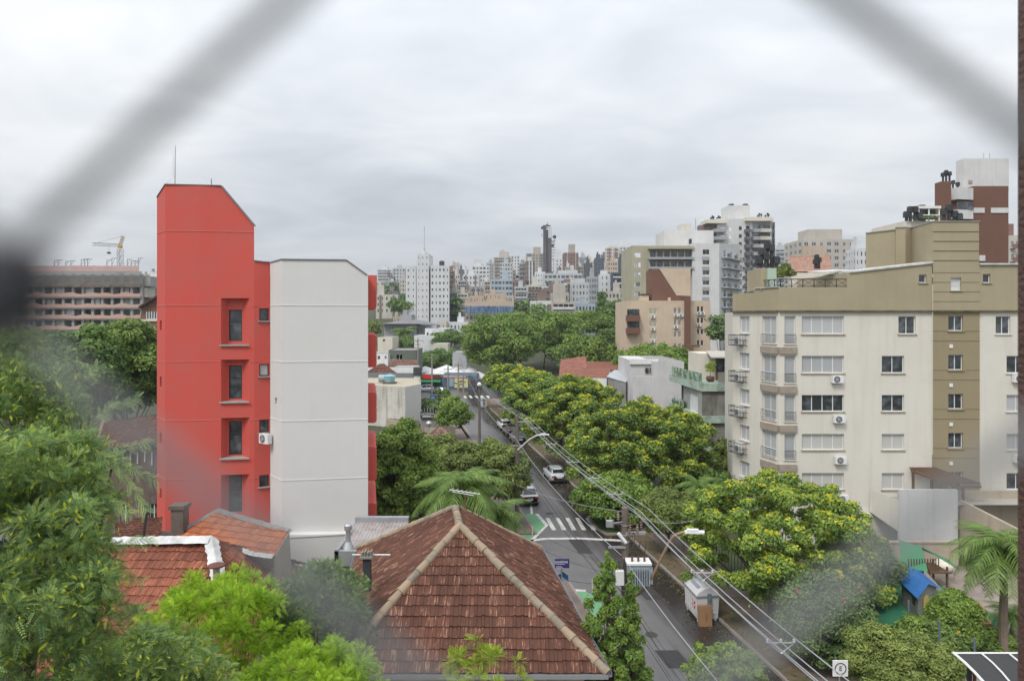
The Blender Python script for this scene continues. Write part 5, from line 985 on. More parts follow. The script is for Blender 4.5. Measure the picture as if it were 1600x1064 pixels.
wt2 = thing('water_tank', 'grey water tank lying left of the pale blue tank', 'water tank', (XW(598, 111), 111, 6.3)); b = MB(); b.tube([(XW(592, 111.5), 111.5, 6.95), (XW(604, 111.5), 111.5, 6.95)], .6, 12); b.build('body', mat('grey_blue_plastic', (.35, .42, .44), .5, dirt=.4), wt2)
bt = thing('water_tank', 'square black water tank on a white tower beside the workshop', 'water tank', (XW(652, 119), 119, 6)); b = MB(); x = XW(652, 119); b.box(x - .62, 118.4, ZW(587, 119), x + .62, 119.6, ZW(574, 119)); b.build('body', m_black, bt); b = MB(); b.box(x - .5, 118.6, 0, x + .5, 119.5, ZW(587.2, 119)); b.build('tower', m_white, bt)
s1 = gable('old grey gabled shed roof behind the workshop parapet', Vector((XW(560, 128), 128, 5.6)), Vector((XW(632, 126), 126, 5.6)), Vector((XW(600, 131), 131, ZW(569, 131))), Vector((XW(592, 131), 131, ZW(569, 131))), m_stw, T_old, 31, 'shed')
gable('long low brown tiled shed beside the black tank', P(606, 573, 140), P(654, 573, 138), P(652, 563, 146), P(610, 562, 148), m_white, T_spot, 32, 'shed')
box_bld('low_building', 'white low wall building right behind the gabled shed', 'building', 614, 650, 574, 131, 5, m_white)
box_bld('low_building', 'dark green box building with a white framed window behind the sheds', 'building', 607, 650, 547, 163, 12, mat('dark_green_grey_paint', (.13, .155, .125), .85, dirt=.3), wins=((619, 629, 554, 562),))
box_bld('low_building', 'small white house with two dark windows left of the dark green building', 'house', 575, 606, 553, 160, 10, m_white, wins=((590, 594, 556, 562), (601, 604, 556, 561)))
box_bld('low_building', 'cream house behind the small white house, by the red balconies', 'house', 590, 613, 527, 215, 12, m_cream, z0=3, wins=((598, 602, 530, 534),))
box_bld('low_building', 'grey house front at the end of the street beside the tents', 'house', 707, 729, 551, 176, 12, mat('light_grey_paint', (.42, .42, .44), .8, dirt=.2))
hh = gable('right hand spotted hip of tiles near the small street tree', P(657, 690, 75), P(721, 692, 74.5), P(690, 667, 80), P(686, 666, 80), m_beige, T_spot, 33, cap=False)
hh = gable('left hand spotted hip of tiles by the workshop wall', P(598, 676, 84), P(668, 677, 83), P(634, 660, 89), P(628, 660, 89), m_beige, T_spot, 34, cap=False)
q = P(670, 666, 84); b = MB(); b.lathe([(.12, -.4), (.12, .1), (.35, .2), (.38, .4), (.2, .62), (.05, .68)], q, 10); tag(b.build('roof_ventilator', m_steel), 'round steel ventilator between the two spotted tile roofs', 'ventilator')
gw = thing('garden_wall', 'low grey front wall beside the small street tree', 'wall', (XW(675, 98), 98, 0)); b = MB(); b.box(XW(657, 98), 98, 0, XW(692, 98), 98.3, ZW(654, 98)); b.build('wall', m_conc, gw); b = MB()
for k in range(8): x = XW(659 + 4.4 * k, 98.1); b.tube([(x, 98.15, ZW(654, 98)), (x + (.4 if k == 7 else 0), 98.15, ZW(640, 98) + .1 * k % .5)], .025, 4)
b.build('railing', m_white, gw)
sb = thing('sign_board', 'dark sign board with white lettering on the low grey wall', 'sign', (XW(669, 97.8), 97.8, 2.5)); b = MB(); b.box(XW(657, 97.8), 97.75, ZW(654, 97.8), XW(680.5, 97.8), 97.85, ZW(643, 97.8)); b.build('panel', m_black, sb)
text_part('LACENDA', 'lettering', .42, m_white, sb, Vector((XW(668.5, 97.8), 97.72, ZW(646.6, 97.8))) - Vector(sb.location), (R(90), 0, 0)); b = MB(); b.box(XW(660, 97.8), 97.73, ZW(651.5, 97.8), XW(677, 97.8), 97.745, ZW(650.6, 97.8)); b.box(XW(660, 97.8), 97.73, ZW(649.9, 97.8), XW(673, 97.8), 97.745, ZW(649.1, 97.8)); b.build('small_print', m_white, sb)
# shops and tents at the end of the street
sh = thing('restaurant', 'green fronted restaurant with red oval sign at the street end', 'shop', (XW(673, 159), 159, 0)); x0, x1 = XW(650, 159), XW(689, 159); b = MB(); b.box(x0, 159, 0, x1, 167, 3.0); b.build('wall', mat('dark_green_paint', (.02, .09, .05), .7, dirt=.2), sh); b = MB(); b.hexa([(x0, 157.6, 1.9), (x1, 157.6, 1.9), (x1, 158.99, 2.3), (x0, 158.99, 2.3), (x0, 157.6, 2.0), (x1, 157.6, 2.0), (x1, 158.99, 2.45), (x0, 158.99, 2.45)]); b.build('awning', mat('green_awning', (.02, .22, .09), .6), sh); b = MB(); b.box(x0 + 1.2, 158.6, 2.5, x1 - .1, 158.95, 3.5); b.build('fascia', mat('dark_red_fascia', (.16, .04, .03), .7, dirt=.3), sh); b = MB(); b.lathe([(1.0, -.05), (1.0, .05)], (0, 0, 0), 20); b.v = [(XW(668, 158.5) + a * 1.25, 158.5 + c, 3.05 + bb * .5) for a, bb, c in b.v]; b.build('oval_sign', mat('red_sign', (.62, .03, .03), .5), sh)
mu = thing('mural_building', 'low shop with yellow and navy mural wall at the street end', 'shop', (XW(718, 159), 159, 0)); x0, x1 = XW(689, 158), XW(745, 158); b = MB(); b.box(x0, 159, 0, x1, 168, 3.3); b.build('wall', mat('navy_grey_paint', (.10, .13, .18), .8, dirt=.3), mu); b = MB(); b.box(XW(710, 159), 158.9, .5, XW(731, 159), 158.98, 2.8); b.build('yellow_panel', mat('pale_yellow_paint', (.60, .58, .28), .7), mu)
g = random.Random(3); b = MB(); x_ = XW(720, 158.8); b.tube([(x_ - 1.6, 158.85, 1.7), (x_ - .9, 158.85, 1.5), (x_ - .3, 158.85, 2.0), (x_ + .4, 158.85, 2.2), (x_ + .9, 158.85, 1.8)], .09, 5); b.tube([(x_ - .5, 158.85, 1.0), (x_, 158.85, 1.5), (x_ + .7, 158.85, .9)], .08, 5); b.build('mural_figure', m_dk, mu)
b = MB(); b.box(x0 + .5, 158.8, 2.85, XW(728, 159), 158.96, 3.28); b.build('fascia', mat('white_red_fascia', (.55, .40, .40), .7, dirt=.6, dcol=(.5, .1, .1), scale=6), mu); b = MB(); b.box(XW(702, 159), 158.88, .8, XW(709, 159), 158.97, 2.7); b.build('door', mat('light_blue_paint', (.25, .35, .42), .6), mu)
b = MB(); b.box(XW(735, 159), 158.85, .6, XW(742, 159), 158.97, 2.3); b.build('doorway', m_wood, mu)
m_tent = mat('white_canvas', (.70, .70, .70), .7, dirt=.3, dcol=(.5, .5, .5), scale=3)
for i, (px, py, d, w_) in enumerate(((664, 572, 176, 3.0), (680, 576, 172, 2.6), (697, 570, 178, 3.2), (712, 574, 174, 2.6), (726, 571, 178, 3.0), (737, 575, 172, 2.6), (747, 580, 168, 2.8), (718, 580, 169.5, 2.2), (690, 580, 169.5, 2.1))):
    c = P(px, py, d); o = thing('market_tent', 'white peaked market tent, %s' % ['leftmost above the restaurant', 'low one above the dark red fascia', 'tallest, above the navy shop door', 'between two poles above the yellow mural', 'behind the mural, near the grey house', 'just right of the mural', 'rightmost, against the green trees', 'small one directly over the yellow mural', 'small one over the restaurant end'][i], 'tent', (c.x, c.y, 0), 0, 'white tents at the street end')
    b = MB(); zt_ = c.z - 1.3; b.face([(c.x - w_, c.y - w_, zt_), (c.x + w_, c.y - w_, zt_), (c.x + .1, c.y, c.z)]); b.face([(c.x + w_, c.y - w_, zt_), (c.x + w_, c.y + w_, zt_), (c.x, c.y + .1, c.z)]); b.face([(c.x + w_, c.y + w_, zt_), (c.x - w_, c.y + w_, zt_), (c.x, c.y, c.z)]); b.face([(c.x - w_, c.y + w_, zt_), (c.x - w_, c.y - w_, zt_), (c.x, c.y, c.z)]); b.box(c.x - w_, c.y - w_, zt_ - .45, c.x + w_, c.y - w_ + .03, zt_ - .003); b.box(c.x + w_ - .03, c.y - w_ + .04, zt_ - .45, c.x + w_, c.y + w_, zt_ - .003); b.build('canopy', m_tent, o)
    b = MB()
    for sx in (-1, 1):
        for sy in (-1, 1): b.tube([(c.x + sx * w_ * .95, c.y + sy * w_ * .95, 0), (c.x + sx * w_ * .95, c.y + sy * w_ * .95, zt_)], .06, 4)
    b.build('frame', m_steel, o)
# ------------------------------------------------------------------ high-rises
PAL = {'white': (.62, .63, .635), 'cream': (.56, .53, .46), 'grey': (.34, .35, .36), 'lgrey': (.47, .49, .50), 'dgrey': (.14, .15, .165), 'brown': (.22, .165, .14), 'brick': (.25, .14, .11), 'tan': (.38, .345, .28), 'dark': (.09, .095, .105), 'blue': (.38, .44, .49), 'peach': (.50, .40, .31), 'beige': (.47, .435, .385), 'navy': (.085, .10, .13)}
def pm(c): return mat('facade_' + {'lgrey': 'light_grey', 'dgrey': 'dark_grey'}.get(c, c), PAL[c], .8, dirt=.3, streak=.25, scale=.35)
m_fg = glassmat('far_window_glass', (.045, .055, .065)); m_dkinfill = mat('dark_grey_infill', (.10, .10, .10), .8, dirt=.5, scale=2)  # far glass, and a dark grey for some infill walls of the site
m_lead = mat('roof_lead', (.20, .20, .21), .8, dirt=.4)
WB = {}
def tower(label, px0, px1, yt, d, col='white', style='grid', cols=4, rot=0, dep=None, pent=None, fl=3.1, rows=None, c2=None, cat='apartment building', ant=0, fw=.5, fh=.5, group=None, side=True, tank=0, wobj=False, bcol=None, z0=None, name='apartment_building'):
    """px0..px1 = columns the block covers, yt = roof row, d = distance; rot in degrees; real window openings on every side you could see"""
    g = random.Random(int(px0 * 7 + yt * 13)); Wt = (px1 - px0) * d / F; rr = R(rot); dep = dep or max(8, Wt * .75); cx_ = XW((px0 + px1) / 2, d)
    W = max(3, (Wt - dep * abs(math.sin(rr))) / math.cos(rr)); zt_ = ZW(yt, d); gz = terr(cx_, d + dep / 2); zb = (gz - 2) if z0 is None else z0; n = rows or max(3, min(16, int((zt_ - gz) / fl)))
    root = thing(name, label, cat, (cx_, d + dep / 2, zb), rr, group); Hh = zt_ - zb; m1 = pm(col); m2 = pm(c2) if c2 else m_lead
    b = MB(); top = Hh - .8; wl = []
    def fac(O, u, nn, L, nc):
        O = Vector(O); u = Vector(u); nn = Vector(nn); ops = []
        if nc:
            cwid = L / nc
            for r in range(n):
                z1 = top - r * fl - (1 - fh) * fl * .35; za = z1 - fh * fl
                if za < .5: break
                for k in range(nc):
                    f_ = fw * (1.0 if (k * 7 + nc) % 3 else .62); a = cwid * (k + .5 - f_ / 2); ops.append((a, a + cwid * f_, za, z1))
        if wobj: b.wall(O, u, nn, L, 0, Hh, ops, .25, 0); [wl.append((O, u, nn, o)) for o in ops]
        else: b.wall(O, u, nn, L, 0, Hh, ops, .3, 0, 0, 1)
    hw, hd = W / 2, dep / 2; nside = max(1, int(cols * dep / W * .8)) if side else 0
    if style == 'bands':      # continuous balcony strips between slabs
        ops = []
        for r in range(n):
            z1 = top - r * fl; za = z1 - fl * .52
            if za < .5: break
            ops.append((W * .06, W * .94, za, z1))
        b.wall((-hw, -hd, 0), (1, 0, 0), (0, 1, 0), W, 0, Hh, ops, .9, 0, 0, 1)
        for (a, c, za, z1) in ops[:14]:
            s_ = MB(); s_.box(-hw + a, -hd - .7, za - .35, -hw + c, -hd - .01, za - .15); s_.box(-hw + a, -hd - .7, za - .149, -hw + c, -hd - .6, za + .55); s_.build('balcony', pm(bcol or col), root, local=True)
        for k in range(cols + 1): xk = -hw + W * .06 + W * .88 * k / cols; b.box(xk - .12, -hd + .02, .5, xk + .12, -hd + .88, top)
    else: fac((-hw, -hd, 0), (1, 0, 0), (0, 1, 0), W, cols)
    if style == 'strip':      # coloured vertical strips with small balconies
        s_ = MB()
        for k in (1, cols - 1): xk = -hw + W * k / cols; s_.box(xk - W / cols * .22, -hd - .35, 0, xk + W / cols * .22, -hd - .01, Hh - .4)
        s_.build('pilaster', m2, root, local=True)
    if style == 'balc':
        for r in range(min(n, 13)):
            z_ = top - r * fl - fl * .72
            if z_ < 1: break
            for k in (0, cols - 1):
                xk = -hw + W * (k + .5) / cols; ww = W / cols * .46; s_ = MB(); s_.box(xk - ww, -hd - 1.1, z_ - .15, xk + ww, -hd - .01, z_); s_.box(xk - ww, -hd - 1.1, z_ + .001, xk + ww, -hd - 1.0, z_ + .95); s_.build('balcony', pm(bcol or c2 or col), root, local=True)
    fac((-hw, hd, 0), (0, -1, 0), (1, 0, 0), dep, nside if cx_ > 0 or rot < 0 else 0); fac((hw, -hd, 0), (0, 1, 0), (-1, 0, 0), dep, nside if cx_ < 0 or rot > 0 else 0); b.wall((hw, hd, 0), (-1, 0, 0), (0, -1, 0), W, 0, Hh, [], .1)
    b.face([(-hw, -hd, Hh - .3), (hw, -hd, Hh - .3), (hw, hd, Hh - .3), (-hw, hd, Hh - .3)]); b.build('wall', [m1, m_fg], root, local=True)
    if wobj:
        for (O, u, nn, o) in wl[:100]:
            fm, _ = win_mesh(o[1] - o[0], o[3] - o[2], 2, m_fg, m_alum); k = ('wb', round(o[1] - o[0], 2), round(o[3] - o[2], 2))
            if k not in WB: a_ = MB(); a_.box(.01, .1, .01, o[1] - o[0] - .01, .12, o[3] - o[2] - .01, 0); L_ = o[1] - o[0]; a_.box(L_ / 2 - .04, .05, .01, L_ / 2 + .04, .1, o[3] - o[2] - .01, 1); a_.box(.01, .05, .01, L_ - .01, .1, .07, 1); q = a_.build('window', [m_fg, m_alum]); WB[k] = q.data; bpy.data.objects.remove(q)
            link('window', WB[k], root, O + u * o[0] + Vector((0, 0, o[2])) + nn * .02, math.atan2(u.y, u.x))
    p = pent or (.3, .65, 3.0)
    if p != 'none':
        s_ = MB(); s_.box(-hw + W * p[0], -hd * .5, Hh - .29, -hw + W * p[1], hd * .6, Hh + p[2]); 
        if g.random() < .6: s_.box(-hw + W * (p[0] + .05), -hd * .3, Hh + p[2] + .002, -hw + W * (p[0] + (p[1] - p[0]) * .5), hd * .3, Hh + p[2] + 1.8)
        s_.build('penthouse', m1 if not c2 or g.random() < .6 else m2, root, local=True)
    for k in range(tank): s_ = MB(); x_ = hw * (.2 + .4 * k) ; s_.lathe([(1.2, Hh - .29), (1.3, Hh + 2.4), (.4, Hh + 2.9)], (x_, 0, 0), 10); s_.build('water_tank', m_black, root, local=True)
    if ant: s_ = MB(); s_.tube([(-hw + W * (p[0] + p[1]) / 2 if p != 'none' else 0, 0, Hh), (-hw + W * (p[0] + p[1]) / 2 if p != 'none' else 0, 0, Hh + ant)], .12, 4); s_.build('antenna', m_steel, root, local=True)
    return root
FC = []
def T(label, *a, **k): FC.append((label, a[0], a[1], a[2], a[3])); return tower(label, *a, **k)
# big white three-slab block, left of centre
T('tall white slab with small square windows, leftmost wing of the three winged white block', 634, 650, 416, 330, 'white', cols=2, fw=.25, fh=.35, dep=14, pent='none', group='wings of the big white block')
T('tallest middle wing of the three winged white block, lift tower on top', 651, 670, 396, 324, 'white', cols=3, fw=.22, fh=.32, dep=16, rot=0, pent=(.3, .6, 1.5), ant=14, group='wings of the big white block')
T('widest right wing of the three winged white block with black roof tank', 668, 702, 415, 322, 'white', cols=5, fw=.42, fh=.38, dep=14, pent='none', tank=1, rot=6, group='wings of the big white block')
T('cream block with brown vertical strips at the red balconies', 584, 621, 460, 350, 'cream', 'strip', cols=5, c2='brown', fw=.34, pent=(.05, .35, 5), rot=8)
T('pale twin high-rise in the far distance just right of the red building', 589, 613, 421, 690, 'white', 'bands', cols=3)
T('light grey far high-rise between the pale twin and the white wings', 614, 633, 419, 640, 'lgrey', cols=4, fw=.6)
T('dark glazed mid-rise behind the cream and brown block', 606, 632, 462, 430, 'dgrey', 'bands', cols=4)
T('narrow grey tower behind the left white wing', 624, 636, 436, 520, 'beige', cols=3)
T('slim dark brown tower at the right shoulder of the white block', 700, 709, 423, 420, 'brown', 'bands', cols=2, pent=(.2, .7, 3))
T('slim cream tower two right of the white block', 708, 718, 428, 460, 'cream', cols=3)
T('grey slab with dark balconies touching the white block foot', 702, 716, 456, 335, 'grey', 'bands', cols=3, bcol='dgrey')
T('cream slab with shallow balconies left of the blue netted site', 714, 731, 458, 330, 'cream', 'bands', cols=3)
T('dark slim high-rise between cream tower and brown sided block', 717, 724, 421, 560, 'dgrey', cols=2)
T('white block with brown flanks, narrow chequered windows', 723, 750, 429, 430, 'white', 'strip', cols=5, c2='brown', fw=.45, rot=-6)
T('large white high-rise with rows of long windows left of centre', 736, 765, 415, 520, 'white', cols=5, fw=.7, pent=(.1, .55, 5), rot=5)
T('grey block immediately right of the large white high-rise', 764, 771, 411, 640, 'grey', cols=2)
T('tall grey cream high-rise pair under the cloud gap', 771, 801, 402, 610, 'beige', 'bands', cols=4, pent=(.3, .8, 5), rot=-4)
T('light blue grey office slab with long window rows', 767, 801, 436, 380, 'blue', cols=6, fw=.8, pent=(.5, .8, 4))
T('white mid-rise with a stepped roof left of the telecom tower', 794, 812, 399, 660, 'white', cols=4, pent=(.2, .6, 4))
T('slab with green roof garden below the white stepped mid-rise', 781, 801, 410, 520, 'lgrey', cols=5, fw=.6)
T('dark grey striped block between white stepped mid-rise and telecom tower', 811, 821, 412, 480, 'grey', 'bands', cols=2)
T('brown block with white edge and lone tree at its foot', 820, 836, 408, 470, 'brown', 'strip', cols=3, c2='white', rot=8)
T('large dark cream crowned high-rise directly left of the telecom tower', 822, 851, 396, 720, 'tan', 'strip', cols=6, c2='dgrey', pent=(.4, .8, 7))
T('white boxy tower with black roof box right of the telecom tower', 862, 879, 404, 600, 'white', cols=3, fw=.3, pent=(.3, .9, 7), c2='dgrey')
T('brick red and brown high-rise with twin crowns right of the telecom tower', 880, 904, 395, 620, 'brick', 'strip', cols=5, c2='tan', pent=(.4, .8, 8), rot=6)
T('bluish glass banded tower right of the brick red one', 905, 919, 402, 700, 'blue', 'bands', cols=3)
T('cream tower with arched top right of the bluish one', 914, 930, 407, 560, 'cream', cols=4)
T('dark narrow block in front of the cream arched tower', 914, 926, 411, 470, 'dark', cols=3, fw=.3)
T('near black tower with stepped top', 930, 944, 403, 520, 'navy', cols=3, pent=(.2, .6, 3))
T('brown slab peeping out behind the near black tower', 940, 950, 398, 700, 'brown', cols=3)
T('cream and pink tower at the left end of the ridge line slabs', 947, 967, 387, 640, 'cream', 'strip', cols=4, c2='brick', pent=(.3, .9, 2))
T('wide white slab with balconies on the ridge, behind the olive block', 964, 992, 385, 660, 'white', 'balc', cols=6, fw=.6, pent=(.1, .9, 3))
T('pink beige mid-rise in front of the ridge slabs', 950, 968, 408, 470, 'peach', cols=5, fw=.6)
T('long low grey office with ribbon windows under the telecom tower', 850, 910, 427, 400, 'lgrey', cols=9, fw=.85, dep=20, rows=3, pent=(.4, .9, 2), side=False)
T('white stepped house block beneath the brown block with white edge', 836, 852, 425, 410, 'white', cols=4, fw=.3)
T('cream block with brown balconies below the long grey office', 824, 848, 446, 350, 'cream', 'bands', cols=4, bcol='brown')
T('brown flat topped block with wide terrace', 846, 886, 451, 320, 'brown', cols=6, fw=.6, rows=3)
T('light grey mid-rise with glass balconies, second row', 804, 824, 448, 340, 'lgrey', 'bands', cols=4)
T('white cube-like block with brown panel above the tree tops', 829, 862, 470, 262, 'white', 'balc', cols=4, c2='brown', fw=.7, wobj=True, pent=(.35, .75, 3.5))
T('beige balcony apartments above the tree tops, right half', 862, 899, 472, 258, 'beige', 'bands', cols=4, pent=(.1, .6, 7), bcol='white')
T('beige lift tower rising over the balcony apartments', 862, 889, 457, 268, 'beige', cols=4, fw=.3, pent=(.5, .8, 3), c2='brown')
T('grey block with white cornice behind the balcony apartments', 894, 920, 441, 330, 'lgrey', cols=5, fw=.4, pent=(.2, .8, 2))
T('dark grey slab with window grid in the second row', 918, 935, 432, 360, 'grey', cols=5, fw=.5)
T('pale blue low apartments at the edge of the far trees', 899, 930, 474, 275, 'blue', cols=6, fw=.55, rows=4, pent=(.2, .5, 2))
T('white block with blank left wall in the second row', 938, 958, 428, 350, 'white', cols=3, fw=.3, pent=(.1, .6, 2))
T('dark blue grey slab with horizontal balconies left of the olive block', 956, 988, 426, 345, 'navy', 'bands', cols=5, bcol='lgrey', pent=(.4, .7, 8))
T('orange roofed terrace apartments below the dark blue grey slab', 940, 979, 455, 310, 'beige', cols=7, fw=.6, c2='brick', pent=(.55, .75, 3.5))
T('slim grey slab with long shadowed balconies, right of the white cube', 884, 897, 446, 400, 'grey', 'bands', cols=2)
# site with blue netting
sn = T('building site shell with rough concrete columns under blue netting', 727, 803, 478, 300, 'tan', cols=12, fw=.7, dep=22, pent='none', rows=4, cat='building site', name='building_site', z0=2)
b = MB(); d_ = 298.5
for k in range(60): x = XW(727 + k * 1.28, d_); h_ = rng.uniform(2, 7); b.box(x - .18, d_, ZW(480, d_), x + .18, d_ + .3, ZW(480, d_) + h_)
b.build('column', pm('peach'), sn) if False else tag(b.build('starter_bars', pm('peach')), 'ragged row of rebar and columns above the blue netted site', 'rebar')
nb = MB(); g = random.Random(2)
for k in range(40):
    xa_, xb_ = XW(727 + k * 1.9, 297.5), XW(727 + (k + 1) * 1.9, 297.5); nb.face([(xa_, 297.5 + g.uniform(-.4, .4), ZW(490, 297)), (xb_, 297.5 + g.uniform(-.4, .4), ZW(490, 297)), (xb_, 297.5 + g.uniform(-.4, .4), ZW(478.5 + g.uniform(-1, 1), 297)), (xa_, 297.5 + g.uniform(-.4, .4), ZW(478.5 + g.uniform(-1, 1), 297))])
tag(nb.build('blue_netting', mat('blue_safety_net', (.11, .19, .32), .9, dirt=.9, dcol=(.2, .26, .33), scale=1.2)), 'blue safety netting draped on the building site left of centre', 'netting')
for (a, c, y, d2, cl, lb) in ((735, 756, 462, 330, 'peach', 'orange brick core rising left behind the blue netted site'), (757, 790, 458, 335, 'peach', 'orange brick core rising right behind the blue netted site')): T(lb, a, c, y, d2, cl, cols=5, fw=.3, pent=(.3, .5, 2))
# institutional building etc.
ib = T('long grey institutional building with white shuttered windows behind the dark green box', 600, 650, 505, 240, 'grey', cols=9, fw=.4, fh=.45, rows=4, fl=3.6, dep=18, pent=(.45, .8, 3), wobj=True, cat='building', side=False)
b = MB(); x0, x1 = XW(596, 238), XW(690, 246); b.hexa([(x0, 237.5, ZW(506, 238)), (XW(652, 238), 237.5, ZW(506, 238)), (XW(690, 246), 246, ZW(508, 246)), (x0, 262, ZW(506, 238)), (x0 + 8, 246, ZW(499, 246)), (XW(648, 246), 246, ZW(499, 246)), (XW(672, 250), 250, ZW(503, 250)), (x0 + 8, 252, ZW(499, 246))]); tag(b.build('hipped_roof', m_lead), 'low dark hipped roof over the grey institutional building', 'roof')
T('side wing of the grey institutional building with few windows', 649, 682, 508, 243, 'grey', cols=5, fw=.3, rows=3, dep=12, pent='none', cat='building')
T('white curved looking low wall building below the institutional wing', 647, 684, 524, 225, 'white', cols=4, fw=.1, fh=.2, rows=1, pent='none', cat='building', dep=10)
T('white house with pale gabled top left of the round leafy tree', 664, 704, 513, 232, 'white', cols=5, fw=.4, rows=2, pent='none', cat='house', dep=12)
T('cream low cube between the white block and the trees', 682, 697, 502, 262, 'cream', cols=2, fw=.2, pent='none', cat='house')
T('white low houses behind the round leafy tree', 697, 731, 503, 270, 'white', cols=6, fw=.4, rows=3, pent=(.5, .8, 2), cat='house')
T('tiny cream house with brown gate at the tree edge', 676, 700, 537, 205, 'cream', cols=2, fw=.2, rows=1, pent='none', cat='house', dep=8)
T('grey stone annex at the foot of the cream and brown block', 614, 630, 494, 300, 'tan', cols=3, fw=.3, pent='none')
# random fillers between the named blocks, each told by colour and neighbour
gg = random.Random(17)
CN = {'white': 'white', 'cream': 'cream', 'grey': 'grey', 'lgrey': 'light grey', 'dgrey': 'dark grey', 'brown': 'brown', 'brick': 'brick red', 'tan': 'sand coloured', 'blue': 'pale blue', 'beige': 'beige', 'peach': 'peach'}
fill = []
for k in range(128):
    px = 590 + k * 3.2 + gg.uniform(-2, 2); w_ = gg.uniform(6, 13); d = gg.choice([560, 640, 760, 860, 950]); hill = 428 - (px - 590) * .068
    if px < 700: hill += 4
    y = hill + gg.uniform(-7, 14) + (900 - d) * .025; fill.append((px, w_, y, d, 0))
for k in range(46):
    px = 700 + k * 6.4 + gg.uniform(-3, 3); w_ = gg.uniform(12, 22); d = gg.choice([380, 440, 500]); fill.append((px, w_, 446 + gg.uniform(-8, 12), d, 1))
for k in range(9): fill.append((1208 + k * 7 + gg.uniform(-2, 2), gg.uniform(9, 14), 397 + gg.uniform(-9, 8), gg.choice([520, 600, 700]), 2))
for k in range(5): fill.append((218 + k * 6, 10, 440 + gg.uniform(-8, 10), gg.choice([420, 520]), 3))
used = {}
for (px, w_, y, d, zone) in fill:
    if px + w_ > (1000 if zone < 2 else 2000): continue
    cl = gg.choice(['white', 'white', 'lgrey', 'grey', 'cream', 'beige', 'tan', 'brown', 'brick', 'dgrey', 'blue', 'peach']); st = gg.choice(['grid', 'grid', 'bands', 'strip']); nm = sorted([(abs((f[1] + f[2]) / 2 - px - w_ / 2) + abs(f[3] - y) * .3, f) for f in FC if 'fill' not in f[0]], key=lambda q: q[0])[0][1]
    rel = ('just left of' if px + w_ / 2 < (nm[1] + nm[2]) / 2 else 'just right of') if abs(px + w_ / 2 - (nm[1] + nm[2]) / 2) > 5 else ('peeping above' if y < nm[3] else 'below the top of'); sh = ' '.join(nm[0].split()[:6])
    if zone == 2: sh = 'the tiled roof terrace'; rel = 'rising behind'
    if zone == 3: sh = 'the brown gabled house'; rel = 'standing behind'
    size = 'slim' if w_ < 11 else ('broad' if w_ > 16 else 'mid sized'); feat = {'grid': 'with small windows', 'bands': 'with balcony strips', 'strip': 'with vertical stripes'}[st]
    lb = '%s %s block %s %s the %s' % (size, CN[cl], feat, rel, sh.replace('the ', ''))
    if lb in used: lb = lb.replace('block', gg.choice(['tower', 'high-rise'])); 
    if lb in used: lb = 'hazy ' + lb
    used[lb] = 1; lb = ' '.join(lb.split()[:16])
    tower(lb, px, px + w_, y, d, cl, st, cols=gg.choice([2, 3, 4]), c2=gg.choice(['white', 'brown', 'dgrey', None]), fw=gg.uniform(.35, .7), fh=gg.uniform(.35, .55), rot=gg.uniform(-14, 14), pent=(.2, .7, gg.uniform(2, 5)) if gg.random() < .8 else 'none', tank=1 if gg.random() < .2 else 0, ant=gg.choice([0, 0, 0, 8]), rows=12, group='distant blocks on the hillside')
gt = random.Random(91); hill = []
for k in range(26):
    px = gt.uniform(600, 985); d = gt.choice([330, 400, 480, 560]); y = 495 - 7 - (d - 300) * .14 + gt.uniform(-4, 6); c = P(px, y, d)
    for _ in range(7): hill.append((c.x + gt.uniform(-9, 9), c.y + gt.uniform(-5, 5), c.z + gt.uniform(-3, 3), gt.uniform(2, 3.6)))
o = leaf_mesh('hillside_trees', hill, 26000, 1.5, L_far, None, 77); tag(o, kind='stuff')
# telecom tower
tt = thing('telecom_tower', 'tall dark concrete telecom tower with dishes on its right side', 'tower', (XW(855, 540), 540, 34)); d_ = 540; x0, x1 = XW(849, d_), XW(862, d_); zb, ztp = 30, ZW(353, d_); m_tt = mat('dark_tower_concrete', (.115, .105, .105), .85, dirt=.5, dcol=(.06, .055, .055), scale=.5)
b = MB(); xm = (x0 + x1) / 2; b.box(x0, 540, zb, x0 + 2.3, 544, ztp); b.box(x1 - 2.6, 540, zb, x1, 544, ZW(372, d_)); b.box(x0 + 2.301, 541, zb, x1 - 2.601, 543, ztp - 3)
for k in range(24): b.box(x0 + 2.3, 540.3, zb + 2 + k * 2.5, x1 - 2.6, 540.9, zb + 2.6 + k * 2.5)
b.build('shaft', m_tt, tt); b = MB()
for k in range(9):
    z = ZW(353, d_) - 2 - k * 1.3
    for j in range(4): x = x0 + 2 + j * 1.3; b.tube([(x, 539.6, z), (x + .4, 539.6, z + 1.0)], .16, 4)
b.box(x0 - .3, 539.7, ztp, x1 - .9, 544.2, ztp + .5); b.build('top_platform', m_tt, tt)
for i, (px, py, r_) in enumerate(((866, 370.5, 1.5), (864, 378, 1.3), (863, 384, 1.2), (866, 376, .9), (847.6, 356.5, 1.2), (847.6, 368, 1.0))):
    c = P(px, py, 539); s_ = MB(); s_.tube([c, c + Vector((.2 if px > 855 else -.2, -.9, 0))], [r_ * .4, r_], 12); s_.tube([c, (x1 if px > 855 else x0, 541, c.z)], .2, 4); s_.build('dish', m_steel if i % 2 else m_black, tt)
for k in range(6): s_ = MB(); z = ZW(382 + k * 4.6, d_); s_.box(x1, 540.2, z, x1 + 3.0 - .2 * k, 543, z + .4); s_.build('bracket', m_conc, tt)
b = MB(); b.tube([(xm, 542, ztp), (xm, 542, ztp + 3)], .15, 4); b.build('mast', m_dk, tt)
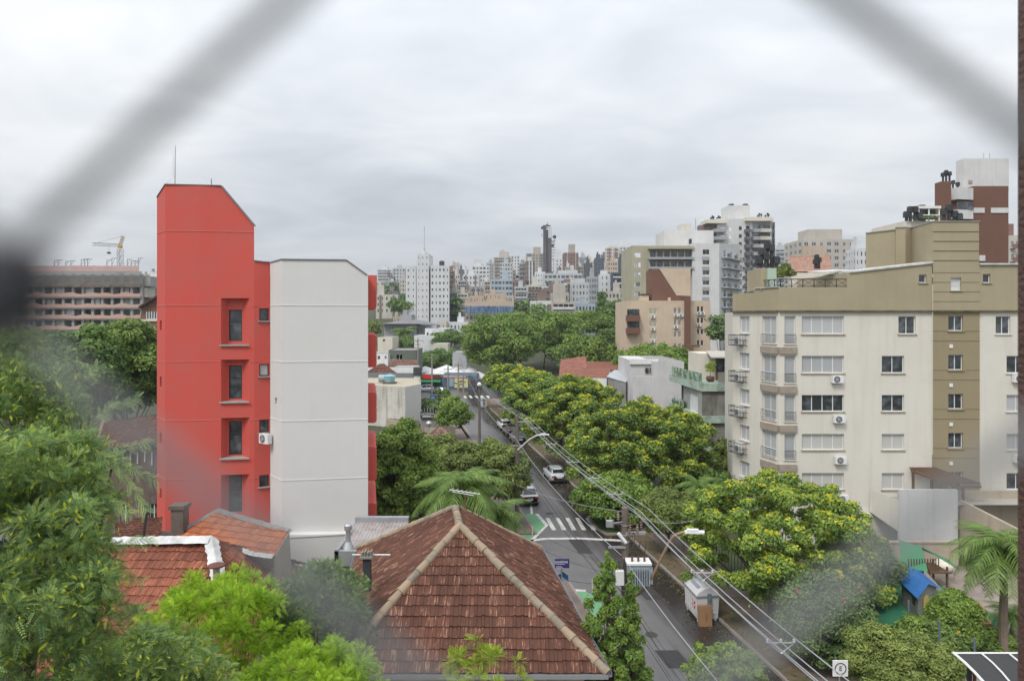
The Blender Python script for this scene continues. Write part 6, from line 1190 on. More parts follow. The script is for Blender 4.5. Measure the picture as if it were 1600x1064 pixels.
# ------------------------------------------------------------------ blocks right of the street
m_pch = mat('peach_render', (.56, .45, .34), .8, dirt=.25, streak=.15, bump=.2); m_brn = mat('brown_render', (.17, .085, .06), .8, dirt=.2); m_ol2 = mat('pale_olive_render', (.40, .37, .27), .8, dirt=.25, streak=.2); m_w2 = mat('white_tower_render', (.60, .60, .59), .8, dirt=.25, streak=.2)
def part_block(root, px0, px1, yt, d, dep, m, zb, ops_px, name='wall', wn=1, side=None, sideops=(), wdep=.15, pane=None, wl=True):
    x0, x1 = XW(px0, d), XW(px1, d); zt_ = ZW(yt, d); ops = [(XW(a, d) - x0, XW(c, d) - x0, ZW(q1, d), ZW(q0, d)) for (a, c, q0, q1) in ops_px]; b = MB(); b.wall((x0, d, 0), (1, 0, 0), (0, 1, 0), x1 - x0, zb, zt_, ops, wdep)
    b.wall((x0, d + dep, 0), (0, -1, 0), (1, 0, 0), dep, zb, zt_, list(sideops), wdep); b.wall((x1, d, 0), (0, 1, 0), (-1, 0, 0), dep, zb, zt_, [], .1); b.face([(x0, d, zt_), (x1, d, zt_), (x1, d + dep, zt_), (x0, d + dep, zt_)]); o = b.build(name, m, root)
    if wl:
        for o_ in ops: window(root, (x0 + o_[0], d, o_[2]), (1, 0, 0), o_[1] - o_[0], o_[3] - o_[2], wn, pane or m_glass, m_alum, sub=False, dep=.05)
        for o_ in sideops: window(root, (x0, d + dep - o_[0], o_[2]), (0, -1, 0), o_[1] - o_[0], o_[3] - o_[2], 1, pane or m_glass, m_alum, sub=False, dep=.05)
    return o
# peach block
t2 = thing('apartment_building', 'peach block with brown triangular roof piece below the olive block', 'apartment building', (XW(1040, 130), 138, 0))
ops = [(1014, 1026.5, 482 + 19.3 * i, 491 + 19.3 * i) for i in range(3)] + [(a, a + 4, 481 + 18.5 * i, 490 + 18.5 * i) for a in (1053, 1060) for i in range(4)]
part_block(t2, 979, 1073.8, 470, 130, 14, m_pch, 0, ops, wn=2); part_block(t2, 1074, 1110, 470, 133, 16, m_pch, 0, [(a, a + 4, 479 + 17.5 * i, 487.5 + 17.5 * i) for a in (1089, 1095) for i in range(4)], wn=1)
b = MB(); x0, x1 = XW(1070, 129.6), XW(1079, 129.6); b.box(x0, 129.5, 0, x1, 131.4, ZW(463, 130)); b.build('pier', m_brn, t2)
for i in range(2): b = MB(); b.box(XW(979, 129), 128.6, ZW(502 + 19.5 * i, 129), XW(1000, 129), 129.99, ZW(493 + 19.5 * i, 129)); b.build('balcony', m_brn, t2); b = MB(); b.box(XW(980, 130), 129.9, ZW(493 + 19.5 * i, 130), XW(999, 130), 129.98, ZW(483 + 19.5 * i, 130)); b.build('glazing', m_glass, t2)
d_ = 131.5
def slab(root, pts, d, th, m, name):
    b = MB(); i = len(pts); b.v = [tuple(P(a, c, d)) for a, c in pts] + [(P(a, c, d).x, d + th, P(a, c, d).z) for a, c in pts]; b.f = [tuple(range(i - 1, -1, -1)), tuple(range(i, 2 * i))] + [(a, (a + 1) % i, (a + 1) % i + i, a + i) for a in range(i)]; b.m = [0] * len(b.f); return b.build(name, m, root)
slab(t2, [(1019, 471), (1070, 471), (1070, 464), (1057, 462), (1030, 421), (1019, 421)], d_, 6, m_brn, 'brown_gable'); slab(t2, [(1030.2, 420), (1079, 419), (1079, 462.5), (1057.3, 461.8)], d_, 6, m_pch, 'peach_gable')
b = MB(); b.box(XW(1003, 132), 132, ZW(472, 132), XW(1014, 132), 135, ZW(461, 132)); b.box(XW(1048, 129), 131, ZW(471, 132), XW(1052, 129), 132, ZW(465, 131)); b.build('chimney', m_pch, t2); b = MB(); b.box(XW(1002, 132), 131.8, ZW(461, 132) + .002, XW(1015, 132), 135.2, ZW(460, 132) + .1); b.build('chimney_cap', m_dk, t2)
for i, (px, py) in enumerate(((1020, 497), (1020, 516.5), (1020, 535), (1056, 495), (1064, 495), (1056, 513), (1092, 492), (1098, 492), (1092, 510))):
    ac('condenser on the peach block, %s' % ['under the top left window', 'under the middle left window', 'under the bottom left window', 'below the top narrow window, left', 'below the top narrow window, right', 'below the second narrow window', 'top of the right wing, left', 'top of the right wing, right', 'second row of the right wing'][i], px, py, 129.9 if i < 6 else 132.9, 'condensers on the peach block', 0, .95)
# olive and white block
t1 = thing('apartment_building', 'olive and white eleven storey block behind the peach one, balconies on its right', 'apartment building', (XW(1060, 190), 200, 0)); d1 = 190
ops = [(991, 1001, 395 + 15.2 * i, 402.5 + 15.2 * i) for i in range(5)] + [(1014, 1081, 389.5, 404), (1014, 1081, 407, 419.5)]
part_block(t1, 987, 1081.9, 384, d1, 18, m_ol2, 2, ops[:5], wn=1, pane=m_louv, wl=True)
for i, (y0, y1) in enumerate(((392, 403), (408, 418))):
    b = MB(); b.box(XW(1014, d1), d1 - .35, ZW(y1, d1), XW(1081, d1), d1 - .02, ZW(y0, d1)); b.build('glazing', m_glass, t1); b = MB(); b.box(XW(1012, d1), d1 - 1.9, ZW(y1 + 3, d1), XW(1082, d1), d1 - .4, ZW(y1 - .5, d1)); b.build('balcony', pm('grey'), t1)
    for k in range(7): b = MB(); x = XW(1014 + 11 * k, d1); b.box(x - .2, d1 - .5, ZW(y1, d1), x + .2, d1 - .36, ZW(y0, d1)); b.build('pier', m_ol2, t1)
b = MB(); b.box(XW(1012, d1), d1 - 2, ZW(390, d1), XW(1082, d1), d1 - .01, ZW(386, d1)); b.build('eave_slab', m_ol2, t1)
part_block(t1, 1082, 1124, 380, d1 - 1.5, 19, m_w2, 2, [(1098, 1108.5, 390 + 15.8 * i, 398 + 15.8 * i) for i in range(7)], wn=2)
for i in range(7): b = MB(); b.box(XW(1098, 188), 188.38, ZW(407 + 15.8 * i, 188.5), XW(1109, 188), 188.49, ZW(401 + 15.8 * i, 188.5)); b.build('grey_panel', pm('grey'), t1)
b = MB(); p0 = (XW(1124, 188.5), 188.5); p1 = (XW(1157, 206), 206); b.face([(*p0, 2), (*p1, 2), (*p1, ZW(382, 206)), (*p0, ZW(380, 188.5))]); b.build('side_wall', m_w2, t1)
uu = Vector((p1[0] - p0[0], p1[1] - p0[1], 0)); LL = uu.length; uu.normalize(); nn = Vector((-uu.y, uu.x, 0))
for i in range(8):
    z = ZW(404 + 15.4 * i, 192); a = Vector((*p0, z)) + uu * LL * .1 - nn * 1.6; b = MB(); b.obox(a, uu * LL * .86, nn * 1.55, (0, 0, .3)); b.build('balcony_slab', pm('lgrey'), t1); b = MB()
    for f in (.12, .45, .85): b = MB(); b.obox(Vector((*p0, z + .3)) + uu * LL * f - nn * 1.55, uu * 2.2, nn * .1, (0, 0, .95)); b.build('balcony_guard', pm('dgrey'), t1)
    for f in (.2, .5, .8): b = MB(); b.obox(Vector((*p0, z + .3)) + uu * LL * f - nn * .06, uu * 1.5, nn * .05, (0, 0, 2.0)); b.build('balcony_door', m_glass, t1)
part_block(t1, 1038, 1115, 360, 200, 12, m_w2, ZW(386, 200), [], 'penthouse'); part_block(t1, 1065, 1080, 350, 203, 5, pm('cream'), ZW(361, 203), [], 'lift_room')
b = MB(); b.tube([(XW(1087, 202), 202, ZW(361, 202)), (XW(1087, 202), 202, ZW(341, 202))], .12, 4); b.build('antenna', m_steel, t1); b = MB(); b.box(XW(1077, 199.5), 199.6, ZW(383, 199), XW(1081, 199.5), 199.9, ZW(373, 199)); b.build('door', m_dk, t1)
# white tower with dark balconies
t3 = thing('apartment_building', 'tall white tower with dark balcony stacks and black roof cowls, behind the olive block', 'apartment building', (XW(1158, 230), 240, 0)); d3 = 230
ops = [(1127 + 0, 1133, 356 + 12.2 * i, 361 + 12.2 * i) for i in range(7)] + [(1139, 1144, 355 + 12.2 * i, 361 + 12.2 * i) for i in range(9)] + [(1154.5, 1159.5, 354 + 12.2 * i, 360 + 12.2 * i) for i in range(9)] + [(1165.5, 1171.5, 353 + 12.0 * i, 358 + 12.0 * i) for i in range(9)]
part_block(t3, 1121, 1176, 342, d3, 22, m_w2, 6, ops, wn=1); part_block(t3, 1138, 1172, 321, d3 + 3, 8, m_w2, ZW(345, 233), [], 'tower_head'); part_block(t3, 1107, 1121, 345, d3 + 1, 14, pm('brown'), 6, []); part_block(t3, 1176, 1206, 340, d3 + 1, 20, pm('lgrey'), 6, [])
b = MB(); b.box(XW(1102, 230), 228.5, ZW(349, 229), XW(1134, 230), 236, ZW(343.5, 229)); b.build('roof_slab', m_cream, t3); b = MB(); b.box(XW(1163, 230), 228.5, ZW(345.5, 229), XW(1206, 230), 236, ZW(339.5, 229)); b.build('roof_slab', m_cream, t3)
for i in range(9):
    z = 361 + 12.1 * i
    for (a, c, mm) in ((1115, 1134, 'grey'), (1165, 1172, 'dgrey'), (1176, 1186, 'grey'), (1186.5, 1204, 'cream')):
        if a == 1115 and i > 2: continue
        b = MB(); b.box(XW(a, 228.5), 227.4, ZW(z + 2, 228), XW(c, 228.5), 229.9, ZW(z - 3.4, 228)); b.build('balcony', pm(mm), t3)
    b = MB(); b.box(XW(1187, 230), 229.7, ZW(z - 3.6, 229.5), XW(1203, 230), 230.95, ZW(z - 9.5, 229.5)); b.build('glazing', m_glass, t3)
part_block(t3, 1206.2, 1211, 347, d3 + 6, 12, pm('dgrey'), 6, [(1207.5, 1210, 352 + 12 * i, 360 + 12 * i) for i in range(8)], wn=1)
for (px, w_) in ((1141, 6), (1163, 6)): b = MB(); b.box(XW(px, 234), 234, ZW(321, 234), XW(px + w_, 234), 236, ZW(318.5, 234)); b.build('roof_vent', m_black, t3)
for (px, lb) in ((1113, 'leftmost'), (1123, 'second from left'), (1187, 'third'), (1199, 'rightmost')): cowl_cluster('small black cowls on the white tower roof, ' + lb, px, 344 if px < 1150 else 340, 231, 1.6, (.9, 1.5, 1.2), s=1.0, group='cowls on the white tower')
# peach/white block seen over the cream block roof
t4 = T('beige and white stepped block seen over the cream block terrace', 1254, 1337, 374, 300, 'beige', cols=7, fw=.5, fh=.5, rows=7, pent=(.2, .85, 5), wobj=True, tank=1, dep=20)
b = MB(); b.box(XW(1255, 297), 297, ZW(400, 297), XW(1290, 297), 299, ZW(384, 297)); tag(b.build('blank_wall', pm('peach')), 'plain peach wall standing before the beige and white stepped block', 'wall')
T('grey blue block at the far left of the terrace view', 1211, 1240, 389, 480, 'lgrey', 'bands', cols=4); T('white low block with roof frame right of the beige stepped one', 1337, 1356, 388, 260, 'white', cols=3, fw=.4, rows=3)
rt = gable('pinkish tiled roof with dormer gable behind the cream block terrace', P(1236, 425, 78), P(1300, 425, 76), P(1297, 401, 82), P(1233, 401, 84), m_cream, T_pink, 51, tw=.3, tl=.4)
cowl_cluster('small dark cowls in front of the pinkish tiled roof', 1277, 420, 72, .8, (1.0, 1.5, 1.2), s=.8)
leaf = thing('rooftop_bush', 'leafy green bush on the terrace corner of the cream block', 'plant', (*P(1224, 432, 56).xy, 18)); c = P(1224, 424, 56.5); leaf_mesh('foliage', [(c.x, c.y, c.z, .55), (c.x + .5, c.y, c.z - .2, .5), (c.x - .4, c.y, c.z - .3, .45), (c.x + .2, c.y, c.z + .35, .4)], 1500, .16, L_olive, leaf, 3)
# brick tower top right
bt_ = thing('apartment_building', 'brown brick tower with curved white balcony bands and pale lift head, top right', 'apartment building', (XW(1530, 88), 95, 0)); m_bk = mat('brown_brick_facing', (.165, .085, .06), .85, dirt=.3, dcol=(.12, .06, .045), scale=3, bump=.4)
part_block(bt_, 1521, 1576, 291, 88, 4.5, m_bk, 5, []); part_block(bt_, 1506, 1576.6, 248, 91, 1.6, m_w2, ZW(300, 91), [], 'lift_head')
b = MB(); b.box(XW(1521, 88) - .02, 87.9, ZW(333, 88), XW(1538, 88), 87.98, ZW(325, 88)); b.box(XW(1548, 88), 87.9, ZW(333, 88), XW(1576, 88), 87.98, ZW(325, 88)); b.box(XW(1530, 88), 87.9, ZW(408, 88), XW(1539, 88), 87.98, ZW(399, 88)); b.build('white_band', m_w2, bt_)
def bow(z0, z1, m, name, out=0.0):
    pts = [(1521, 87.7 - out), (1497, 87.2 - out), (1478, 88.2 - out), (1468.5, 91 - out), (1468, 92.5)]; b = MB(); q = [(XW(a, d), d) for a, d in pts] + [(XW(1521, 92.5), 92.5)]; b.prism(q[::-1], z0, z1); return b.build(name, m, bt_)
bow(5, ZW(313, 88), m_bk, 'curved_wall'); bow(ZW(314, 88), ZW(296, 88), m_w2, 'curved_balcony', .5); bow(ZW(344, 88), ZW(330, 88), m_w2, 'curved_balcony', .5); b = MB(); b.box(XW(1496, 87), 87.05, ZW(328, 87), XW(1520, 87), 87.15, ZW(315, 87)); b.build('glazing', m_glass, bt_)
b = MB(); b.box(XW(1473, 86), 86.2, 5, XW(1488, 86), 87.6, ZW(283, 86)); b.build('chimney_stack', m_bk, bt_)
for px in (1537, 1546.5): b = MB(); b.tube([(XW(px, 95), 95, ZW(249, 91)), (XW(px, 95), 95, ZW(228, 91))], .05, 4); b.build('antenna', m_steel, bt_)
b = MB(); b.box(XW(1514, 90.9), 90.9, ZW(287, 91), XW(1520, 90.9), 90.98, ZW(282, 91)); b.build('vent_grille', m_stone, bt_)
cowl_cluster('black cowls on top of the brown brick chimney stack', 1480, 283, 87, 1.1, (1.1, 1.4, 1.2), s=.8); cowl_cluster('small black cowls beside the pale lift head', 1493, 296, 90, .9, (1.2, .9), s=.8)
tr = thing('roof_pergola', 'white roof frame with plants left of the brown brick tower', 'pergola', (XW(1445, 84), 84, 20)); b = MB()
for px in (1419, 1436, 1452, 1468): x = XW(px, 84); b.box(x - .06, 84, ZW(346, 84), x + .06, 84.12, ZW(325, 84))
b.box(XW(1418, 84), 83.9, ZW(326, 84), XW(1470, 84), 84.2, ZW(322, 84)); b.box(XW(1418, 84), 83.9, ZW(337, 84), XW(1470, 84), 83.98, ZW(335.5, 84)); b.build('frame', m_white, tr); b = MB(); b.box(XW(1415, 84), 84.3, 0, XW(1470, 84), 92, ZW(345, 84)); b.build('block', m_cream, tr)
b = MB(); b.box(XW(1446, 84), 85, ZW(345, 84), XW(1454, 84), 86, ZW(318, 84)); b.box(XW(1457, 84), 84.6, ZW(340, 84), XW(1467, 84), 86, ZW(324, 84)); b.build('service_room', m_dk, tr); leaf_mesh('foliage', [(XW(1425 + 7 * k, 84), 83.8, ZW(341, 84), .35) for k in range(6)], 900, .18, L_grey, tr, 4)
T('cream balcony block at the right edge beyond the brown brick tower', 1578, 1610, 368, 160, 'cream', 'balc', cols=4, fw=.5, c2='brick', pent=(.1, .5, 3), wobj=True)
# ------------------------------------------------------------------ building under construction and crane
cs = thing('building_under_construction', 'concrete frame building under construction with orange nets and scaffold veil, left', 'building site', (XW(140, 190), 200, 0)); dC = 190; x0, x1 = XW(20, dC), XW(219, dC); m_rc = mat('raw_concrete', (.36, .35, .34), .9, dirt=.6, scale=.6)
rowsC = [430, 447, 464, 481, 498, 515, 532]
b = MB()
for y in rowsC: z = ZW(y, dC); b.box(x0, dC, z - .32, x1, dC + 16, z)
b.build('floor_slab', m_rc, cs); 
g = random.Random(4)
for k in range(14):
    x = x0 + (x1 - x0) * k / 13; b = MB(); b.box(x - .35, dC + .5, 0, x + .35, dC + 1.2, ZW(428, dC)); b.build('column', m_rc, cs)
    for i, y in enumerate(rowsC[:-1]):
        if g.random() < .5: b = MB(); b.box(x + .4, dC + (1.2 if g.random() < .5 else 5), ZW(y + 17, dC), x + g.uniform(1.2, 2.3), dC + 5.5, ZW(y, dC) - .46); b.build('infill_wall', g.choice([m_rc, m_dkinfill, pm('white'), pm('beige')]), cs)
b = MB(); b.box(x0, dC + 9, 0, x1, dC + 9.3, ZW(430, dC)); ob = b.build('core_wall', pm('white'), cs)
m_on = mat('orange_safety_mesh', (.50, .30, .24), .9, dirt=.9, dcol=(.40, .33, .29), scale=1.0)
for i, y in enumerate(rowsC[1:]):
    b = MB(); n = 40
    for k in range(n):
        xa_ = x0 + (x1 - x0) * k / n; xb_ = x0 + (x1 - x0) * (k + 1) / n; h0 = 1.05 + .3 * math.sin(k * .9 + i) * math.sin(k * .23); h1 = 1.05 + .3 * math.sin((k + 1) * .9 + i) * math.sin((k + 1) * .23); b.face([(xa_, dC - .15, ZW(y, dC)), (xb_, dC - .15, ZW(y, dC)), (xb_, dC - .1, ZW(y, dC) + h1), (xa_, dC - .1, ZW(y, dC) + h0)])
    b.build('orange_net', m_on, cs)
b = MB(); 
for k in range(50): xa_ = x0 + (x1 - x0) * k / 50; xb_ = x0 + (x1 - x0) * (k + 1) / 50; b.face([(xa_, dC - .6, ZW(425, dC)), (xb_, dC - .6, ZW(425, dC)), (xb_, dC - .6, ZW(415.5 + g.uniform(-.5, .5), dC)), (xa_, dC - .6, ZW(415.5 + g.uniform(-.5, .5), dC))])
b.build('top_net', mat('pale_pink_mesh', (.50, .33, .31), .9, dirt=.6, dcol=(.5, .45, .44)), cs)
mv = mat('grey_scaffold_veil', (.22, .215, .20), .95)     # real open mesh: strands with gaps, read as see-through cloth
b = MB(); zz0, zz1 = ZW(444, dC), ZW(424.5, dC)
for k in range(190): x = x0 + (x1 + 1 - x0) * k / 190; b.box(x, dC - .9, zz0 + .6 * math.sin(k * .12) + .4 * math.sin(k * .31), x + .09, dC - .87, zz1)
for k in range(17): z = zz0 + (zz1 - zz0) * k / 17; b.box(x0, dC - .93, z, x1 + 1, dC - .905, z + .09)
b.build('scaffold_veil', mv, cs)
b = MB()
for px in (86, 92, 104, 112, 128, 133, 138, 168, 176, 200, 206, 212, 217): x = XW(px, dC); z = ZW(416, dC); hh_ = g.uniform(1.3, 2.2); b.tube([(x, dC - .4, z - 1), (x, dC - .4, z + hh_)], .07, 4); b.tube([(x, dC - .4, z + hh_), (x + 1.6, dC - .8, z + hh_)], .06, 4); b.tube([(x, dC - .4, z + .3), (x + 1.0, dC - .7, z + hh_)], .05, 4)
b.build('scaffold_bracket', m_dk, cs)
cr = thing('tower_crane', 'white and yellow tower crane behind the building under construction', 'crane', (XW(187.5, 260), 260, 5)); dd = 260; m_cw = mat('crane_white', (.55, .57, .6), .5); m_cy = mat('crane_yellow', (.45, .30, .06), .5)
def lattice(b, A, B, w_, n, r=.12):
    A = Vector(A); B = Vector(B); d = (B - A).normalized(); s = d.cross(Vector((0, 1, 0))).normalized() * w_; f_ = Vector((0, w_, 0)); cs_ = [s + f_, s - f_, -s - f_, -s + f_]
    for c_ in cs_: b.tube([A + c_, B + c_], r, 4)
    for k in range(n):
        p = A.lerp(B, k / n); q = A.lerp(B, (k + 1) / n)
        for i in range(4): b.tube([p + cs_[i], q + cs_[(i + 1) % 4]], r * .7, 3); b.tube([p + cs_[i], p + cs_[(i + 1) % 4]], r * .7, 3)
b = MB(); lattice(b, (XW(187.5, dd), dd, 5), (XW(187.5, dd), dd, ZW(389, dd)), .75, 14, .16); b.build('mast', m_cw, cr); b = MB(); lattice(b, P(185, 383, dd), P(144, 381, dd), .5, 12, .12); b.build('jib', m_cw, cr); b = MB(); lattice(b, P(187.5, 384, dd), P(192.5, 369, dd), .4, 6, .07); q = P(188, 386, dd); b.box(q.x - .7, q.y - .6, q.z - .5, q.x + .5, q.y + .6, q.z + .5); b.build('cab_and_peak', m_cy, cr)
b = MB(); b.tube([P(192.5, 369, dd), P(165, 376, dd), P(146, 380, dd)], .05, 3); b.tube([P(170, 384, dd), P(170, 396, dd)], .05, 3); q = P(170, 395, dd); b.box(q.x - .5, dd - .4, q.z - .4, q.x + .5, dd + .4, q.z + .3); b.build('rope_and_hook', m_dk, cr)
gh = simple_house('brown gabled house with white windows at the left of the red tower', 'gabled_house', None, (XW(232, 120), 125, 0)); d_ = 120
slab(gh, [(220, 560), (262, 560), (262, 455), (247, 464), (220, 478)], d_, 10, mat('brown_plank_wall', (.20, .105, .07), .8, dirt=.3), 'wall'); b = MB(); b.obox(P(216, 481.5, d_ - .8), P(264, 453, d_ - .8) - P(216, 481.5, d_ - .8), (0, 11, 0), (0, 0, .35)); b.build('roof', T_old, gh)
for (y0, y1) in ((487, 498), (510, 521)):
    b = MB(); b.box(XW(229.5, d_), d_ - .12, ZW(y1, d_), XW(250, d_), d_ - .03, ZW(y0, d_)); o = b.build('window', m_fg, gh); b = MB()
    for k in range(6): x = XW(229.5 + 4 * k, d_); b.box(x - .06, d_ - .17, ZW(y1, d_), x + .06, d_ - .125, ZW(y0, d_))
    b.box(XW(229, d_), d_ - .17, ZW(y1 + .8, d_), XW(250, d_), d_ - .126, ZW(y1, d_)); b.build('window_frame', m_white, o)
b = MB(); b.box(XW(220, d_), d_ - .2, ZW(502, d_), XW(255, d_), d_ - .02, ZW(499, d_)); b.build('band_course', m_cream, gh)
T('white stepped block between the site and the brown gabled house', 222, 250, 434, 330, 'white', cols=5, fw=.4, pent=(.3, .8, 3), group=None)
# ------------------------------------------------------------------ cars
def car(label, loc, rz, paint, kind='sedan', tilt=0):
    r = thing('parked_car', label, 'car', (0, 0, 0), 0, 'cars parked along the street'); L = 4.4 if kind != 'suv' else 4.5; hb = {'sedan': 1.44, 'suv': 1.66, 'hatch': 1.5}[kind]; W = .88
    # stations along y (front +): (y, z_bottom, z_shoulder, half width)
    st = [(-2.2, .42, .70, .62), (-2.16, .30, .92, .78), (-1.9, .24, 1.0, W), (-1.2, .22, 1.0, W + .02), (0, .2, .97, W + .02), (.9, .2, .95, W + .02), (1.5, .22, .88, W), (1.95, .26, .78, .82), (2.15, .34, .66, .70), (2.2, .42, .56, .55)]
    if kind != 'sedan': st[0] = (-2.2, .4, .9, .68); st[1] = (-2.17, .3, 1.02, .82); st[2] = (-1.95, .24, 1.06, W)
    b = MB(); sec = []
    for (y, z0, z1, hw) in st:
        zm = (z0 + z1) / 2; ring = [(-hw * .86, z0), (-hw * .98, z0 + .1), (-hw, zm), (-hw * .97, z1 - .08), (-hw * .84, z1), (0, z1 + .035), (hw * .84, z1), (hw * .97, z1 - .08), (hw, zm), (hw * .98, z0 + .1), (hw * .86, z0)]
        sec.append(len(b.v)); b.v += [(x, y, z) for x, z in ring]
    n = 11
    for a, c in zip(sec, sec[1:]):
        for i in range(n): j = (i + 1) % n; b.f.append((a + i, a + j, c + j, c + i)); b.m.append(0)
    b.f.append(tuple(sec[0] + i for i in range(n))); b.f.append(tuple(sec[-1] + n - 1 - i for i in range(n))); b.m += [0, 0]
    b.build('body', paint, r, smooth=True)
    if kind == 'sedan': gs = [(-1.72, .98, .70, .98, .60), (-1.05, .98, .74, hb - .05, .55), (-.2, .96, .76, hb, .58), (.45, .95, .75, hb - .05, .56), (1.25, .93, .68, .93, .62)]
    else: gs = [(-2.12, 1.02, .70, 1.03, .66), (-1.85, 1.0, .74, hb - .06, .57), (-.6, .98, .76, hb, .60), (.4, .95, .75, hb - .06, .57), (1.2, .93, .68, .93, .62)]
    b = MB(); s2 = []
    for (y, zb, wb, zt, wt) in gs: s2.append(len(b.v)); b.v += [(-wb, y, zb - .05), (-wt, y, zt - .03), (-wt * .7, y, zt), (wt * .7, y, zt), (wt, y, zt - .03), (wb, y, zb - .05)]
    for a, c in zip(s2, s2[1:]):
        for i in range(5): b.f.append((a + i, a + i + 1, c + i + 1, c + i)); b.m.append(0)
    b.build('cabin', paint, r)
    def quad(b, p, off): 
        p = [Vector(v) for v in p]; nn = (p[1] - p[0]).cross(p[2] - p[0]).normalized() * off; b.hexa([v for v in p] + [v + nn for v in p])
    gl = MB(); V = lambda k, i: Vector(b.v[s2[k] + i])
    def inset(a, c, d, e, f=.1): m_ = (a + c + d + e) / 4; return [v.lerp(m_, f) for v in (a, c, d, e)]
    quads = [inset(V(0, 0) + Vector((.05, 0, .08)), V(0, 5) + Vector((-.05, 0, .08)), V(1, 4), V(1, 1), .08), inset(V(4, 5) + Vector((0, 0, .06)), V(4, 0) + Vector((0, 0, .06)), V(3, 1), V(3, 4), .08)]
    for s_ in (0, 1):
        i0, i1 = (0, 1) if s_ == 0 else (5, 4)
        for k in (1, 2): quads.append(inset(V(k, i0) + Vector((0, 0, .1)), V(k + 1, i0) + Vector((0, 0, .1)), V(k + 1, i1), V(k, i1), .10))
        quads.append(inset(V(0, i0) + Vector((0, .35, .1)), V(1, i0) + Vector((0, 0, .1)), V(1, i1), V(1, i1) + Vector((0, -.12, -.1)), .12))
    for nm, qs in (('rear_window', quads[:1]), ('windscreen', quads[1:2])) + tuple(('side_window', [q]) for q in quads[2:]):
        g_ = MB()
        for q in qs:
            ctr = sum(q, Vector()) / 4; nn = (q[1] - q[0]).cross(q[2] - q[0]).normalized(); nn = nn if nn.dot(ctr - Vector((0, ctr.y * .5, .8))) > 0 else -nn; g_.hexa([v - nn * .01 for v in q] + [v + nn * .012 for v in q])
        g_.build(nm, glassmat('car_glass', (.012, .014, .016)), r)
    for sx in (-1, 1):
        for y in (-1.35, 1.38):
            w_ = MB(); w_.tube([(sx * .70, y, .32), (sx * .90, y, .32)], .32, 18); wo = w_.build('wheel', mat('tyre_rubber', (.02, .02, .02), .8), r, smooth=False); w_ = MB(); w_.tube([(sx * .85, y, .32), (sx * .912, y, .32)], .20, 10); w_.build('rim', m_steel, wo)
        t = MB(); t.box(sx * .60 - .18, -2.215, .70, sx * .60 + .18, -2.12, .86); t.build('tail_light', mat('red_lens', (.30, .01, .01), .25), r); t = MB(); t.box(sx * .55 - .16, 2.08, .60, sx * .55 + .16, 2.19, .72); t.build('headlight', m_white, r)
        t = MB(); t.box(sx * .95 - .09, .75, .92, sx * .95 + .09, .87, 1.06); t.build('mirror', paint, r)
    t = MB(); t.box(-.26, -2.235, .58, .26, -2.19, .70); t.build('number_plate', m_white, r); t = MB(); t.box(-.8, -2.2, .26, .8, -2.13, .40); t.build('bumper_trim', m_dk, r)
    if kind == 'suv': t = MB(); t.tube([(-.55, -1.6, hb + .04), (-.55, .3, hb + .04)], .025, 4); t.tube([(.55, -1.6, hb + .04), (.55, .3, hb + .04)], .025, 4); t.box(-.35, -1.2, hb + .01, .35, -.1, hb + .03); t.build('roof_rack', m_dk, r)
    r.location = loc; r.rotation_euler = (0, 0, rz); return r
def carpaint(n, c): m = mat(n, c, .28, spec=.5, metal=.15); m.node_tree.nodes['Principled BSDF'].inputs['Coat Weight'].default_value = .7; return m
cp_w = carpaint('white_car_paint', (.60, .61, .62)); cp_s = carpaint('silver_car_paint', (.45, .46, .48)); cp_k = carpaint('black_car_paint', (.02, .02, .022)); cp_g = carpaint('grey_car_paint', (.12, .14, .16))
RS = R(10.1)
car('silver white sedan parked at the right kerb under the yellow trees', (kx(71.5, -1.15), 71.5, .02), RS, cp_s, 'sedan')
car('white hatchback with roof rails parked by the green kerb extension', (kx(63.2, -5.85), 63.2, .02), RS, cp_w, 'suv')
car('white car at the head of the row parked near the tree shade', (kx(104, -1.0), 104, .02), RS, cp_w, 'hatch'); car('black car in the middle of the row at the right kerb', (kx(98.6, -1.0), 98.6, .02), RS, cp_k, 'hatch'); car('dark grey car half under the branches, nearest of the row', (kx(93, -1.0), 93, .02), RS, cp_g, 'suv')
car('white van like car in front of the green restaurant', (XW(663, 155), 155, .02), R(90), cp_w, 'suv'); car('dark blue grey car beside the white one at the restaurant', (XW(686, 151), 151, .02), R(80), cp_g, 'sedan')
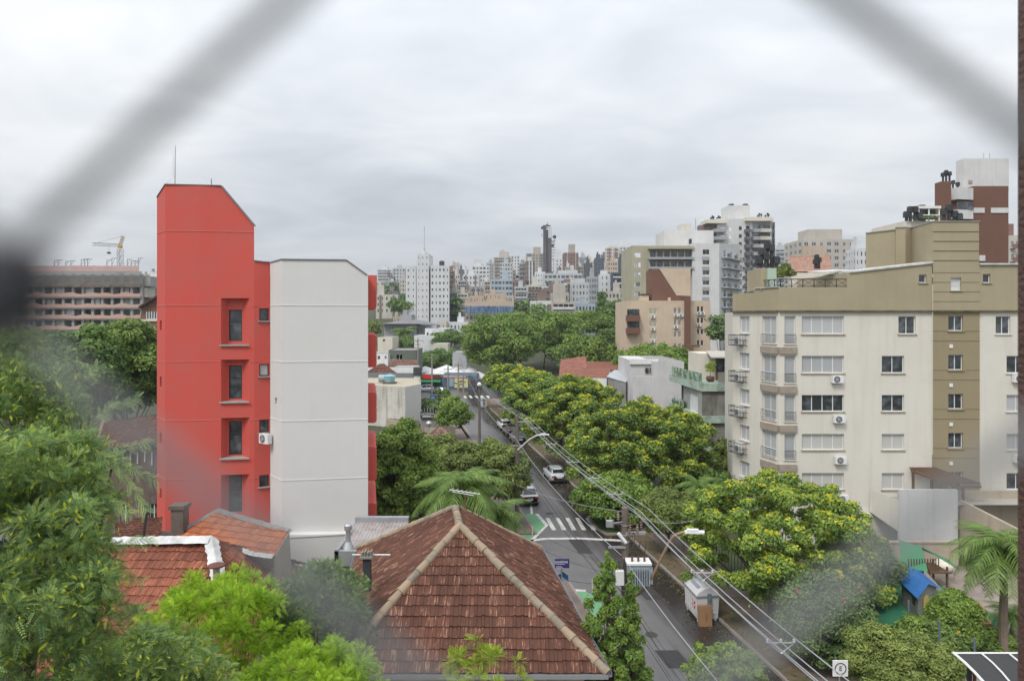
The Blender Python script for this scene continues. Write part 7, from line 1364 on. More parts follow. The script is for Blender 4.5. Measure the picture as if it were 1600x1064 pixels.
# ------------------------------------------------------------------ waste container
m_ctn = mat('white_container_plastic', (.60, .61, .61), .45, dirt=.4, dcol=(.38, .38, .37), scale=3); m_redp = mat('red_print', (.55, .05, .05), .6); m_blp = mat('blue_print', (.12, .14, .28), .6)
def container(label, loc, rz, sc=1.0):
    r = thing('waste_container', label, 'container', (0, 0, 0), 0, 'white street waste containers'); W, D, Hh = .95, .60, 1.35; b = MB()    # long side along y
    c = [(-D * .92, -W * .92), (D * .92, -W * .92), (D * .92, W * .92), (-D * .92, W * .92)]; t = [(-D, -W), (D, -W), (D, W), (-D, W)]; b.hexa([(x, y, .18) for x, y in c] + [(x, y, Hh) for x, y in t])
    for k in range(6): y = -W * .8 + k * .3; b.box(-D * .985 - .02, y, .35, -D * .94, y + .05, Hh - .12)
    for k in range(3): b.box(-D * .7, -W * .955 - .02, .45 + .25 * k, D * .7, -W * .93, .5 + .25 * k)
    b.build('bin_body', m_ctn, r); b = MB(); b.box(-D - .05, -W - .05, Hh + .003, D + .05, W + .05, Hh + .07); b.build('rim', mat('grey_trim', (.22, .23, .24), .6), r)
    b = MB(); arc = [(-D - .03, Hh + .075), (-D * .8, Hh + .26), (-D * .3, Hh + .42), (D * .3, Hh + .46), (D * .8, Hh + .34), (D + .02, Hh + .075)]; i = len(arc); b.v = [(x, -W, z) for x, z in arc] + [(x, W, z) for x, z in arc]; b.f = [tuple(range(i)), tuple(range(2 * i - 1, i - 1, -1))] + [(k, i + k, i + k + 1, k + 1) for k in range(i - 1)] + [(0, i - 1, 2 * i - 1, i)]; b.m = [0] * len(b.f); b.build('lid', m_ctn, r)
    b = MB()
    for k in range(4):
        f = .25 + .16 * k; p = Vector((-D * .8, 0, Hh + .26)).lerp(Vector((-D * .3, 0, Hh + .42)), f); b.box(p.x - .02, -W * .6, p.z + .006, p.x + .01, W * (.45 if k % 2 else .6), p.z + .014)
    b.build('lid_lettering', m_blp, r); b = MB()
    for k in range(2): z = .95 - .22 * k; q = -W * .99; b.hexa([(-D * .985 - .01, -W * .72, z), (-D * .985 - .01, -W * .5, z - .12), (-D * .97, -W * .5, z - .12), (-D * .97, -W * .72, z), (-D * .99 - .01, -W * .72, z + .12), (-D * .99 - .01, -W * .5, z), (-D * .97, -W * .5, z), (-D * .97, -W * .72, z + .12)])
    for k in range(2): z = .95 - .22 * k; b.hexa([(-D * .985 - .01, -W * .28, z), (-D * .985 - .01, -W * .495, z - .12), (-D * .97, -W * .495, z - .12), (-D * .97, -W * .28, z), (-D * .99 - .01, -W * .28, z + .12), (-D * .99 - .01, -W * .495, z), (-D * .97, -W * .495, z), (-D * .97, -W * .28, z + .12)])
    b.build('chevron', m_redp, r); b = MB(); b.box(-.06, -W - .13, .55, .12, -W - .03, Hh + .2); b.box(-.02, -W - .2, Hh - .1, .08, -W - .13, Hh + .05); b.build('lift_arm', mat('grey_lift_arm', (.16, .19, .21), .6), r)
    for sx in (-1, 1):
        for sy in (-1, 1): w_ = MB(); w_.tube([(sx * D * .75 - .05, sy * W * .78, .10), (sx * D * .75 + .05, sy * W * .78, .10)], .10, 10); w_.build('wheel', m_alum, r)
    b = MB()
    for k in range(4): b.lathe([(.05, 0), (.05, .08), (.03, .1)], (D * .55, -W * .6 + k * .4, Hh + .38), 8)
    b.build('hinge', m_steel, r); r.location = loc; r.rotation_euler = (0, 0, rz); r.scale = (sc, sc, sc); return r
container('white waste container with cardboard box beside it, near the right kerb', (XW(1096, 38.9), 38.9, .02), R(6), 1.06)
container('far white waste container standing alone at the far right kerb', (kx(128, -1.1), 128, .02), R(12), 1.1)
b = MB(); q = G(1103, 979); b.hexa([(-.36, -.02, 0), (.36, -.02, 0), (.36, .2, 0), (-.36, .2, 0), (-.38, .13, 1.05), (.36, .13, 1.05), (.36, .33, 1.05), (-.38, .33, 1.05)]); b.box(-.02, -.028, .35, .03, -.022, .8, 0); o = b.build('cardboard_box', mat('cardboard', (.30, .17, .09), .9, dirt=.3, scale=3)); o.location = (q.x, q.y, .02); o.rotation_euler = (0, 0, R(4)); tag(o, 'brown cardboard box leaning against the near white container', 'box')
# ------------------------------------------------------------------ poles, transformer, lamps, cables
m_pole = mat('weathered_pole', (.17, .135, .11), .9, dirt=.7, dcol=(.07, .06, .055), streak=.4, scale=2, bump=.5, bscale=15); m_cpole = mat('concrete_pole', (.30, .27, .24), .9, dirt=.5, scale=2); m_ins = mat('brown_insulator', (.09, .035, .02), .3); m_galv = mat('blue_grey_tank_paint', (.38, .44, .48), .45, dirt=.3, scale=4)
PT = [Vector((4.72, 28.5, 8.98)), Vector((.42, 55, 8.95)), Vector((-4.3, 90, 7.6))]
pl = thing('utility_pole', 'nearest utility pole carrying a transformer and many fittings', 'utility pole', (4.72, 28.5, 0), 0, 'utility poles on the left pavement')
b = MB(); b.tube([(4.72, 28.5, 0), (4.72, 28.5, 9.05)], [.19, .145], 12); b.build('shaft', m_pole, pl)
b = MB()
for z in (8.3, 7.9, 7.6, 6.4, 5.6): b.lathe([(.175, 0), (.175, .05)], (4.72, 28.5, z), 12)
b.build('pole_band', m_steel, pl); b = MB(); b.box(4.72, 28.35, 7.95, 5.55, 28.45, 8.07); b.build('crossarm', m_steel, pl); b = MB(); b.box(4.0, 28.3, 7.4, 4.72, 28.37, 7.48); b.build('crossarm', m_steel, pl)
for i, (px, py) in enumerate(((958, 818), (985, 822), (996, 826), (990, 838), (983, 832), (1002, 818), (966, 806))):
    q = P(px, py, 28.3); b = MB(); b.lathe([(.03, -.18), (.06, -.14), (.03, -.1), (.065, -.05), (.03, 0), (.065, .05), (.03, .1), (.05, .16)], q, 8); b.tube([q, (4.72, 28.5, q.z - .1)], .02, 4); b.build('insulator', m_ins if i % 2 else m_lich, pl)
q = P(952, 818, 28.2); b = MB(); b.box(q.x - .13, q.y - .1, q.z - .13, q.x + .13, q.y + .1, q.z + .13); b.tube([q, (4.72, 28.5, q.z)], .03, 5); b.build('floodlight', m_steel, pl)
for px, py, ex, ey in ((966, 833, 978, 848),): b = MB(); b.tube([P(px, py, 28), P(ex, ey, 28)], .075, 8); b.build('fuse_switch', m_alum, pl)
tq = P(997, 895, 27.9); tf = thing('transformer', 'ribbed grey blue pole transformer hanging right of the nearest utility pole', 'transformer', (tq.x, tq.y, tq.z)); b = MB(); b.prism([(tq.x + a, tq.y + c) for a, c in ((-.42, -.25), (.42, -.25), (.42, .3), (-.42, .3))], tq.z - .45, tq.z + .42); b.build('tank', m_galv, tf)
for k in range(9): b = MB(); x = tq.x - .38 + .095 * k; b.box(x - .012, tq.y - .42, tq.z - .38, x + .012, tq.y - .252, tq.z + .32); b.build('cooling_fin', m_galv, tf)
for k in range(4): b = MB(); y = tq.y - .2 + .14 * k; b.box(tq.x + .422, y - .012, tq.z - .38, tq.x + .56, y + .012, tq.z + .3); b.build('cooling_fin', m_galv, tf)
b = MB(); b.box(tq.x - .5, tq.y - .33, tq.z + .422, tq.x + .5, tq.y + .37, tq.z + .5); b.build('lid', m_white, tf)
for k in range(3): b = MB(); b.lathe([(.06, .5), (.03, .56), (.06, .6), (.03, .65), (.05, .7), (.02, .82)], (tq.x - .25 + .25 * k, tq.y - .05, tq.z), 8); b.build('bushing', m_ins, tf)
q = P(968, 902, 27.9); b = MB(); b.box(q.x - .17, q.y - .12, q.z - .28, q.x + .17, q.y + .12, q.z + .28); b.build('meter_box', m_white, pl)
b = MB(); gg = random.Random(8)
for k in range(9): a = P(962 + gg.uniform(-4, 14), 872 + gg.uniform(-4, 8), 28.1); c = P(970 + gg.uniform(-6, 16), 900 + gg.uniform(-10, 10), 28.0); m_ = (a + c) / 2 + Vector((gg.uniform(-.3, .3), 0, gg.uniform(-.2, .1))); b.tube([a, m_, c], .018, 4)
for (x1, x2) in ((tq.x - .25, 5.1), (tq.x, 5.2), (tq.x + .25, 5.5)): b.tube([(x1, tq.y - .05, tq.z + .8), (x1 + .1, tq.y, tq.z + 1.3), (x2, 28.3, 7.3)], .012, 4)
b.build('cable_bundle', m_black, pl)
p2 = thing('utility_pole', 'second utility pole, beside the lamp arm above the olive tree', 'utility pole', (PT[1].x, 55, 0), 0, 'utility poles on the left pavement'); b = MB(); b.tube([(PT[1].x, 55, 0), (PT[1].x, 55, 9.05)], [.2, .14], 10); b.build('shaft', m_pole, p2); b = MB(); b.box(PT[1].x, 54.85, 8.5, PT[1].x + .9, 54.95, 8.62); b.box(PT[1].x - .35, 54.85, 6.6, PT[1].x + .35, 54.9, 6.7); b.build('crossarm', m_steel, p2)
p3 = thing('utility_pole', 'third utility pole by the small street tree', 'utility pole', (PT[2].x, 90, 0), 0, 'utility poles on the left pavement'); b = MB(); b.tube([(PT[2].x, 90, 0), (PT[2].x, 90, 7.8)], [.2, .14], 9); b.build('shaft', m_pole, p3); b = MB(); b.lathe([(.05, 0), (.28, .15), (.3, .35), (.12, .55)], P(749, 604, 89.8), 10); b.build('globe_fitting', m_white, p3)
for (px, yt, yb, lb) in ((724, 586, 619, 'far pole left of the far crossing, short one'), (716, 566, 620, 'far pole in front of the mural shop'), (700, 572, 626, 'far pole with crossed wires by the tents'), (675, 552, 622, 'far grey pole in front of the green restaurant'), (653, 528, 590, 'far grey pole beside the black water tank')):
    d = min(160, 17 * F / (yb - HZ)); x = XW(px, d); zt_ = ZW(yt, d); r = thing('utility_pole', lb, 'utility pole', (x, d, 0), 0, 'far utility poles at the crossing'); b = MB(); b.tube([(x, d, 0), (x, d, zt_)], [.2, .14], 7); b.build('shaft', m_cpole, r); b = MB(); b.box(x - .9, d - .1, zt_ - .7, x + .9, d - .02, zt_ - .58); b.box(x - .6, d - .1, zt_ - 1.6, x + .6, d - .02, zt_ - 1.48); b.build('crossarm', m_wood, r)
def lamp(label, pts, r0, m, hd, hl=.55, hw=.14):
    r = thing('street_lamp', label, 'street lamp', pts[0], 0, 'street lamps over the road'); b = MB(); b.tube(pts, r0, 8); b.build('arm', m, r); a = Vector(pts[-1]); d = Vector(hd).normalized(); s = Vector((-d.y, d.x, 0)).normalized() * hw; b = MB(); b.obox(a - s - Vector((0, 0, .03)), d * hl, s * 2, (0, 0, .07)); b.obox(a - s * .6 + d * hl * .1 + Vector((0, 0, .06)), d * hl * .6, s * 1.2, (0, 0, .06)); b.build('lamp_head', m_alum, r); return r
dl = 28.3
lamp('near rusty curved street lamp arm over the road left of the white container', [(4.8, 28.45, 5.2)] + [P(px, py, d) for px, py, d in ((1003, 925, 28.0), (1014, 912, 27.8), (1023, 893, 27.6), (1045, 848, 27.2), (1052, 838, 27.1), (1060, 833.5, 27), (1070, 831, 27))], .055, mat('rusty_lamp_arm', (.30, .21, .15), .7, dirt=.6, dcol=(.24, .10, .05), scale=3), (1, -.25, .06), .75, .13)
lamp('straight slanted street lamp arm on the second utility pole', [(.45, 54.9, 6.3)] + [P(px, py, d) for px, py, d in ((812, 700, 54.8), (828, 686, 54), (838, 680.5, 53.5), (843, 679.5, 53.4))], .06, m_alum, (1, -.1, .05), .75)
lamp('grey swan neck street lamp beside the palm', [(XW(790, 55), 55, 0), P(790, 796, 55), P(794, 768, 55), P(800, 751, 54.8), P(805, 745, 54.6)], .06, m_steel, (.8, -.3, .1), .55, .12)
def cable(label, pts, r=.012, sag=.0, m=m_black, group=None, n=10, spacers=()):
    q = [];
    for a, c in zip(pts, pts[1:]):
        a = Vector(a); c = Vector(c)
        for k in range(n): f = k / n; q.append(a.lerp(c, f) - Vector((0, 0, sag * 4 * f * (1 - f))))
    q.append(Vector(pts[-1])); r_ = thing('power_cable', label, 'cable', tuple(q[0]), 0, group); b = MB(); b.tube(q, r, 5); b.build('wire', m, r_)
    return r_
m_wl = mat('pale_cable_sheath', (.34, .35, .37), .5); GC = 'overhead cables along the street'; gq = [(4.72, 28.5), (.42, 55), (-4.3, 90)]
def span(dx, z1, z2, z3, z0=None, end=(-12, 158, 7.6), start=(7.3, 9.0)):
    return [(start[0] + dx, start[1], (z0 if z0 is not None else z1 + .35)), (4.72 + dx, 28.5, z1), (.42 + dx, 55, z2), (-4.3 + dx, 90, z3), (end[0] + dx, end[1], end[2])]
for i, (dx, z, lb) in enumerate(((.34, 8.95, 'leftmost thick pale primary cable above the street'), (.66, 8.86, 'middle thick pale primary cable above the street'), (.98, 8.99, 'rightmost thick pale primary cable above the street'))): cable(lb, span(dx, z, 8.9, 7.7), .015, .35, m_wl, GC)
cable('pale support cable running below the thick primaries', span(.8, 8.55, 8.6, 7.5), .014, .4, m_wl, GC)
b = MB(); 
def spacer(pxy):
    px, py = pxy; q = P(px, py, pxy[2] if len(pxy) > 2 else 24)
SPC = ((.43, 0), (.68, 0), (.13, 1), (.27, 1), (.43, 1), (.64, 1), (.85, 1), (.3, 2))
for f_, seg in SPC:
    S = span(.66, 8.9, 8.9, 7.7); a = Vector(S[seg]).lerp(Vector(S[seg + 1]), f_) - Vector((0, 0, .35 * 4 * f_ * (1 - f_))); b = MB()
    for dx in (-.34, 0, .34): b.lathe([(.025, -.05), (.05, -.02), (.03, .0), (.05, .03), (.02, .06)], a + Vector((dx, 0, 0)), 7)
    b.tube([a + Vector((-.34, 0, -.05)), a + Vector((0, 0, -.32)), a + Vector((.34, 0, -.05)), a + Vector((-.34, 0, -.05))], .02, 4); o = b.build('cable_spacer', m_steel); k_ = SPC.index((f_, seg)); tag(o, 'triangular spacer on the thick cables, %s' % ['nearest of all, low in the picture', 'over the white container', 'first beyond the transformer pole', 'second beyond the transformer pole', 'third beyond the transformer pole', 'fourth beyond the transformer pole', 'just before the second pole', 'beyond the second pole'][k_], 'cable spacer', 'spacers on the thick cables')
for i, (dx, z1, z2, z3, r, s, lb) in enumerate(((-.1, 7.0, 7.2, 6.2, .018, .5, 'lone white cable sagging beneath the primaries'), (-.15, 5.75, 6.4, 6.0, .008, .35, 'upper thin black service wire'), (-.2, 5.6, 6.2, 5.9, .008, .4, 'second thin black service wire'), (-.05, 5.45, 6.1, 5.7, .01, .5, 'third thin black service wire'), (.05, 5.3, 6.0, 5.6, .008, .6, 'fourth thin black service wire'), (-.25, 5.2, 5.9, 5.5, .012, .45, 'fifth, slightly thicker black communication cable'), (.0, 5.0, 5.7, 5.4, .008, .5, 'lowest thin black communication wire'))): cable(lb, span(dx, z1, z2, z3), r, s, m_wl if i == 0 else m_black, GC)
cable('striped cable crossing the road from the transformer pole towards the right', [P(797, 752, 50), (4.8, 28.5, 8.85), P(1085, 812, 34)], .014, .3, m_wl, 'wires crossing the road', 12)
cable('thin wire from the transformer pole to the hipped roof house', [(4.7, 28.5, 6.2), P(846, 858, 29.4)], .008, .15, m_black, 'wires crossing the road', 12); cable('second thin wire from the transformer pole to the hipped roof house', [(4.7, 28.5, 5.9), P(880, 905, 26)], .008, .1, m_black, 'wires crossing the road', 12)
cable('wire across the side street above the crossing', [(4.7, 28.5, 6.4), P(800, 806, 50)], .009, .3, m_black, 'wires crossing the road', 12); cable('long wire from the second pole to the corner lamp', [(.42, 55, 6.6), P(760, 800, 46)], .009, .2, m_black, 'wires crossing the road', 12)
for i, (t_, y) in enumerate(((-3.2, 74), (-4.6, 59), (-2.4, 47.6), (-4.4, 36.5))):
    b = MB(); b.lathe([(.34, 0), (.34, .006)], (kx(y, t_), y, .026), 18); b.lathe([(.27, .007), (.27, .009)], (kx(y, t_), y, .026), 18); tag(b.build('manhole_cover', mat('cast_iron', (.06, .055, .05), .6, dirt=.5, scale=8)), 'round iron manhole cover in the road, ' + ['level with the silver sedan', 'just before the zebra crossing', 'inside the junction', 'abreast of the transformer pole'][i], 'manhole cover', 'manhole covers in the road')
lv = [(kx(y, -.35 + gg.uniform(-.25, .35) - (gg.random() ** 3) * 2.2), y, .03, .02) for y in [gg.uniform(30, 130) for _ in range(2600)]] + [(kx(y, gg.uniform(.1, 3.8)), y, .155, .02) for y in [gg.uniform(28, 120) for _ in range(2600)]]
o = leaf_mesh('fallen_leaves', lv, 9000, .11, leafmat('fallen_leaf', (.10, .07, .03), (.42, .36, .08)), None, 12, flat=.1, zmin=0); tag(o, kind='stuff')
m_patch = mat('asphalt_patch', (.045, .043, .043), .6, dirt=.5, scale=5)
for (t_, y, w_, l_) in ((-4.8, 49, 1.0, 3.2), (-3.0, 41, .8, 5.0), (-5.6, 69, .9, 4.0), (-2.9, 84, 1.1, 6.0), (-4.9, 33, 1.2, 1.8)):
    b = MB(); b.face([(kx(y, t_), y, .024), (kx(y, t_ + w_), y, .024), (kx(y + l_, t_ + w_), y + l_, .024), (kx(y + l_, t_), y + l_, .024)]); struct(b, 'road_patch', m_patch)
# signs and posts
sg = thing('estate_agent_sign', 'purple board with white lettering above the side street', 'sign', (P(878, 880, 39).x, 39, 0)); q = P(867, 887, 39); q2 = P(889.5, 873, 39); m_pur = mat('purple_board', (.035, .028, .16), .5, dirt=.15); b = MB(); b.box(q.x, 38.97, q.z, q2.x, 39.03, q2.z); b.build('board', m_pur, sg); b = MB(); b.tube([(q.x + .4, 39.06, 0), (q.x + .4, 39.06, q2.z)], .035, 6); b.build('post', m_steel, sg)
cx_ = (q.x + q2.x) / 2; text_part('positiva', 'lettering', .24, mat('white_letters', (.8, .8, .8), .5), sg, Vector((cx_ - .04, 38.955, q2.z - .15)) - Vector(sg.location), (R(90), 0, 0)); b = MB()
for k, (a, c) in enumerate(((0, .85), (.13, .55), (.2, .68))): z = q2.z - .29 - a; b.box(q.x + .06, 38.955, z - .018, q.x + .06 + (q2.x - q.x) * .75 * c, 38.968, z + .018)
b.build('small_print', mat('lilac_print', (.45, .42, .62), .6), sg)
sn_ = thing('street_name_sign', 'pair of blue street name plates just under the purple board', 'sign', (P(878, 900, 39.4).x, 39.4, 0)); m_blu = mat('blue_name_plate', (.02, .10, .24), .45); c = P(877, 899, 39.4); b = MB(); b.tube([(c.x, 39.4, 0), (c.x, 39.4, c.z + .35)], .03, 6); b.build('post', m_steel, sn_)
for (dx, dy, dz) in ((-.55, .1, -.05), (.45, -.45, .12)): b = MB(); a = Vector((c.x + .03 * (1 if dx > 0 else -1), 39.36, c.z - .17 + dz)); u = Vector((dx * .75, dy * .9, -.1)); b.obox(a, u, (0, .02, 0), (0, 0, .32)); b.build('name_plate', m_blu, sn_)
for i, (px, y0, y1) in enumerate(((832, 821, 837), (926, 908, 925), (934, 928, 940))): q = G(px, y1); b = MB(); b.tube([q, q + Vector((0, 0, .75))], .05, 8); b.tube([q + Vector((0, 0, .5)), q + Vector((0, 0, .62))], .056, 8); tag(b.build('bollard', mat('yellowish_plastic', (.55, .50, .32), .6)), ['thin pale bollard on the far green patch', 'white post at the near white line', 'white post behind the upright tree'][i], 'bollard', 'plastic posts on the green patches')
q = G(801, 806); tr_ = thing('litter_post', 'white square post beside the swan neck lamp', 'post', (q.x, q.y, 0)); b = MB(); b.box(q.x - .22, q.y - .1, .13, q.x + .22, q.y + .1, 2.3); b.build('panel', m_white, tr_)
ps = thing('parking_sign', 'white square parking sign with circled letter E at the bottom edge', 'sign', (P(1313, 1044, 25).x, 25, 0)); q = P(1297, 1056, 25); q2 = P(1329, 1034, 25); b = MB(); b.box(q.x + .1, 24.98, q.z, q2.x - .1, 25.02, q2.z + .06); b.build('plate', m_white, ps); b = MB(); b.tube([((q.x + q2.x) / 2, 25.06, 0), ((q.x + q2.x) / 2, 25.06, q2.z)], .03, 6); b.build('post', m_steel, ps)
cxx = (q.x + q2.x) / 2; czz = (q.z + q2.z) / 2 + .03; text_part('E', 'letter', .24, m_dk, ps, Vector((cxx, 24.965, czz)) - Vector(ps.location), (R(90), 0, 0)); b = MB(); b.tube([(cxx + .2 * math.cos(t * .314), 24.97, czz + .2 * math.sin(t * .314)) for t in range(21)], .018, 4, cap=False); b.build('ring', m_dk, ps)
# potted things and orange at the far left pavement
b = MB(); q = P(697, 622, 132); b.lathe([(.5, -1.6), (1.0, -.6), (1.0, .8), (.4, 1.6)], (q.x, q.y, 1.6), 9); o = tag(b.build('topiary', L_far), 'clipped dark green shrub on the far pavement', 'shrub'); 
for (px, py, s_, mm, lb) in ((698, 609, 1.0, L_far, 'dark'), ): pass
bpy.data.objects.remove(o); r = thing('topiary', 'clipped dark green shrub on the far pavement', 'shrub', (q.x, q.y, 0)); leaf_mesh('foliage', [(q.x, q.y, 1.0 + .5 * k, .9 - .12 * abs(k - 1)) for k in range(4)], 1800, .3, L_far, r, 3); r = thing('topiary', 'yellowish clipped shrub left of the dark one on the far pavement', 'shrub', (q.x - 1.8, q.y + 2, 0)); leaf_mesh('foliage', [(q.x - 1.8, q.y + 2, .8 + .5 * k, .6) for k in range(4)], 1200, .3, L_olive, r, 4)
q = P(673, 626, 125); r = thing('phone_booth', 'blue booth behind the dark sign board', 'booth', (q.x, q.y, 0)); b = MB(); b.box(q.x - .1, q.y, 0, q.x + 1.0, q.y + .8, q.z + 1.0); b.build('shell', mat('royal_blue', (.02, .08, .28), .5), r); b = MB(); b.box(q.x + .3, q.y - .03, .2, q.x + .7, q.y - .005, q.z + .7); b.build('door', mat('pale_blue_panel', (.2, .35, .55), .5), r)
q = P(664, 626, 122); r = thing('flowering_bush', 'orange flowering bush beside the blue booth', 'bush', (q.x, q.y, 0)); leaf_mesh('foliage', [(q.x + .6 * k, q.y, q.z - .3, .8) for k in range(3)], 1500, .3, leafmat('orange_flower', (.30, .10, .02), (.6, .25, .05)), r, 4)
# ------------------------------------------------------------------ playground, fence, carport
b = MB(); z = .10; b.face([(XW(1380, 44), 44, z), (XW(1380, 30), 24, z), (XW(1760, 30), 24, z), (XW(1760, 46), 46.3, z), (XW(1380, 46), 46.3, z)][::-1]); struct(b, 'playground_paving', mat('mottled_paving', (.30, .25, .21), .9, dirt=.7, dcol=(.14, .12, .11), scale=2.5))
def gp(pts, z, name, m): b = MB(); b.face([tuple(G(px, py, z)) for px, py in pts][::-1]); return struct(b, name, m)
m_turf = mat('green_turf', (.03, .17, .09), .9, dirt=.4, dcol=(.06, .12, .07), scale=3); gp([(1300, 890), (1448, 892), (1490, 950), (1490, 1000), (1380, 975), (1300, 940)], .13, 'artificial_turf', m_turf); gp([(1454, 902), (1500, 935), (1560, 962), (1575, 978), (1540, 978), (1515, 955), (1480, 930)], .135, 'artificial_turf', m_turf)
gp([(1370, 1040), (1500, 985), (1575, 1010), (1600, 1040), (1500, 1055)], .14, 'lawn', mat('lawn_green', (.07, .14, .025), .95, dirt=.5, scale=4))
ph = thing('playhouse', 'grey toy house with blue roof and yellow shuttered window', 'playhouse', (P(1432, 965, 34).x, 39, .1)); b = MB(); d_ = 39.0; xa, xb, xc = XW(1409, 40.2), XW(1434, 38.0), XW(1463, 39.3); zb = .14; A_ = Vector((xa, 40.2, zb)); B_ = Vector((xb, 38.0, zb)); C_ = Vector((xc, 39.3, zb)); D_ = A_ + C_ - B_; hh = 1.35
for p, q in ((A_, B_), (B_, C_), (C_, D_), (D_, A_)): b.face([p, q, q + Vector((0, 0, hh)), p + Vector((0, 0, hh))])
m1 = (B_ + C_) / 2 + Vector((0, 0, hh + .42)); m2_ = (A_ + D_) / 2 + Vector((0, 0, hh + .42)); b.face([B_ + Vector((0, 0, hh)), C_ + Vector((0, 0, hh)), m1]); b.face([D_ + Vector((0, 0, hh)), A_ + Vector((0, 0, hh)), m2_])
for k in range(7): 
    z = .15 + .18 * k
    for p, q in ((A_, B_), (B_, C_)): dd_ = (q - p).normalized(); o_ = Vector((dd_.y, -dd_.x, 0)) * .012; b.obox(p + o_ + Vector((0, 0, z)), q - p, -o_, (0, 0, .03))
b.build('wall', mat('grey_plastic_plank', (.24, .235, .21), .7, dirt=.4, scale=3), ph); ex = (B_ - A_).normalized() * .2; ez = Vector((0, 0, -.08)); so_ = (C_ - B_).normalized() * .2; b = MB()
for (p, q, m_, n_, s_) in ((A_, B_, m2_, m1, -1), (D_, C_, m2_, m1, 1)):
    P1 = p + Vector((0, 0, hh)) + so_ * s_ - ex + ez; P2 = q + Vector((0, 0, hh)) + so_ * s_ + ex + ez; P3 = n_ + ex + Vector((0, 0, .03)); P4 = m_ - ex + Vector((0, 0, .03)); t_ = Vector((0, 0, .05)); b.hexa([P1, P2, P3, P4, P1 + t_, P2 + t_, P3 + t_, P4 + t_])
    for k in range(1, 12): f = k / 12; a_ = P1.lerp(P2, f) + t_; c_ = P4.lerp(P3, f) + t_; b.obox(a_, c_ - a_, (B_ - A_).normalized() * .03, (0, 0, .02))
b.build('roof', mat('blue_plastic_roof', (.035, .16, .42), .5, dirt=.3, scale=3), ph); u = (C_ - B_).normalized(); o_ = Vector((u.y, -u.x, 0)); w0 = B_ + u * .62 + Vector((0, 0, .55)) + o_ * .03; b = MB()
pts = [(0, 0), (.62, 0), (.62, .42), (.53, .56), (.31, .64), (.09, .56), (0, .42)]; i = len(pts); b.v = [tuple(w0 + u * a + Vector((0, 0, c))) for a, c in pts] + [tuple(w0 + o_ * .03 + u * a + Vector((0, 0, c))) for a, c in pts]; b.f = [tuple(range(i)), tuple(range(i, 2 * i))] + [(k, (k + 1) % i, (k + 1) % i + i, k + i) for k in range(i)]; b.m = [0] * len(b.f); b.box(*((w0 + o_ * .05 - u * .05 + Vector((0, 0, -.07)))), *(w0 + u * .7 + Vector((0, .03, 0)))); b.build('shutter', mat('yellow_plastic', (.50, .38, .12), .6), ph)
u2 = (B_ - A_).normalized(); o2_ = Vector((u2.y, -u2.x, 0)); w1_ = A_ + u2 * 1.6 + Vector((0, 0, .7)) + o2_ * .02; b = MB(); b.obox(w1_, u2 * .35, o2_ * .015, (0, 0, .35)); b.build('window', m_glass, ph)
pw = thing('play_tower', 'wooden play tower with green pitched roof and slide', 'play structure', (P(1430, 900, 43).x, 43, .1)); dG = 43.5; xl, xm_, xr = XW(1398, dG), XW(1440, dG), XW(1466, dG); zr = ZW(850, dG); ze = ZW(880, dG); b = MB(); b.hexa([(xl - .1, 42.6, ze), (xm_ - .5, 42.0, ze), (xm_, 43.5, zr - .2), (xl + .6, 44, zr), (xl - .1, 42.6, ze + .05), (xm_ - .5, 42.0, ze + .05), (xm_, 43.5, zr - .15), (xl + .6, 44, zr + .05)]); b.hexa([(xm_, 43.5, zr - .2), (xr + .6, 42.3, ze), (xr + 1.0, 44, ze), (xl + .6, 44.2, zr), (xm_, 43.5, zr - .15), (xr + .6, 42.3, ze + .05), (xr + 1.0, 44, ze + .05), (xl + .6, 44.2, zr + .05)]); b.build('roof', mat('green_plastic_roof', (.05, .22, .11), .55, dirt=.3), pw)
for (x, y) in ((xl + .2, 42.8), (xm_ - .2, 42.3), (xr, 42.6), (xr, 44), (xl + .4, 44)): b = MB(); b.box(x - .05, y - .05, .1, x + .05, y + .05, ze + .1); b.build('post', m_wood, pw)
b = MB(); 
for k in range(12): x = xl + .3 + k * .17; b.box(x, 42.5, 1.2, x + .05, 42.55, 1.95)
b.box(xl + .2, 42.3, 1.1, xr, 44, 1.18); b.build('deck_railing', m_wood, pw); s0 = P(1444, 896, 41.5); s1 = G(1476, 932, .25); b = MB(); dv = (s1 - s0); sv = Vector((-dv.y, dv.x, 0)).normalized() * .25; b.obox(s0 - sv, dv, sv * 2, (0, 0, .03)); b.obox(s0 - sv, dv, sv * .16, (0, 0, .18)); b.obox(s0 + sv * .84, dv, sv * .16, (0, 0, .18)); b.build('slide', m_stone, pw)
q = G(1474, 893, .1); r = thing('round_planter', 'round white concrete ball by the playground wall', 'planter', (q.x, q.y, .1)); b = MB(); b.lathe([(.25, 0), (.55, .2), (.6, .45), (.45, .7), (.3, .75), (.28, .6)], q, 14); b.build('bowl', m_cream, r, smooth=True)
q = G(1540, 985, .13); b = MB(); a = G(1528, 945, .14); c = G(1546, 978, .14); dv = c - a; b.obox(a, dv, (.18, .05, 0), (0, 0, .12)); c2_ = G(1530, 978, .14); b.obox(c2_, c - c2_, (0, .16, 0), (0, 0, .12)); tag(b.build('sandbox_edge', mat('orange_brown_timber', (.33, .15, .06), .8)), 'orange brown timber edging on the playground', 'timber edging')
c = P(1487, 996, 30); b = MB(); b.obox(c, (.45, .1, -.1), (0, .02, 0), (.02, .05, .32)); o = b.build('small_sign', mat('orange_plate', (.62, .30, .03), .5)); tag(o, 'small tilted orange plate hung in the dark hedge', 'sign')
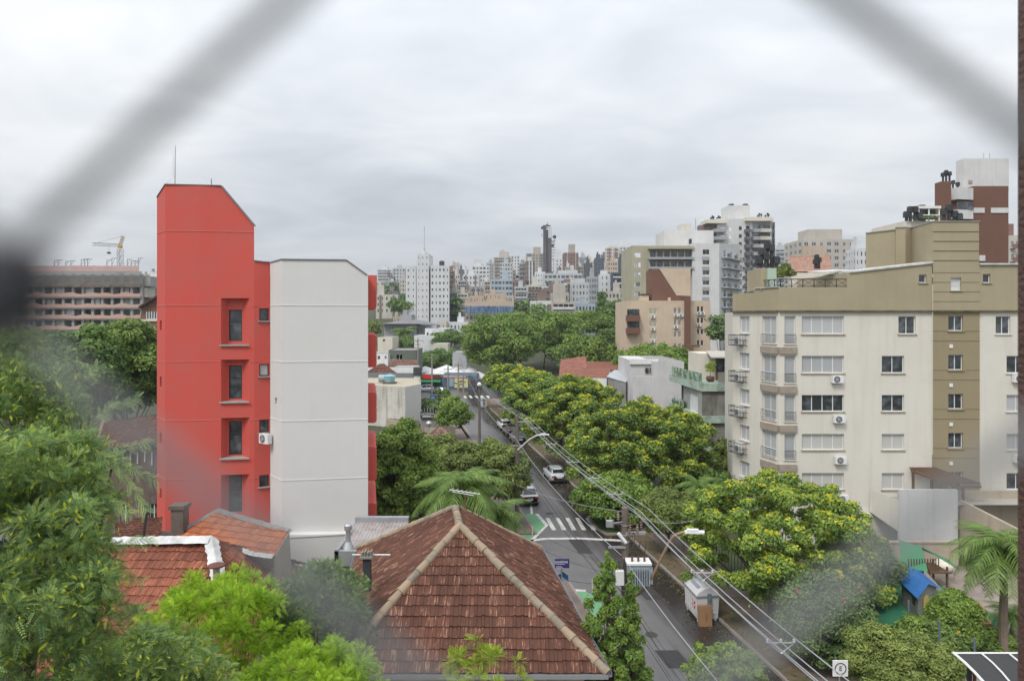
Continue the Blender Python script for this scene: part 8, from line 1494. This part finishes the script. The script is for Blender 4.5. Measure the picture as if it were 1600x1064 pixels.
fn = thing('boundary_fence', 'garden fence of thin brown posts with wires behind the shrubs', 'fence', (P(1470, 1020, 29).x, 29, 0)); m_post = mat('dark_brown_post', (.05, .022, .018), .7); F3 = [(P(1420, 938, 31), 31), (P(1468, 970, 28.5), 28.5), (P(1523, 996, 26), 26), (P(1598, 1040, 23), 23)]
for q, d in F3: b = MB(); b.tube([(q.x, d, 0), (q.x, d, q.z - .9)], .06, 6); b.build('post', m_post, fn); b = MB(); b.tube([(q.x, d, q.z - .9), (q.x, d, q.z)], .04, 6); b.build('post_top', mat('blue_grey_post', (.12, .15, .19), .6), fn)
b = MB()
for (qa, da), (qb, db) in zip(F3, F3[1:]):
    for k in range(8): b.tube([qa - Vector((0, 0, .12 + .11 * k)), qb - Vector((0, 0, .12 + .11 * k))], .004, 3)
b.build('wire', m_dk, fn)
cpt = thing('carport', 'dark tensioned membrane carport with white edge at the bottom right corner', 'carport', (13, 19, 0)); b = MB(); m_mem = mat('dark_membrane', (.045, .045, .045), .8, dirt=.3); n = 14; dq = 21.0; g0 = []
for i in range(n + 1):
    f = i / n
    for j in range(9):
        t_ = j / 8; px = 1490 + 60 * t_ * 0 + 0; A0 = P(1490 + (1640 - 1490) * f, 1021, 22.0); E = P(1600 + 80 * f, 1160, 17.0); x = A0.x + (E.x - A0.x) * t_ ** 1.6; y = A0.y + (E.y - A0.y) * t_; zz = A0.z - (A0.z - E.z) * (t_ ** 1.8); g0.append((x, y, zz))
b.v = g0; b.f = [(i * 9 + j, (i + 1) * 9 + j, (i + 1) * 9 + j + 1, i * 9 + j + 1) for i in range(n) for j in range(8)]; b.m = [0] * len(b.f); b.build('membrane', m_mem, cpt, smooth=True); b = MB()
for i in (0, 4, 8, 12): b.tube([Vector(g0[i * 9 + j]) + Vector((0, 0, .03)) for j in range(9)], .045 if i == 0 else .03, 5)
b.tube([Vector(g0[i * 9]) + Vector((0, 0, .02)) for i in range(n + 1)], .035, 5); b.build('white_tube', m_white, cpt); b = MB()
for (x, y) in ((g0[1][0] + .3, 21.6), (g0[-9][0] - .3, 21.6)): b.tube([(x, y, 0), (x, y, 6.0)], .07, 6)
b.build('post', m_dk, cpt)
wl_ = thing('street_wall', 'low grey retaining wall along the pavement below the pink flowering bush', 'wall', (kx(38, 4.2), 38, 0)); b = MB()
for (ya, yc) in ((8, 24), (24, 41.5)): b.hexa([(kx(ya, 4.0), ya, 0), (kx(ya, 4.25), ya, 0), (kx(yc, 4.25), yc, 0), (kx(yc, 4.0), yc, 0), (kx(ya, 4.0), ya, 1.1), (kx(ya, 4.25), ya, 1.1), (kx(yc, 4.25), yc, 1.1), (kx(yc, 4.0), yc, 1.1)])
b.build('wall', m_conc, wl_)
b = MB()
for k in range(40): y = 42 + k * .42; b.tube([(kx(y, 4.1), y, .1), (kx(y, 4.1), y, 1.5)], .018, 4)
b.tube([(kx(42, 4.1), 42, 1.5), (kx(59, 4.1), 59, 1.5)], .025, 4); b.tube([(kx(42, 4.1), 42, .25), (kx(59, 4.1), 59, .25)], .025, 4); o = b.build('garden_fence', m_dk); tag(o, 'dark iron bar fence in the shade behind the pavement', 'fence')
# ------------------------------------------------------------------ own building's corner pier at the right edge, and the safety net
pr = thing('building_pier', 'brown tiled corner of the viewer building along the right edge', 'wall', (1.4, 1.75, 0)); b = MB(); x0 = XW(1590.5, 2.0); b.box(x0, 1.6, 0, x0 + .5, 2.0, 27); b.build('pier', mat('brown_tile_cladding', (.10, .055, .045), .6, dirt=.3, scale=12, bump=.6, bscale=60), pr)
nr = thing('safety_net', 'blurred grey safety net strands close to the window', 'safety net', P(800, 500, .066)); m_net = mat('grey_net_cord', (.19, .195, .20), .7, bump=.4, bscale=900); m_knot = mat('dark_net_knot', (.035, .035, .04), .8); dN = .066
Lk, Rk, Tk, Bk = (22, 420), (1745, 330), (800, -380), (890, 1240)
def strand(pts, r, nm='strand', m=None): b = MB(); b.tube([P(a, c, dN) for a, c in pts], r, 8); return b.build(nm, m or m_net, nr, smooth=True)
rn = .00118
strand([(15, 405), (62, 358), (158, 268), (260, 170), (352, 88), (462, -12), (630, -185), Tk], rn); strand([Tk, (1080, -180), (1205, -85), (1310, -8), (1400, 60), (1500, 132), (1610, 208), Rk], rn)
strand([(25, 500), (110, 590), (200, 668), (300, 750), (400, 838), (500, 930), (620, 1035), Bk], rn); strand([Bk, (1060, 1115), (1160, 1040), (1250, 965), (1350, 885), (1450, 800), (1570, 705), (1760, 560)], rn)
strand([(20, 395), (16, 440), (14, 480), (24, 515)], .0033, 'knot', m_knot); strand([(1750, 320), (1756, 440), (1760, 570)], .0028, 'knot', m_knot); strand([(-300, 160), (-100, 300), (15, 405)], rn); strand([(-300, 760), (-100, 610), (25, 500)], rn); strand([(1750, 320), (1950, 220)], rn); strand([(1760, 565), (1950, 680)], rn)
strand([(800, -375), (800, -520)], .0028, 'knot', m_knot); strand([(890, 1235), (895, 1380)], .0028, 'knot', m_knot)
# ------------------------------------------------------------------ haze over the far hill
HAZE = True
if HAZE:
    hb = MB(); hb.box(-4100, -160, -1.5, 4100, 1800, 175); hz = hb.build('haze', (lambda m: m)(bpy.data.materials.new('haze_volume'))); m = hz.data.materials[0]; m.use_nodes = True; t = m.node_tree; t.nodes.clear(); o_ = N(t, 'ShaderNodeOutputMaterial'); v = N(t, 'ShaderNodeVolumePrincipled'); v.inputs['Density'].default_value = .00024; v.inputs['Color'].default_value = (.80, .84, .9, 1); v.inputs['Anisotropy'].default_value = .2; t.links.new(v.outputs[0], o_.inputs['Volume']); tag(hz, kind='stuff')
